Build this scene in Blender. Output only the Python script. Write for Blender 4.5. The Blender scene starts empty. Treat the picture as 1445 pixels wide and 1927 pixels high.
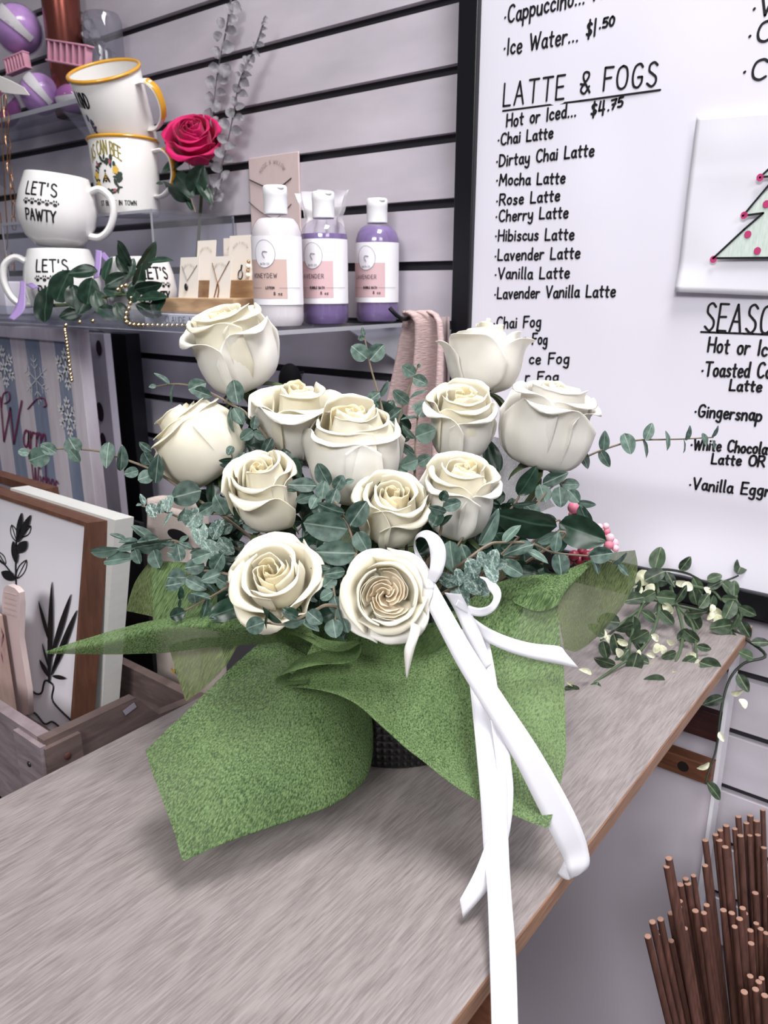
import bpy, bmesh, math, random
from math import sin, cos, pi, radians, sqrt, atan2
from mathutils import Vector, Matrix, noise

scene = bpy.context.scene
COL = scene.collection

# ------------------------------------------------------------------ camera
PITCH = math.atan(0.2945)
YAW = radians(38.0)
CAM = Vector((0.0, 0.0, 1.15))
FPX = 1447.0
cam_data = bpy.data.cameras.new('camera')
cam_data.sensor_fit = 'HORIZONTAL'
cam_data.sensor_width = 36.0
cam_data.lens = 36.0 * FPX / 1445.0
cam_data.clip_start = 0.02
cam_data.clip_end = 50
cam_data.dof.use_dof = True
cam_data.dof.focus_distance = 0.57
cam_data.dof.aperture_fstop = 20.0
camera = bpy.data.objects.new('camera', cam_data)
COL.objects.link(camera)
cF = Vector((-sin(YAW) * cos(PITCH), cos(YAW) * cos(PITCH), -sin(PITCH)))
cR = Vector((cos(YAW), sin(YAW), 0))
cU = cR.cross(cF)
camera.matrix_world = Matrix(((cR.x, cU.x, -cF.x, CAM.x), (cR.y, cU.y, -cF.y, CAM.y), (cR.z, cU.z, -cF.z, CAM.z), (0, 0, 0, 1)))
scene.camera = camera

# ------------------------------------------------------------------ light and exposure
world = bpy.data.worlds.new('shop_ambience')
scene.world = world
world.use_nodes = True
wbg = world.node_tree.nodes['Background']
wbg.inputs['Color'].default_value = (0.93, 0.91, 1.0, 1)
wbg.inputs['Strength'].default_value = 0.13


def area_light(name, loc, size, power, color=(1, 1, 1), target=None, spread=180):
    d = bpy.data.lights.new(name, 'AREA')
    d.shape = 'RECTANGLE'
    d.size, d.size_y = size
    d.energy = power
    d.color = color
    d.spread = radians(spread)
    o = bpy.data.objects.new(name, d)
    COL.objects.link(o)
    o.location = loc
    if target is not None:
        o.rotation_euler = (Vector(target) - Vector(loc)).to_track_quat('-Z', 'Y').to_euler()
    return o


area_light('ceiling_light_front', (0.10, 0.42, 2.75), (0.9, 0.5), 38, (1.0, 0.985, 0.97), (0.0, 0.35, 0))
area_light('ceiling_light_rear', (0.5, -1.9, 2.5), (1.2, 0.6), 5.5, (1.0, 0.99, 0.98), (-0.25, 0.42, 0.92), 55)
area_light('ceiling_light_right', (1.9, -0.7, 2.5), (0.9, 0.6), 16, (0.98, 0.97, 1.0), (0.0, 0.7, 0.6))

scene.view_settings.view_transform = 'Standard'
scene.view_settings.look = 'None'
scene.view_settings.exposure = 0.36
scene.view_settings.gamma = 1.0
scene.view_settings.use_curve_mapping = False
scene.cycles.max_bounces = 10
scene.cycles.transparent_max_bounces = 24
scene.cycles.transmission_bounces = 10
scene.cycles.caustics_reflective = False
scene.cycles.caustics_refractive = False
scene.cycles.sample_clamp_indirect = 6.0

# ------------------------------------------------------------------ measuring helpers
TABLE_Z = 0.80
WALL_Y = 0.884


def ray(px, py):
    return cR * ((px - 722.5) / FPX) + cU * ((963.5 - py) / FPX) + cF


def P(px, py, d):
    return CAM + ray(px, py) * d


def PX(px, py, x):
    r = ray(px, py)
    return CAM + r * ((x - CAM.x) / r.x)


def PY(px, py, y):
    r = ray(px, py)
    return CAM + r * ((y - CAM.y) / r.y)


def PZ(px, py, z):
    r = ray(px, py)
    return CAM + r * ((z - CAM.z) / r.z)


def view_dir(v):
    """a direction given as right, up, towards-the-viewer turned into world axes"""
    return (cR * v[0] + cU * v[1] - cF * v[2]).normalized()


# ------------------------------------------------------------------ materials
def lin(c):
    if isinstance(c, str):
        c = [int(c[i:i + 2], 16) / 255 for i in (0, 2, 4)]
    return tuple(x / 12.92 if x <= 0.04045 else ((x + 0.055) / 1.055) ** 2.4 for x in c)


def set_in(node, name, val):
    if name in node.inputs:
        node.inputs[name].default_value = val


MATS = {}


def mat(name, color, rough=0.5, metal=0.0, trans=0.0, ior=1.45, coat=0.0, noise_amt=0.0, noise_scale=40.0, bump=0.0, spec=0.5, stretch=None, color2=None, translucent=0.0):
    if name in MATS:
        return MATS[name]
    m = bpy.data.materials.new(name)
    m.use_nodes = True
    nt = m.node_tree
    b = nt.nodes['Principled BSDF']
    c = lin(color)
    set_in(b, 'Base Color', (*c, 1))
    set_in(b, 'Roughness', rough)
    set_in(b, 'Metallic', metal)
    set_in(b, 'Transmission Weight', trans)
    set_in(b, 'IOR', ior)
    set_in(b, 'Coat Weight', coat)
    set_in(b, 'Specular IOR Level', spec)
    col_sock = None
    if noise_amt > 0 or color2 is not None or bump > 0:
        tc = nt.nodes.new('ShaderNodeTexCoord')
        mp = nt.nodes.new('ShaderNodeMapping')
        nt.links.new(tc.outputs['Object'], mp.inputs['Vector'])
        if stretch:
            mp.inputs['Scale'].default_value = stretch
        nz = nt.nodes.new('ShaderNodeTexNoise')
        nz.inputs['Scale'].default_value = noise_scale
        nz.inputs['Detail'].default_value = 5
        nt.links.new(mp.outputs['Vector'], nz.inputs['Vector'])
        if noise_amt > 0 or color2 is not None:
            rp = nt.nodes.new('ShaderNodeValToRGB')
            if color2 is not None:
                a, d = c, lin(color2)
            else:
                a = tuple(x * (1 - noise_amt) for x in c)
                d = tuple(min(1, x * (1 + noise_amt)) for x in c)
            rp.color_ramp.elements[0].color = (*a, 1)
            rp.color_ramp.elements[1].color = (*d, 1)
            rp.color_ramp.elements[0].position = 0.32
            rp.color_ramp.elements[1].position = 0.68
            nt.links.new(nz.outputs['Fac'], rp.inputs['Fac'])
            nt.links.new(rp.outputs['Color'], b.inputs['Base Color'])
            col_sock = rp.outputs['Color']
        if bump > 0:
            bp = nt.nodes.new('ShaderNodeBump')
            bp.inputs['Strength'].default_value = bump
            bp.inputs['Distance'].default_value = 0.001
            nt.links.new(nz.outputs['Fac'], bp.inputs['Height'])
            nt.links.new(bp.outputs['Normal'], b.inputs['Normal'])
    if translucent > 0:
        tl = nt.nodes.new('ShaderNodeBsdfTranslucent')
        tl.inputs['Color'].default_value = (*c, 1)
        if col_sock:
            nt.links.new(col_sock, tl.inputs['Color'])
        mx = nt.nodes.new('ShaderNodeMixShader')
        mx.inputs['Fac'].default_value = translucent
        nt.links.new(b.outputs[0], mx.inputs[1])
        nt.links.new(tl.outputs[0], mx.inputs[2])
        nt.links.new(mx.outputs[0], nt.nodes['Material Output'].inputs['Surface'])
    MATS[name] = m
    return m


def thin_clear(name, color, opacity, rough=0.05, edge=0.5, streak=0.0):
    """clear plastic sheet or acrylic: see-through with Fresnel shine, no refraction"""
    if name in MATS:
        return MATS[name]
    m = bpy.data.materials.new(name)
    m.use_nodes = True
    nt = m.node_tree
    nt.nodes.remove(nt.nodes['Principled BSDF'])
    tr = nt.nodes.new('ShaderNodeBsdfTransparent')
    tr.inputs['Color'].default_value = (*lin(color), 1)
    gl = nt.nodes.new('ShaderNodeBsdfGlossy')
    gl.inputs['Roughness'].default_value = rough
    df = nt.nodes.new('ShaderNodeBsdfDiffuse')
    df.inputs['Color'].default_value = (*lin(color), 1)
    # the same two-sided Schlick curve for both faces of the thin sheet
    lw = nt.nodes.new('ShaderNodeLayerWeight')
    lw.inputs['Blend'].default_value = 0.5
    pw = nt.nodes.new('ShaderNodeMath')
    pw.operation = 'POWER'
    pw.inputs[1].default_value = 4.5
    nt.links.new(lw.outputs['Facing'], pw.inputs[0])
    ml = nt.nodes.new('ShaderNodeMath')
    ml.operation = 'MULTIPLY_ADD'
    ml.inputs[1].default_value = edge
    ml.inputs[2].default_value = 0.04
    nt.links.new(pw.outputs[0], ml.inputs[0])
    mx = nt.nodes.new('ShaderNodeMixShader')
    nt.links.new(ml.outputs[0], mx.inputs['Fac'])
    mx0 = nt.nodes.new('ShaderNodeMixShader')
    mx0.inputs['Fac'].default_value = opacity
    if streak > 0:
        tc = nt.nodes.new('ShaderNodeTexCoord')
        nz = nt.nodes.new('ShaderNodeTexNoise')
        nz.inputs['Scale'].default_value = streak
        nz.inputs['Detail'].default_value = 6
        nt.links.new(tc.outputs['Object'], nz.inputs['Vector'])
        bp = nt.nodes.new('ShaderNodeBump')
        bp.inputs['Strength'].default_value = 0.6
        bp.inputs['Distance'].default_value = 0.004
        nt.links.new(nz.outputs['Fac'], bp.inputs['Height'])
        nt.links.new(bp.outputs['Normal'], gl.inputs['Normal'])
        nt.links.new(bp.outputs['Normal'], lw.inputs['Normal'])
    nt.links.new(tr.outputs[0], mx0.inputs[1])
    nt.links.new(df.outputs[0], mx0.inputs[2])
    nt.links.new(mx0.outputs[0], mx.inputs[1])
    nt.links.new(gl.outputs[0], mx.inputs[2])
    nt.links.new(mx.outputs[0], nt.nodes['Material Output'].inputs['Surface'])
    MATS[name] = m
    return m


def wood(name, c1, c2, scale=6.0, stretch=(18, 1, 18), rough=0.55, dist=3.0, c3=None):
    if name in MATS:
        return MATS[name]
    m = bpy.data.materials.new(name)
    m.use_nodes = True
    nt = m.node_tree
    b = nt.nodes['Principled BSDF']
    b.inputs['Roughness'].default_value = rough
    tc = nt.nodes.new('ShaderNodeTexCoord')
    mp = nt.nodes.new('ShaderNodeMapping')
    mp.inputs['Scale'].default_value = stretch
    nt.links.new(tc.outputs['Object'], mp.inputs['Vector'])
    n1 = nt.nodes.new('ShaderNodeTexNoise')
    n1.inputs['Scale'].default_value = scale
    n1.inputs['Detail'].default_value = 8
    n1.inputs['Roughness'].default_value = 0.65
    n1.inputs['Distortion'].default_value = dist * 0.15
    nt.links.new(mp.outputs['Vector'], n1.inputs['Vector'])
    rp = nt.nodes.new('ShaderNodeValToRGB')
    rp.color_ramp.elements[0].color = (*lin(c1), 1)
    rp.color_ramp.elements[1].color = (*lin(c2), 1)
    rp.color_ramp.elements[0].position = 0.3
    rp.color_ramp.elements[1].position = 0.7
    if c3:
        e = rp.color_ramp.elements.new(0.52)
        e.color = (*lin(c3), 1)
    nt.links.new(n1.outputs['Fac'], rp.inputs['Fac'])
    nt.links.new(rp.outputs['Color'], b.inputs['Base Color'])
    bp = nt.nodes.new('ShaderNodeBump')
    bp.inputs['Strength'].default_value = 0.25
    bp.inputs['Distance'].default_value = 0.0006
    nt.links.new(n1.outputs['Fac'], bp.inputs['Height'])
    nt.links.new(bp.outputs['Normal'], b.inputs['Normal'])
    MATS[name] = m
    return m


# ------------------------------------------------------------------ object helpers
WM = {}          # world matrices of parents


def tag(o, label=None, cat=None, group=None, kind=None):
    if label:
        o['label'] = label
    if cat:
        o['category'] = cat
    if group:
        o['group'] = group
    if kind:
        o['kind'] = kind
    return o


def thing(name, label, cat, loc, rot=None, group=None):
    o = bpy.data.objects.new(name, None)
    o.empty_display_size = 0.02
    COL.objects.link(o)
    M = Matrix.Translation(Vector(loc))
    if rot is not None:
        M = M @ rot.to_4x4()
    o.matrix_world = M
    WM[o.name] = M
    tag(o, label, cat, group)
    return o


class MB:
    """collects geometry in world space, then links it as one mesh object"""

    def __init__(self):
        self.v, self.f, self.mi = [], [], []
        self.cm = 0

    def add(self, verts, faces, M=None):
        n = len(self.v)
        if M is not None:
            verts = [M @ Vector(p) for p in verts]
        self.v += [Vector(p) for p in verts]
        self.f += [tuple(i + n for i in f) for f in faces]
        self.mi += [self.cm] * len(faces)
        return self

    def box(self, c, s, M=None):
        c = Vector(c)
        x, y, z = s[0] / 2, s[1] / 2, s[2] / 2
        vs = [c + Vector((a * x, b * y, d * z)) for a in (-1, 1) for b in (-1, 1) for d in (-1, 1)]
        fs = [(0, 1, 3, 2), (4, 6, 7, 5), (0, 4, 5, 1), (2, 3, 7, 6), (0, 2, 6, 4), (1, 5, 7, 3)]
        return self.add(vs, fs, M)

    def box2(self, lo, hi, M=None):
        lo, hi = Vector(lo), Vector(hi)
        return self.box((lo + hi) / 2, hi - lo, M)

    def bbox(self, c, s, r=0.002, M=None, seg=2):
        bm = bmesh.new()
        bmesh.ops.create_cube(bm, size=1)
        for v in bm.verts:
            v.co = Vector((v.co.x * s[0], v.co.y * s[1], v.co.z * s[2])) + Vector(c)
        bmesh.ops.bevel(bm, geom=bm.edges[:], offset=r, segments=seg, profile=0.5, affect='EDGES')
        self.addbm(bm, M)
        return self

    def addbm(self, bm, M=None):
        bm.verts.index_update()
        self.add([v.co.copy() for v in bm.verts], [tuple(v.index for v in f.verts) for f in bm.faces], M)
        bm.free()

    def tube(self, pts, rad, n=8, cap=True, M=None, closed=False):
        pts = [Vector(p) for p in pts]
        k = len(pts)
        if not isinstance(rad, (list, tuple)):
            rad = [rad] * k
        vs, fs = [], []
        up = None
        for i, p in enumerate(pts):
            if closed:
                t = (pts[(i + 1) % k] - pts[(i - 1) % k])
            else:
                t = (pts[min(i + 1, k - 1)] - pts[max(i - 1, 0)])
            if t.length < 1e-9:
                t = Vector((0, 0, 1))
            t.normalize()
            if up is None:
                up = Vector((0, 0, 1)) if abs(t.z) < 0.9 else Vector((1, 0, 0))
            a = (up - t * up.dot(t))
            if a.length < 1e-6:
                a = t.orthogonal()
            a.normalize()
            b = t.cross(a)
            up = a
            for j in range(n):
                q = 2 * pi * j / n
                vs.append(p + a * (cos(q) * rad[i]) + b * (sin(q) * rad[i]))
        last = k if closed else k - 1
        for i in range(last):
            for j in range(n):
                i2 = (i + 1) % k
                fs.append((i * n + j, i * n + (j + 1) % n, i2 * n + (j + 1) % n, i2 * n + j))
        if cap and not closed:
            fs.append(tuple(range(n - 1, -1, -1)))
            fs.append(tuple((k - 1) * n + j for j in range(n)))
        return self.add(vs, fs, M)

    def lathe(self, prof, n=32, M=None, sx=1.0, sy=1.0):
        vs, fs = [], []
        k = len(prof)
        for (r, z) in prof:
            for j in range(n):
                q = 2 * pi * j / n
                vs.append(Vector((max(r, 1e-5) * cos(q) * sx, max(r, 1e-5) * sin(q) * sy, z)))
        for i in range(k - 1):
            for j in range(n):
                fs.append((i * n + j, i * n + (j + 1) % n, (i + 1) * n + (j + 1) % n, (i + 1) * n + j))
        return self.add(vs, fs, M)

    def grid(self, fn, nu, nv, M=None, wrap=False):
        vs, fs = [], []
        for j in range(nv + 1):
            for i in range(nu if wrap else nu + 1):
                vs.append(Vector(fn(i / nu, j / nv)))
        w = nu if wrap else nu + 1
        for j in range(nv):
            for i in range(nu):
                i2 = (i + 1) % w if wrap else i + 1
                fs.append((j * w + i, j * w + i2, (j + 1) * w + i2, (j + 1) * w + i))
        return self.add(vs, fs, M)

    def sphere(self, c, r, nu=12, nv=8, M=None):
        c = Vector(c)
        if not isinstance(r, (list, tuple)):
            r = (r, r, r)
        prof = [(sin(pi * i / nv), -cos(pi * i / nv)) for i in range(nv + 1)]
        vs, fs = [], []
        for (q, z) in prof:
            for j in range(nu):
                a = 2 * pi * j / nu
                vs.append(c + Vector((max(q, 1e-4) * cos(a) * r[0], max(q, 1e-4) * sin(a) * r[1], z * r[2])))
        for i in range(nv):
            for j in range(nu):
                fs.append((i * nu + j, i * nu + (j + 1) % nu, (i + 1) * nu + (j + 1) % nu, (i + 1) * nu + j))
        return self.add(vs, fs, M)

    def poly_prism(self, pts, depth_vec):
        pts = [Vector(p) for p in pts]
        d = Vector(depth_vec)
        n = len(pts)
        vs = pts + [p + d for p in pts]
        fs = [tuple(range(n - 1, -1, -1)), tuple(range(n, 2 * n))]
        fs += [(i, (i + 1) % n, (i + 1) % n + n, i + n) for i in range(n)]
        return self.add(vs, fs)

    def build(self, name, mats, parent=None, smooth=True, origin=None, label=None, cat=None, group=None, kind=None, auto=40, solid=0.0, subsurf=0, offset=0.0):
        if not isinstance(mats, (list, tuple)):
            mats = [mats]
        me = bpy.data.meshes.new(name)
        if parent is not None:
            Mp = WM[parent.name]
            inv = Mp.inverted()
            vs = [inv @ p for p in self.v]
            Mo = Mp
        else:
            if origin is None:
                xs = [p.x for p in self.v]
                ys = [p.y for p in self.v]
                zs = [p.z for p in self.v]
                origin = Vector(((min(xs) + max(xs)) / 2, (min(ys) + max(ys)) / 2, min(zs)))
            origin = Vector(origin)
            vs = [p - origin for p in self.v]
            Mo = Matrix.Translation(origin)
        me.from_pydata([tuple(p) for p in vs], [], self.f)
        for m in mats:
            me.materials.append(m)
        if len(mats) > 1:
            me.polygons.foreach_set('material_index', self.mi)
        bm = bmesh.new()
        bm.from_mesh(me)
        bmesh.ops.recalc_face_normals(bm, faces=bm.faces[:])
        bm.to_mesh(me)
        bm.free()
        if smooth:
            me.polygons.foreach_set('use_smooth', [True] * len(me.polygons))
            try:
                me.set_sharp_from_angle(angle=radians(auto))
            except Exception:
                pass
        me.update()
        o = bpy.data.objects.new(name, me)
        COL.objects.link(o)
        if parent is not None:
            o.parent = parent
        else:
            o.location = origin
        WM[o.name] = Mo
        if subsurf:
            s = o.modifiers.new('subdivision', 'SUBSURF')
            s.levels = s.render_levels = subsurf
        if solid > 0:
            s = o.modifiers.new('thickness', 'SOLIDIFY')
            s.thickness = solid
            s.offset = offset
        tag(o, label, cat, group, kind)
        return o


def catmull(pts, seg=6, closed=False):
    pts = [Vector(p) for p in pts]
    if len(pts) < 3:
        return pts
    out = []
    n = len(pts)
    rng = range(n) if closed else range(n - 1)
    for i in rng:
        if closed:
            p0, p1, p2, p3 = pts[(i - 1) % n], pts[i], pts[(i + 1) % n], pts[(i + 2) % n]
        else:
            p0, p1, p2, p3 = pts[max(i - 1, 0)], pts[i], pts[i + 1], pts[min(i + 2, n - 1)]
        for k in range(seg):
            t = k / seg
            out.append(0.5 * ((2 * p1) + (p2 - p0) * t + (2 * p0 - 5 * p1 + 4 * p2 - p3) * t * t + (3 * p1 - p0 - 3 * p2 + p3) * t ** 3))
    if not closed:
        out.append(pts[-1])
    return out


def axis_rot(zdir, roll=0.0, ref=None):
    """rotation whose local z is zdir"""
    z = Vector(zdir).normalized()
    r = ref if ref is not None else (Vector((0, 0, 1)) if abs(z.z) < 0.95 else Vector((0, 1, 0)))
    x = r.cross(z)
    if x.length < 1e-6:
        x = z.orthogonal()
    x.normalize()
    y = z.cross(x)
    R = Matrix((x, y, z)).transposed()
    return R @ Matrix.Rotation(roll, 3, 'Z')


def frame_from(x, y):
    x = Vector(x).normalized()
    z = x.cross(Vector(y)).normalized()
    y = z.cross(x)
    return Matrix((x, y, z)).transposed()


# ------------------------------------------------------------------ hand-lettered stroke alphabet (baseline 0, x-height 4, capitals 7)
GL = {
    'A': (5, '0,0 2.3,7 2.3,7 4.6,0;.9,2.6 3.8,2.6'), 'B': (4.2, '0,0 0,7;0,7 3,6.8 3.4,5 2,3.8 0,3.7;2,3.7 4,2.5 3.5,.3 0,0'),
    'C': (4.4, '4.2,6.2 3,7.1 1,6.3 .2,3.6 .8,.9 2.6,-.1 4.3,.9'), 'D': (4.4, '0,0 0,7;0,7 2.6,6.6 4.3,4.6 4.2,2.2 2.6,.4 0,0'),
    'E': (3.6, '3.6,7 0,7 0,7 0,0 0,0 3.7,0;0,3.6 3.1,3.7'), 'F': (3.6, '3.8,7 0,7 0,7 0,0;0,3.6 3.1,3.8'),
    'G': (4.6, '4.3,6.1 3,7.1 1,6.3 .2,3.5 .9,.7 2.8,0 4.3,1.4 4.4,3.1 4.4,3.1 2.6,3.1'), 'H': (4.2, '0,0 0,7;4.2,0 4.2,7;0,3.5 4.2,3.6'),
    'I': (.6, '.3,0 .3,7'), 'J': (3, '2.8,7 2.8,1.2 1.5,-.1 .2,1'), 'K': (4, '0,0 0,7;3.8,7 0,3.1;1.1,4.2 4,0'), 'L': (3.4, '0,7 0,0 0,0 3.5,0'),
    'M': (5.6, '0,0 .6,7 .6,7 2.8,2.2 2.8,2.2 5,7 5,7 5.6,0'), 'N': (4.4, '0,0 0,7 0,7 4.4,0 4.4,0 4.4,7'),
    'O': (4.8, '2.4,7 .7,6.1 .1,3.5 .8,.8 2.5,0 4.2,.9 4.8,3.6 4.1,6.2 2.4,7'), 'P': (4, '0,0 0,7;0,7 3.2,6.8 4,5.2 3,3.5 0,3.2'),
    'R': (4.2, '0,0 0,7;0,7 3.2,6.8 3.8,5.2 2.8,3.7 0,3.5;1.8,3.5 4.3,0'), 'S': (4, '3.9,6.2 2.4,7.1 .7,6.4 .6,4.7 2.1,3.7 3.7,2.6 3.8,1 2.2,-.1 .1,.9'),
    'T': (4.6, '0,7 4.8,7;2.4,7 2.3,0'), 'U': (4.2, '0,7 .1,1.6 2,-.1 4,1.5 4.2,7'), 'V': (4.4, '0,7 2.1,0 2.1,0 4.4,7'),
    'W': (6.4, '0,7 1.6,0 1.6,0 3.2,5.6 3.2,5.6 4.7,0 4.7,0 6.5,7'), 'Y': (4.4, '0,7 2.1,3.4;4.4,7 2.1,3.4 2.1,0'), 'Z': (4, '0,7 4,7 4,7 0,0 0,0 4,0'),
    'a': (3.2, '3,3.4 1.6,4.1 .3,2.9 .3,1 1.4,0 2.6,.9 3,3.4;3,4 3,1 3.6,0'), 'b': (3.2, '0,7.2 0,0;0,2.6 1.5,4 3.1,2.8 2.8,.7 1.3,0 0,.9'),
    'c': (2.8, '2.8,3.3 1.6,4 .3,2.9 .3,1 1.6,0 2.9,.7'), 'd': (3.2, '3,3.2 1.6,4 .3,2.9 .3,.9 1.5,0 2.7,.8 3,2.4;3,7.2 3,1 3.3,0'),
    'e': (3, '.4,2 2.9,2.4 2.5,3.8 1.3,4 .3,2.8 .4,.9 1.6,-.1 3,.6'), 'f': (2.4, '2.6,6.4 1.7,7 1,6 1,0;0,4 2.2,4'),
    'g': (3.2, '3,3.3 1.6,4 .3,2.9 .4,1 1.6,.2 2.7,1 3,3;3,4 3,-1.4 1.9,-2.7 .2,-2'), 'h': (3.1, '0,7.2 0,0;0,2.3 1.4,4 2.8,3.4 3,0'),
    'i': (.6, '.3,4 .3,0;.3,5.7 .3,5.9'), 'k': (3, '0,7 0,0;2.8,4 0,1.7;1,2.4 3,0'), 'l': (.8, '.3,7.2 .3,.6 .8,0'),
    'm': (5, '0,4 0,0;0,2.4 1.2,4 2.3,3.4 2.5,0;2.5,2.4 3.7,4 4.8,3.3 5,0'), 'n': (3.1, '0,4 0,0;0,2.4 1.4,4 2.8,3.4 3.1,0'),
    'o': (3.2, '1.6,4 .4,3.2 .2,1.4 1.3,0 2.7,.6 3.1,2.4 2.6,3.7 1.6,4'), 'p': (3.2, '0,4 0,-2.8;0,2.8 1.6,4 3.1,2.8 2.8,.8 1.4,.1 0,1'),
    'r': (2.3, '0,4 0,0;0,2.2 1.1,3.8 2.4,3.8'), 's': (2.6, '2.5,3.5 1.3,4 .4,3.2 1.3,2.1 2.5,1.2 1.7,0 .1,.4'), 't': (2.4, '1.1,6.2 1.1,.8 2.1,0;0,4.1 2.5,4.2'),
    'u': (3.1, '0,4 .1,1 1.3,0 2.7,1 3,4;3,4 3.1,0'), 'v': (2.8, '0,4 1.4,0 1.4,0 2.8,4'), 'w': (4.4, '0,4 1.1,0 1.1,0 2.2,3.4 2.2,3.4 3.3,0 3.3,0 4.4,4'),
    'x': (2.8, '0,4 2.8,0;2.8,4 0,0'), 'y': (3, '0,4 .3,1.4 1.6,.6 2.8,2;2.9,4 2.9,-1.2 1.7,-2.7 .2,-2'), 'z': (2.8, '0,4 2.7,4 2.7,4 0,0 0,0 2.8,0'),
    '0': (3.6, '1.8,7 .3,5.4 .2,2 1.6,0 3.2,1.6 3.4,5 1.8,7'), '1': (1.2, '.6,7 .6,0'), '4': (4, '.8,7 .2,2.6 .2,2.6 3.8,2.6;3,7 3,0'),
    '5': (3.6, '3.6,7 .6,7 .6,7 .3,4 .3,4 2.4,4.2 3.6,2.4 2.6,.3 .2,.5'), '7': (3.6, '0,7 3.7,7 3.7,7 1.3,0;.8,3.6 3.2,3.6'), '8': (3.4, '1.7,3.8 .3,5.2 1.7,7 3.1,5.3 1.7,3.8 .1,1.9 1.7,0 3.4,1.8 1.7,3.8'),
    '$': (3.6, '3.4,5.4 1.8,6.2 .5,5.1 1.8,3.6 3.4,2.3 2,.9 .2,1.7;1.8,7.4 1.7,-.4'), '.': (.8, '.3,.1 .4,.3'), "'": (.8, '.4,7 .2,5.4'),
    '&': (4, '4,.2 1.2,4.8 1.4,6.8 3,6.6 3,5 .8,2.2 .6,.8 2,0 3.6,2.2;.2,3.2 1.6,2.8'), '*': (1.2, '.5,2.6 .7,2.8'), '-': (2.4, '0,3 2.4,3'), ' ': (2.6, ''),
}


def text_strokes(s, gap=1.3, jitter=0.0, slant=0.0, seed=1):
    rnd = random.Random(seed)
    x = 0
    out = []
    for ch in s:
        w, d = GL.get(ch, GL[' '])
        dy = rnd.uniform(-jitter, jitter)
        for st in d.split(';'):
            if not st:
                continue
            pts = [tuple(float(q) for q in t.split(',')) for t in st.split()]
            # repeated points mark sharp corners
            runs, cur = [], [pts[0]]
            for a, b in zip(pts, pts[1:]):
                if a == b:
                    runs.append(cur)
                    cur = [b]
                else:
                    cur.append(b)
            runs.append(cur)
            for r in runs:
                if len(r) < 2:
                    continue
                q = catmull([Vector((p[0], p[1], 0)) for p in r], 5) if len(r) > 2 else [Vector((p[0], p[1], 0)).lerp(Vector((r[1][0], r[1][1], 0)), w) for p in r[:1] for w in (0, .33, .67, 1)]
                out.append([(x + p.x + slant * p.y, p.y + dy) for p in q])
        x += w + gap
    return out, x - gap


def stroke_mesh(mb, strokes, fn, nrm, width, lift=0.0004, caps=True):
    """flat pen strokes: fn maps text units to a point, nrm gives the surface normal there"""
    for st in strokes:
        pts = [Vector(fn(*p)) for p in st]
        ns = [Vector(nrm(*p)) for p in st]
        k = len(pts)
        vs, fs = [], []
        for i in range(k):
            t = pts[min(i + 1, k - 1)] - pts[max(i - 1, 0)]
            if t.length < 1e-9:
                t = Vector((1, 0, 0))
            s = ns[i].cross(t).normalized() * (width / 2)
            p = pts[i] + ns[i] * lift
            vs += [p - s, p + s]
        for i in range(k - 1):
            fs.append((2 * i, 2 * i + 1, 2 * i + 3, 2 * i + 2))
        mb.add(vs, fs)
        if caps:
            for e in (0, k - 1):
                p = pts[e] + ns[e] * lift * 1.05
                a = ns[e].orthogonal().normalized()
                b = ns[e].cross(a)
                mb.add([p + (a * cos(2 * pi * j / 8) + b * sin(2 * pi * j / 8)) * width / 2 for j in range(8)], [tuple(range(8))])

# ================================================================== the setting
M_slat = mat('slatwall_laminate', 'c6bfc9', 0.42, noise_amt=0.13, noise_scale=5.0, stretch=(1, 1, 3))
M_gap = mat('slat_groove', '26242a', 0.6)
mb = MB()
PITCH_SLAT = 0.0762
z0 = 1.15 + 0.0253 + 0.0000       # centre of one groove
GAPH = 0.0118
for n in range(-12, 12):
    zc = z0 + n * PITCH_SLAT
    lo, hi = zc + GAPH / 2, zc + PITCH_SLAT - GAPH / 2
    if hi < 0.35:
        continue
    mb.box2((-3.2, WALL_Y, lo), (1.6, WALL_Y + 0.019, hi))
mb.cm = 1
mb.box2((-3.2, WALL_Y + 0.0105, 0.35), (1.6, WALL_Y + 0.024, 2.1))
mb.cm = 0
mb.box2((-3.2, WALL_Y + 0.02, 0.0), (1.6, WALL_Y + 0.05, 2.9))
mb.build('wall_back', [M_slat, M_gap], smooth=False, kind='structure')

mb = MB()
mb.box2((-3.2, -3.0, -0.06), (1.6, WALL_Y, 0))
mb.build('floor', mat('floor_vinyl', '4a444a', 0.5, noise_amt=0.2, noise_scale=8), smooth=False, kind='structure')

# ------------------------------------------------------------------ the table the bouquet stands on
TX0, TX1, TY0, TY1 = -0.504, -0.154, -0.06, 0.842


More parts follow.
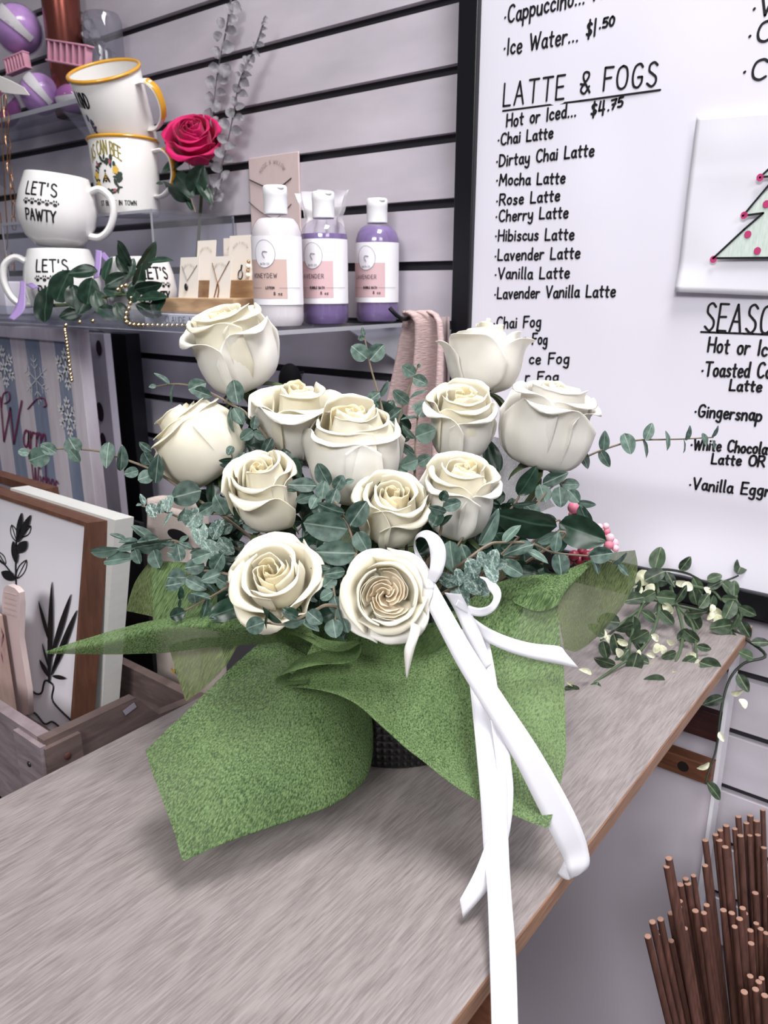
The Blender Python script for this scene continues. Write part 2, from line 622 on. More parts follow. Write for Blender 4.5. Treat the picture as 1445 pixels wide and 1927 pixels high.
def table_wood():
    m = bpy.data.materials.new('grey_washed_plywood')
    m.use_nodes = True
    nt = m.node_tree
    b = nt.nodes['Principled BSDF']
    b.inputs['Roughness'].default_value = 0.42
    b.inputs['Specular IOR Level'].default_value = 0.45
    tc = nt.nodes.new('ShaderNodeTexCoord')
    # fine pores along the grain
    mp = nt.nodes.new('ShaderNodeMapping')
    mp.inputs['Scale'].default_value = (420, 26, 40)
    mp.inputs['Rotation'].default_value = (0, 0, radians(-7))
    nt.links.new(tc.outputs['Object'], mp.inputs['Vector'])
    n1 = nt.nodes.new('ShaderNodeTexNoise')
    n1.inputs['Scale'].default_value = 1.6
    n1.inputs['Detail'].default_value = 6
    n1.inputs['Roughness'].default_value = 0.7
    nt.links.new(mp.outputs['Vector'], n1.inputs['Vector'])
    # wide rotary-cut figure
    mp2 = nt.nodes.new('ShaderNodeMapping')
    mp2.inputs['Scale'].default_value = (7, 2.6, 5)
    nt.links.new(tc.outputs['Object'], mp2.inputs['Vector'])
    n2 = nt.nodes.new('ShaderNodeTexNoise')
    n2.inputs['Scale'].default_value = 1.7
    n2.inputs['Detail'].default_value = 2
    nt.links.new(mp2.outputs['Vector'], n2.inputs['Vector'])
    mul = nt.nodes.new('ShaderNodeMath')
    mul.operation = 'MULTIPLY'
    mul.inputs[1].default_value = 26
    nt.links.new(n2.outputs['Fac'], mul.inputs[0])
    sn = nt.nodes.new('ShaderNodeMath')
    sn.operation = 'SINE'
    nt.links.new(mul.outputs[0], sn.inputs[0])
    pw = nt.nodes.new('ShaderNodeMath')
    pw.operation = 'POWER'
    ab = nt.nodes.new('ShaderNodeMath')
    ab.operation = 'ABSOLUTE'
    nt.links.new(sn.outputs[0], ab.inputs[0])
    nt.links.new(ab.outputs[0], pw.inputs[0])
    pw.inputs[1].default_value = 7.0
    r1 = nt.nodes.new('ShaderNodeValToRGB')
    e = r1.color_ramp.elements
    e[0].position, e[0].color = 0.28, (*lin('6c6463'), 1)
    e[1].position, e[1].color = 0.66, (*lin('938b8a'), 1)
    x = e.new(0.46)
    x.color = (*lin('7f7776'), 1)
    nt.links.new(n1.outputs['Fac'], r1.inputs['Fac'])
    mx = nt.nodes.new('ShaderNodeMixRGB')
    mx.inputs['Color2'].default_value = (*lin('978f8e'), 1)
    m2 = nt.nodes.new('ShaderNodeMath')
    m2.operation = 'MULTIPLY'
    m2.inputs[1].default_value = 0.38
    nt.links.new(pw.outputs[0], m2.inputs[0])
    nt.links.new(m2.outputs[0], mx.inputs['Fac'])
    nt.links.new(r1.outputs['Color'], mx.inputs['Color1'])
    # open pores: fine dark dashes along the grain
    mp3 = nt.nodes.new('ShaderNodeMapping')
    mp3.inputs['Scale'].default_value = (1150, 42, 40)
    mp3.inputs['Rotation'].default_value = (0, 0, radians(-9))
    nt.links.new(tc.outputs['Object'], mp3.inputs['Vector'])
    n3 = nt.nodes.new('ShaderNodeTexNoise')
    n3.inputs['Scale'].default_value = 1.0
    n3.inputs['Detail'].default_value = 2
    nt.links.new(mp3.outputs['Vector'], n3.inputs['Vector'])
    mr = nt.nodes.new('ShaderNodeMapRange')
    mr.inputs['From Min'].default_value = 0.54
    mr.inputs['From Max'].default_value = 0.66
    mr.inputs['To Max'].default_value = 0.42
    nt.links.new(n3.outputs['Fac'], mr.inputs['Value'])
    mx3 = nt.nodes.new('ShaderNodeMixRGB')
    mx3.inputs['Color2'].default_value = (*lin('5b5251'), 1)
    nt.links.new(mr.outputs[0], mx3.inputs['Fac'])
    nt.links.new(mx.outputs[0], mx3.inputs['Color1'])
    nt.links.new(mx3.outputs[0], b.inputs['Base Color'])
    bp = nt.nodes.new('ShaderNodeBump')
    bp.inputs['Strength'].default_value = 0.3
    bp.inputs['Distance'].default_value = 0.0005
    bp.invert = True
    nt.links.new(n3.outputs['Fac'], bp.inputs['Height'])
    nt.links.new(bp.outputs['Normal'], b.inputs['Normal'])
    return m


M_edge = wood('raw_brown_edge', '7b5a48', 'b08a70', 8, (40, 3, 60))
M_ply = table_wood()
t = thing('display_table', 'narrow grey-washed plywood display table with raw brown edge under the white rose bouquet', 'table', ((TX0 + TX1) / 2, (TY0 + TY1) / 2, 0))
mb = MB()
mb.bbox(((TX0 + TX1) / 2, (TY0 + TY1) / 2, TABLE_Z - 0.008), (TX1 - TX0, TY1 - TY0, 0.016), 0.002)
top = mb.build('tabletop', [M_ply, M_edge], t, smooth=False)
for p in top.data.polygons:
    p.material_index = 0 if p.normal.z > 0.75 else 1
M_panel = mat('lavender_grey_laminate', 'd0c7d2', 0.38, noise_amt=0.05, noise_scale=4)
X = -0.166
mb = MB()
mb.box2((TX0 + 0.03, 0.816, 0.0), (X, 0.824, 1.15 - 0.531))
mb.build('back_panel', M_panel, t, smooth=False, label='pale lavender panel closing the far end under the tabletop')
mb = MB()
mb.box2((X, 0.812, 0.0), (X + 0.004, 0.838, TABLE_Z - 0.016))
mb.build('edge_trim', mat('white_edge_band', 'e6e4ec', 0.35), t, smooth=False, label='white edge strip')
M_rail = wood('brown_rail', '4f2f21', '7a4d36', 6, (3, 30, 30))
M_hole = mat('dark_hole', '140c0b', 0.8)
mb = MB()
mb.bbox(((TX0 + 0.03 + X) / 2, 0.806, 1.15 - 0.519), (X - TX0 - 0.03, 0.018, 0.024), 0.001)
rail = mb.build('rail', M_rail, t, smooth=False)
for xx in (-0.196, -0.30):
    mb = MB()
    R = Matrix.Translation((xx, 0.7968, 1.15 - 0.519)) @ Matrix.Rotation(pi / 2, 4, 'X')
    mb.lathe([(0.0001, 0.0), (0.0062, 0.0), (0.0066, -0.0005)], 20, R)
    mb.build('peg_hole', M_hole, rail)
mb = MB()
mb.bbox(((TX0 + 0.03 + X) / 2, 0.830, 1.15 - 0.475), (X - TX0 - 0.03, 0.012, 0.034), 0.001)
mb.build('back_rail', wood('dark_red_rail', '2a1414', '452222', 6, (3, 30, 30)), t, smooth=False)
for (x, y) in ((TX0 + 0.03, 0.05), (TX0 + 0.02, 0.78), (X - 0.006, 0.315)):
    mb = MB()
    mb.bbox((x, y, (TABLE_Z - 0.016) / 2), (0.028, 0.028, TABLE_Z - 0.016), 0.002)
    leg = mb.build('leg', M_rail, t, smooth=False)
    if y == 0.315:
        for zz in (0.62, 0.56, 0.68):
            mb = MB()
            R = Matrix.Translation((x + 0.0145, y, zz)) @ Matrix.Rotation(pi / 2, 4, 'Y')
            mb.lathe([(0.0001, 0), (0.006, 0), (0.0064, -0.0004)], 20, R)
            mb.build('peg_hole', M_hole, leg)

# ------------------------------------------------------------------ the menu board
BY = 0.858           # face of the paper
M_black = mat('satin_black', '0e0f14', 0.35)
M_ink = mat('black_marker', '0b0b10', 0.5)
b = thing('menu_board', 'large black framed menu board with handwritten drinks on white paper', 'menu board', (0.0, 0.87, TABLE_Z + 0.002))
bx0, bx1, bz0, bz1 = -0.557, 0.55, TABLE_Z + 0.002, 1.75
fw = 0.0265
for (lo, hi) in (((bx0, bz0), (bx0 + fw, bz1)), ((bx1 - fw, bz0), (bx1, bz1)), ((bx0, bz0), (bx1, bz0 + fw + 0.004)), ((bx0, bz1 - fw), (bx1, bz1))):
    mb = MB()
    c = Vector(((lo[0] + hi[0]) / 2, 0.867, (lo[1] + hi[1]) / 2))
    mb.bbox(c, (hi[0] - lo[0], 0.030, hi[1] - lo[1]), 0.0015)
    mb.build('frame_bar', M_black, b, smooth=False)


def paper_mat():
    m = mat('white_paper', 'e3e0ec', 0.6, bump=0.0)
    return m


rp = random.Random(4)


def paper_y(x, z):
    v = (z - bz0 - 0.02) / (bz1 - bz0 - 0.04)
    w = 0.0018 * noise.noise(Vector((x * 5, z * 5, 3.1))) + 0.0012 * noise.noise(Vector((x * 13, z * 9, 7.7)))
    if v < 0.12:
        w += 0.002 * sin((0.12 - v) / 0.12 * pi * 1.5)
    return BY + 0.002 + w


def paper_pt(u, v):
    x = bx0 + 0.02 + u * (bx1 - bx0 - 0.04)
    z = bz0 + 0.02 + v * (bz1 - bz0 - 0.04)
    return (x, paper_y(x, z), z)


mb = MB()
mb.grid(paper_pt, 120, 120)
mb.build('paper', paper_mat(), b)
mb = MB()
mb.box2((bx0 + 0.01, 0.866, bz0 + 0.01), (bx1 - 0.01, 0.876, bz1 - 0.01))
mb.build('backing_board', mat('board_back', '8d8a92', 0.7), b, smooth=False)
BYT = BY - 0.0015


def board_text(s, p0, p1, h, name='writing', width=None, parent=b, yplane=BYT, m=None, jitter=0.25, gap=1.6, slant=0.04, wd=4.0):
    """handwriting lying on the board, from the first baseline point to the last one; h is the capital height"""
    a, c = PY(*p0, yplane), PY(*p1, yplane)
    top = PY(p0[0], p0[1] - h, yplane)
    st, w = text_strokes(s, gap=gap, jitter=jitter, slant=slant, seed=len(s) + int(p0[1]))
    ux = (c - a) / w
    hz = (top - a).z / 7
    uz = Vector((0, 0, hz))
    mb = MB()

    def fn(x, y):
        p = a + ux * x + uz * y
        p.y = paper_y(p.x, p.z)
        return p
    stroke_mesh(mb, st, fn, lambda x, y: (0, -1, 0), wd * a.y / FPX, 0.0004)
    return mb.build(name, m or M_ink, parent, smooth=False)


def board_line(pts, name='underline', wd=3.5, parent=b, yplane=BYT, m=None):
    mb = MB()
    q = [PY(*p, yplane) for p in pts]
    if parent is b:
        q = [q[0].lerp(q[1], k / 8) for k in range(9)] if len(q) == 2 else q
        q = [Vector((p.x, paper_y(p.x, p.z), p.z)) for p in q]
    stroke_mesh(mb, [[(i, 0), (i + 1, 0)] for i in range(len(q) - 1)], lambda x, y: q[int(x)], lambda x, y: (0, -1, 0), wd * 0.6e-3, 0.0003)
    return mb.build(name, m or M_ink, parent, smooth=False)


for a in (
    ('*Cappuccino...', (946, 43), (1097, 5), 30), ('$1', (1110, 0), (1132, -6), 28), ('*Ice Water...', (945, 103), (1085, 77), 29), ('$1', (1101, 70), (1118, 66), 31), ('.50', (1126, 53), (1153, 46), 17),
    ('Hot or Iced...', (951, 238), (1081, 218), 23), ('$4', (1109, 220), (1134, 214), 26), ('.75', (1141, 207), (1168, 199), 17),
    ('*Chai Latte', (934, 272), (1037, 259), 20), ('*Dirtay Chai Latte', (931, 313), (1114, 292), 21), ('*Mocha Latte', (931, 348), (1060, 344), 20), ('*Rose Latte', (931, 386), (1050, 377), 20),
    ('*Cherry Latte', (930, 416), (1066, 409), 20), ('*Hibiscus Latte', (929, 453), (1077, 450), 20), ('*Lavender Latte', (928, 490), (1088, 486), 20), ('*Vanilla Latte', (928, 525), (1068, 523), 20),
    ('*Lavender Vanilla Latte', (927, 562), (1154, 558), 20), ('*Chai Fog', (925, 618), (1014, 615), 20), ('London Fog', (934, 650), (1026, 648), 20), ('ce Fog', (993, 685), (1067, 685), 20), ('r Fog', (986, 718), (1047, 718), 18),
    ('Hot or Iced', (1330, 662), (1470, 672), 27), ('*Toasted Co', (1317, 708), (1448, 712), 26), ('Latte', (1371, 735), (1430, 737), 20), ('*Gingersnap', (1304, 784), (1430, 793), 22),
    ('*White Chocolate', (1297, 846), (1462, 857), 20), ('Latte OR', (1337, 874), (1436, 879), 19), ('*Vanilla Eggnog', (1294, 921), (1478, 938), 21),
    ('*V', (1412, 30), (1450, 24), 40), ('*C', (1403, 82), (1448, 75), 36), ('*Co', (1393, 150), (1470, 143), 36)):
    board_text(*a)
board_text('LATTE', (945, 199), (1058, 185), 42, gap=2.2, jitter=0)
board_text('&', (1088, 176), (1107, 174), 40, jitter=0)
board_text('FOGS', (1133, 169), (1231, 160), 42, gap=2.2, jitter=0)
board_line([(944, 208), (1090, 189), (1240, 168)])
board_text('SEASONAL', (1323, 621), (1535, 633), 50, gap=1.9, jitter=0)
board_line([(1317, 625), (1450, 630)])

# the child's drawing taped on the board
DY = BY - 0.004
mb = MB()
q = [PY(1311, 215, DY), PY(1271, 549, DY), PY(1560, 562, DY), PY(1575, 192, DY)]


def draw_pt(u, v):
    p = (q[0] * (1 - u) + q[3] * u) * (1 - v) + (q[1] * (1 - u) + q[2] * u) * v
    p.y += 0.0014 * noise.noise(Vector((u * 3, v * 3, 1))) - 0.0035 * max(0, v - 0.85) / 0.15 * (1 - u) + (0.002 * abs(v - 0.14) if v < 0.3 else 0)
    return p


mb.grid(draw_pt, 24, 28)
dr = thing('tree_drawing', 'sheet of white paper with a pencil fir tree drawing, stuck on the menu board', 'drawing', PY(1271, 549, DY))
mb.build('sheet', mat('drawing_paper', 'e0dfe9', 0.55), dr, solid=0.0003)
DT = DY - 0.0045
mb = MB()
tp = [PY(*p, DT) for p in ((1342, 486), (1438, 401), (1400, 405), (1470, 330), (1436, 333), (1500, 262), (1520, 262), (1560, 486))]
mb.add(tp, [(0, 1, 7), (1, 3, 7), (2, 3, 1), (3, 5, 7), (4, 5, 3), (5, 6, 7)])
mb.build('pencil_shading', mat('pencil_green', 'd6dfdb', 0.6, color2='bfcfc6', noise_amt=0.2, noise_scale=120, stretch=(6, 1, 1)), dr, smooth=False)
board_line([(1455, 310), (1430, 334), (1462, 330), (1398, 406), (1436, 401), (1400, 432), (1342, 486), (1560, 484)], 'outline', 3.4, dr, DT - 0.0005)
for (x, y) in ((1430, 334), (1400, 405), (1342, 488), (1407, 441), (1425, 472), (1442, 384)):
    mb = MB()
    c = PY(x, y, DT - 0.0008)
    mb.add([c + Vector((cos(a * pi / 5) * 0.0034, 0, sin(a * pi / 5) * 0.0036)) for a in range(10)], [tuple(range(10))])
    mb.build('pink_bauble', mat('pink_marker', 'b8386f', 0.6), dr, smooth=False)

# ================================================================== roses
def petal_mat(name, c1, c2, translucent=0.3):
    """soft petal: fine veins run up the petal"""
    m = bpy.data.materials.new(name)
    m.use_nodes = True
    nt = m.node_tree
    b = nt.nodes['Principled BSDF']
    b.inputs['Roughness'].default_value = 0.55
    b.inputs['Specular IOR Level'].default_value = 0.25
    set_in(b, 'Sheen Weight', 0.15)
    tc = nt.nodes.new('ShaderNodeTexCoord')
    nz = nt.nodes.new('ShaderNodeTexNoise')
    nz.inputs['Scale'].default_value = 26
    nz.inputs['Detail'].default_value = 4
    nt.links.new(tc.outputs['Object'], nz.inputs['Vector'])
    rp = nt.nodes.new('ShaderNodeValToRGB')
    rp.color_ramp.elements[0].color = (*lin(c1), 1)
    rp.color_ramp.elements[1].color = (*lin(c2), 1)
    rp.color_ramp.elements[0].position = 0.35
    rp.color_ramp.elements[1].position = 0.65
    nt.links.new(nz.outputs['Fac'], rp.inputs['Fac'])
    nt.links.new(rp.outputs['Color'], b.inputs['Base Color'])
    bp = nt.nodes.new('ShaderNodeBump')
    bp.inputs['Strength'].default_value = 0.22
    bp.inputs['Distance'].default_value = 0.0012
    nt.links.new(nz.outputs['Fac'], bp.inputs['Height'])
    nt.links.new(bp.outputs['Normal'], b.inputs['Normal'])
    tl = nt.nodes.new('ShaderNodeBsdfTranslucent')
    nt.links.new(rp.outputs['Color'], tl.inputs['Color'])
    mx = nt.nodes.new('ShaderNodeMixShader')
    mx.inputs['Fac'].default_value = translucent
    nt.links.new(b.outputs[0], mx.inputs[1])
    nt.links.new(tl.outputs[0], mx.inputs[2])
    nt.links.new(mx.outputs[0], nt.nodes['Material Output'].inputs['Surface'])
    return m


PET_W = petal_mat('white_petal', 'f0ede6', 'f7f5f0')
PET_I = petal_mat('ivory_petal', 'f0ebd8', 'f7f3e6')
PET_C = petal_mat('cream_heart_petal', 'f5ecd0', 'f8f2de', 0.45)
PET_P = petal_mat('peach_heart_petal', 'fcf2e0', 'fdf8ee', 0.5)  # peach heart tone, with the warm shade between its petals put into the colour
M_calyx = mat('rose_calyx', '4a5a38', 0.55, noise_amt=0.2, noise_scale=60)
M_stem = mat('rose_stem', '55633f', 0.5, noise_amt=0.2, noise_scale=60)
M_salal = mat('dark_leaf', '20352a', 0.35, noise_amt=0.25, noise_scale=50, bump=0.3)


def petal(prof, phi, half, seed, k=0.22, p=2.4, tip=0.05, spiral=0.08, wave=0.03, side=0.0, nu=14, nv=14, wide0=0.4, fold=0.0):
    rnd = random.Random(seed)
    off = Vector((rnd.uniform(0, 50), rnd.uniform(0, 50), rnd.uniform(0, 50)))
    pr = catmull([Vector((a, b, 0)) for a, b in prof], 8)
    m = len(pr) - 1
    vs, fs = [], []
    for j in range(nv + 1):
        for i in range(nu + 1):
            u = -1 + 2 * i / nu
            v = j / nv
            vm = 1 - k * abs(u) ** p + tip * max(0, 1 - abs(u) * 5) - 0.02 * noise.noise(off + Vector((u * 4, 0, 0)))
            vv = min(max(v * vm, 0), 1) * m
            a = min(int(vv), m - 1)
            q = pr[a].lerp(pr[a + 1], vv - a)
            w = wide0 + (1 - wide0) * sin(min(v / 0.55, 1) * pi / 2)
            ang = phi + half * u * w
            r = q.x + spiral * u * min(1, v * 2) + side * max(0, abs(u) - 0.55) ** 2 * v * 4
            nn = noise.noise(off + Vector((u * 1.6, v * 1.8, 0)))
            n2 = noise.noise(off + Vector((u * 3.5 + 9, v * 2.5, 4)))
            r += wave * (nn * 1.2 + n2 * 0.7 * v) * (0.3 + v)
            z = q.y + wave * 0.7 * noise.noise(off + Vector((u * 2.5, v * 2, 9))) * v
            r = max(r, 0.015)
            vs.append((r * cos(ang), r * sin(ang), z))
    for j in range(nv):
        for i in range(nu):
            a = j * (nu + 1) + i
            fs.append((a, a + 1, a + nu + 2, a + nu + 1))
    return vs, fs


def mixprof(A, B, f):
    return [(a[0] + (b[0] - a[0]) * f, a[1] + (b[1] - a[1]) * f) for a, b in zip(A, B)]


# profiles are (radius, height) up the middle of a petal, for a bloom of radius 1
CORE_A = [(.02, .3), (.12, .8), (.12, 1.25), (.07, 1.66), (.06, 1.78)]
CORE_B = [(.08, .1), (.52, .55), (.66, 1.0), (.56, 1.46), (.50, 1.80)]
# whorl: count, profile, half angle, side fall, exponent, tip, side roll, spread of openness
STYLES = {
    'bud': dict(core=(6, CORE_A, CORE_B, 1.75), whorls=[
        (2, [(.1, 0), (.62, .32), (.80, .85), (.70, 1.40), (.62, 1.72), (.66, 1.82), (.74, 1.80)], 1.45, .22, 2.0, .03, 0.05, .06),
        (3, [(.1, 0), (.72, .25), (.92, .78), (.86, 1.30), (.86, 1.58), (.96, 1.68), (1.06, 1.60)], 1.2, .42, 1.8, .05, 0.25, .10),
        (3, [(.1, -.02), (.78, .18), (1.00, .68), (.96, 1.16), (1.02, 1.42), (1.16, 1.50), (1.26, 1.38)], 1.15, .5, 1.6, .06, 0.35, .14)]),
    'flared': dict(core=(6, CORE_A, [(.08, .1), (.45, .55), (.56, 1.0), (.50, 1.45), (.46, 1.76)], 1.75), whorls=[
        (2, [(.1, 0), (.48, .35), (.66, .85), (.60, 1.34), (.60, 1.60), (.66, 1.70), (.74, 1.66)], 1.45, .2, 2.0, .03, 0.05, .05),
        (3, [(.1, 0), (.5, .3), (.74, .8), (.82, 1.2), (.96, 1.50), (1.12, 1.58), (1.24, 1.48)], 1.15, .4, 1.8, .06, 0.25, .12),
        (3, [(.1, -.02), (.5, .22), (.78, .68), (.94, 1.08), (1.14, 1.36), (1.34, 1.42), (1.48, 1.28)], 1.1, .5, 1.6, .08, 0.35, .15)]),
    'round': dict(core=(6, CORE_A, CORE_B, 1.75), whorls=[
        (2, [(.1, 0), (.62, .3), (.82, .8), (.76, 1.32), (.62, 1.68), (.58, 1.80), (.64, 1.84)], 1.5, .16, 2.0, .03, 0.0, .04),
        (3, [(.1, 0), (.80, .2), (1.04, .72), (1.0, 1.22), (.84, 1.50), (.84, 1.60), (.94, 1.60)], 1.3, .26, 2.0, .04, 0.12, .08),
        (3, [(.1, -.02), (.88, .12), (1.14, .6), (1.14, 1.04), (1.02, 1.34), (1.06, 1.44), (1.18, 1.40)], 1.2, .42, 1.8, .06, 0.3, .12)]),
    'cup': dict(core=(6, CORE_A, [(.08, .1), (.5, .5), (.62, .9), (.62, 1.3), (.60, 1.52)], 1.6), whorls=[
        (3, [(.1, 0), (.66, .25), (.86, .65), (.88, 1.0), (.86, 1.26), (.88, 1.42), (.92, 1.46)], 1.2, .42, 1.7, .06, 0.0, .06),
        (4, [(.1, -.02), (.70, .16), (.95, .5), (1.04, .86), (1.12, 1.14), (1.24, 1.28), (1.36, 1.32)], 1.05, .55, 1.6, .08, 0.12, .12)]),
    'open': dict(core=(9, CORE_A, [(.1, .1), (.5, .5), (.66, .95), (.66, 1.34), (.60, 1.60)], 1.5), whorls=[
        (3, [(.1, 0), (.62, .3), (.84, .75), (.84, 1.18), (.80, 1.46), (.84, 1.56), (.93, 1.54)], 1.3, .3, 2.0, .05, 0.1, .08),
        (3, [(.1, 0), (.72, .2), (.98, .6), (1.06, .98), (1.12, 1.26), (1.22, 1.34), (1.34, 1.24)], 1.15, .45, 1.7, .08, 0.35, .14),
        (4, [(.1, -.02), (.78, .14), (1.06, .46), (1.18, .80), (1.30, 1.04), (1.46, 1.10), (1.58, .96)], 1.0, .5, 1.6, .10, 0.4, .18)]),
    'garden': dict(core=(15, [(.02, .3), (.08, .7), (.11, .95), (.12, 1.12), (.14, 1.24)], [(.1, .1), (.6, .4), (.86, .8), (.94, 1.10), (.96, 1.34)], 1.25), whorls=[
        (3, [(.1, 0), (.7, .25), (.96, .7), (1.02, 1.08), (1.0, 1.32), (1.04, 1.40), (1.12, 1.38)], 1.3, .16, 2.0, .03, 0.05, .04),
        (3, [(.1, 0), (.8, .2), (1.08, .6), (1.16, .94), (1.26, 1.14), (1.40, 1.18), (1.52, 1.08)], 1.1, .38, 1.8, .05, 0.3, .12),
        (4, [(.1, -.02), (.8, .1), (1.12, .36), (1.32, .60), (1.52, .76), (1.74, .78), (1.86, .60)], 1.0, .46, 1.7, .08, 0.35, .16)]),
}
POT_C = Vector((-0.345, 0.455, TABLE_Z))


def sepal_pts(R, phi, L, droop, w=0.2):
    """narrow pointed sepal starting under the bloom"""
    vs, fs = [], []
    n = 8
    for j in range(n + 1):
        t = j / n
        r = .12 + L * t * cos(droop * t)
        z = -.02 - L * t * sin(droop * t) * .8
        ww = w * (1 - t) ** .7 * (0.5 + t)
        c = Vector((cos(phi), sin(phi), 0))
        s = Vector((-sin(phi), cos(phi), 0))
        for e in (-1, 0, 1):
            vs.append((c * r + s * (ww * e) + Vector((0, 0, z + .04 * abs(e)))) * R)
    for j in range(n):
        for e in range(2):
            a = j * 3 + e
            fs.append((a, a + 1, a + 4, a + 3))
    return vs, fs


def make_rose(label, px, py, d, diam, axis, roll, style, seed, pets=(PET_W, PET_I, PET_C), stem_to=None, sepals=True, lift=0.85, group='white roses of the bouquet', name='white_rose', stem_bend=0.0, squash=1.12):
    S = STYLES[style]
    R = diam * d / FPX / 2 / {'bud': 1.2, 'flared': 1.36, 'round': 1.2, 'cup': 1.3, 'open': 1.5, 'garden': 1.8}[style]
    z = view_dir(axis)
    rot = axis_rot(z, roll, cR)
    c = P(px, py, d)
    hmid = lift * R * squash
    base = c - z * hmid
    t = thing(name, label, 'rose', base, rot, group)
    M = WM[t.name] @ Matrix.Diagonal((R, R, R * squash, 1))
    rnd = random.Random(seed)
    n, A, B, half = S['core']
    for i in range(n):
        f = (i / (n - 1)) ** 0.85
        mb = MB()
        pr = mixprof(A, B, f)
        pr = [(a, b + rnd.uniform(-.03, .03)) for a, b in pr]
        hw = half * (1.15 - .35 * f)
        vs, fs = petal(pr, rnd.uniform(0, .5) + i * 2.2, hw, seed * 31 + i, k=.12 + .10 * f, p=2.2, tip=.03, spiral=(.09 + .06 * f) if style != 'garden' else .15, wave=.06 if style != 'garden' else .045, nu=20 if f > .3 else 14, nv=10, wide0=.8)
        mb.add(vs, fs, M)
        mb.build('heart_petal', pets[2] if f < .75 else pets[1], t, solid=R * 0.014, auto=180)
    k0 = 0
    for w, (cnt, pr, hw, k, pw, tip, side, spread) in enumerate(S['whorls']):
        ph = rnd.uniform(0, 6.28)
        for i in range(cnt):
            mb = MB()
            q = 1 + rnd.uniform(-.03, .03)
            o = rnd.uniform(-.6, 1) * spread
            hz = 1 + rnd.uniform(-.07, .05)
            prr = [(a * q + o * max(0, (j - 2) / 4) ** 1.3, b * hz - max(0, o) * max(0, j - 3) * .12) for j, (a, b) in enumerate(pr)]
            vs, fs = petal(prr, ph + 2 * pi * i / cnt + rnd.uniform(-.3, .3), hw * rnd.uniform(.92, 1.1), seed * 77 + w * 10 + i, k=k * rnd.uniform(.8, 1.15), p=pw, tip=tip, spiral=.06, wave=.05, side=side, nu=18, nv=16)
            mb.add(vs, fs, M)
            mb.build('petal', pets[0] if w == len(S['whorls']) - 1 else pets[1], t, solid=R * 0.016, auto=180)
    # calyx, sepals and stem
    mb = MB()
    mb.lathe([(.001, -.36), (.10, -.34), (.16, -.2), (.15, -.08), (.2, .02), (.22, .08)], 14, M)
    mb.build('calyx', M_calyx, t)
    if sepals:
        for i in range(5):
            mb = MB()
            vs, fs = sepal_pts(1, i * 2 * pi / 5 + roll, rnd.uniform(.75, 1.05), rnd.uniform(.2, 1.0))
            mb.add(vs, fs, M)
            mb.build('sepal', M_calyx, t, solid=R * 0.02, auto=180)
    end = Vector(stem_to) if stem_to is not None else POT_C + Vector((rnd.uniform(-.025, .025), rnd.uniform(-.025, .025), .035))
    b0 = base - z * R * .3 * squash
    mid = b0.lerp(end, .5) - z * R * .5
    mb = MB()
    mb.tube(catmull([b0 + z * R * .1, b0 - z * R * .5, mid, end], 6), 0.0026, 8)
    mb.build('stem', M_stem, t)
    return t


ROSES = [
    ('white rose at the top left of the bouquet, a tall half-open bud tilted left', 440, 664, .620, 172, (-.22, .80, .50), .3, 'bud', 11, 1.2),
    ('ivory rose at the far left of the bouquet, turned left and seen from its side', 380, 835, .600, 165, (-.60, .74, .22), 1.2, 'round', 12, 1.15),
    ('white rose with wide flared outer petals, right below the topmost left rose', 556, 800, .595, 178, (.06, .86, .46), 2.0, 'flared', 13, 1.3),
    ('large round white rose in the middle of the bouquet', 665, 855, .575, 182, (.0, .84, .48), 2.9, 'round', 14, 1.3),
    ('narrow ivory rose bud below the far left rose, beside round eucalyptus leaves', 500, 932, .545, 140, (-.08, .74, .62), .8, 'bud', 15, 1.3),
    ('white rose with frilled spiral heart, below the highest right rose', 866, 800, .600, 140, (-.02, .78, .58), 1.5, 'bud', 16, 1.3),
    ('highest white rose on the right, an open cup in front of the menu board', 912, 690, .630, 176, (.03, .99, .10), .5, 'cup', 17, 1.15),
    ('plump white rose at the far right, tilted right with a drooping outer petal', 1030, 806, .610, 176, (.14, .90, .38), 2.4, 'bud', 18, 1.22),
    ('white rose with ragged petal tips, above the ribbon bow', 864, 942, .555, 150, (.08, .84, .46), 1.1, 'bud', 19, 1.3),
    ('small ivory rose half hidden between the big eucalyptus leaves and the ribbon', 735, 968, .545, 140, (.12, .66, .72), .2, 'bud', 20, 1.2),
    ('open ivory rose at the lower left, facing the viewer above the green wrap', 520, 1095, .490, 182, (-.12, .50, .82), 2.2, 'open', 21, 1.1),
    ('fully open white rose with many peach heart petals, lowest of the bouquet', 726, 1120, .475, 186, (.04, .14, .98), .7, 'garden', 22, 1.0),
]
ROSE_OBJ = []
for r in ROSES:
    pets = (PET_W, PET_W, PET_I) if r[8] in (17, 18) else ((PET_I, PET_I, PET_C) if r[8] in (12, 15, 20, 21) else ((PET_W, PET_I, PET_P) if r[8] == 22 else (PET_W, PET_I, PET_C)))  # lowest rose: cream inner whorls also carry its warm inner shade
    ROSE_OBJ.append(make_rose(*r[:9], pets=pets, lift={'garden': .75, 'cup': .65}.get(r[7], .85), squash=r[9]))
# the long drooping pointed petal of the lowest rose
mb = MB()
prs = [(774, 1170, 793, 1180, .462), (770, 1195, 787, 1200, .456), (761, 1222, 779, 1224, .455), (762, 1250, 772, 1252, .457), (764.5, 1275, 766, 1275, .46)]
a = catmull([P(s[0], s[1], s[4]) for s in prs], 6)
c = catmull([P(s[2], s[3], s[4]) for s in prs], 6)
vs = []
for p, q in zip(a, c):
    vs += [p, p.lerp(q, .5) - cF * .0012, q]
mb.add(vs, [f for i in range(len(a) - 1) for f in ((3 * i, 3 * i + 1, 3 * i + 4, 3 * i + 3), (3 * i + 1, 3 * i + 2, 3 * i + 5, 3 * i + 4))])
mb.build('petal', PET_W, ROSE_OBJ[-1], solid=.0004, auto=180)

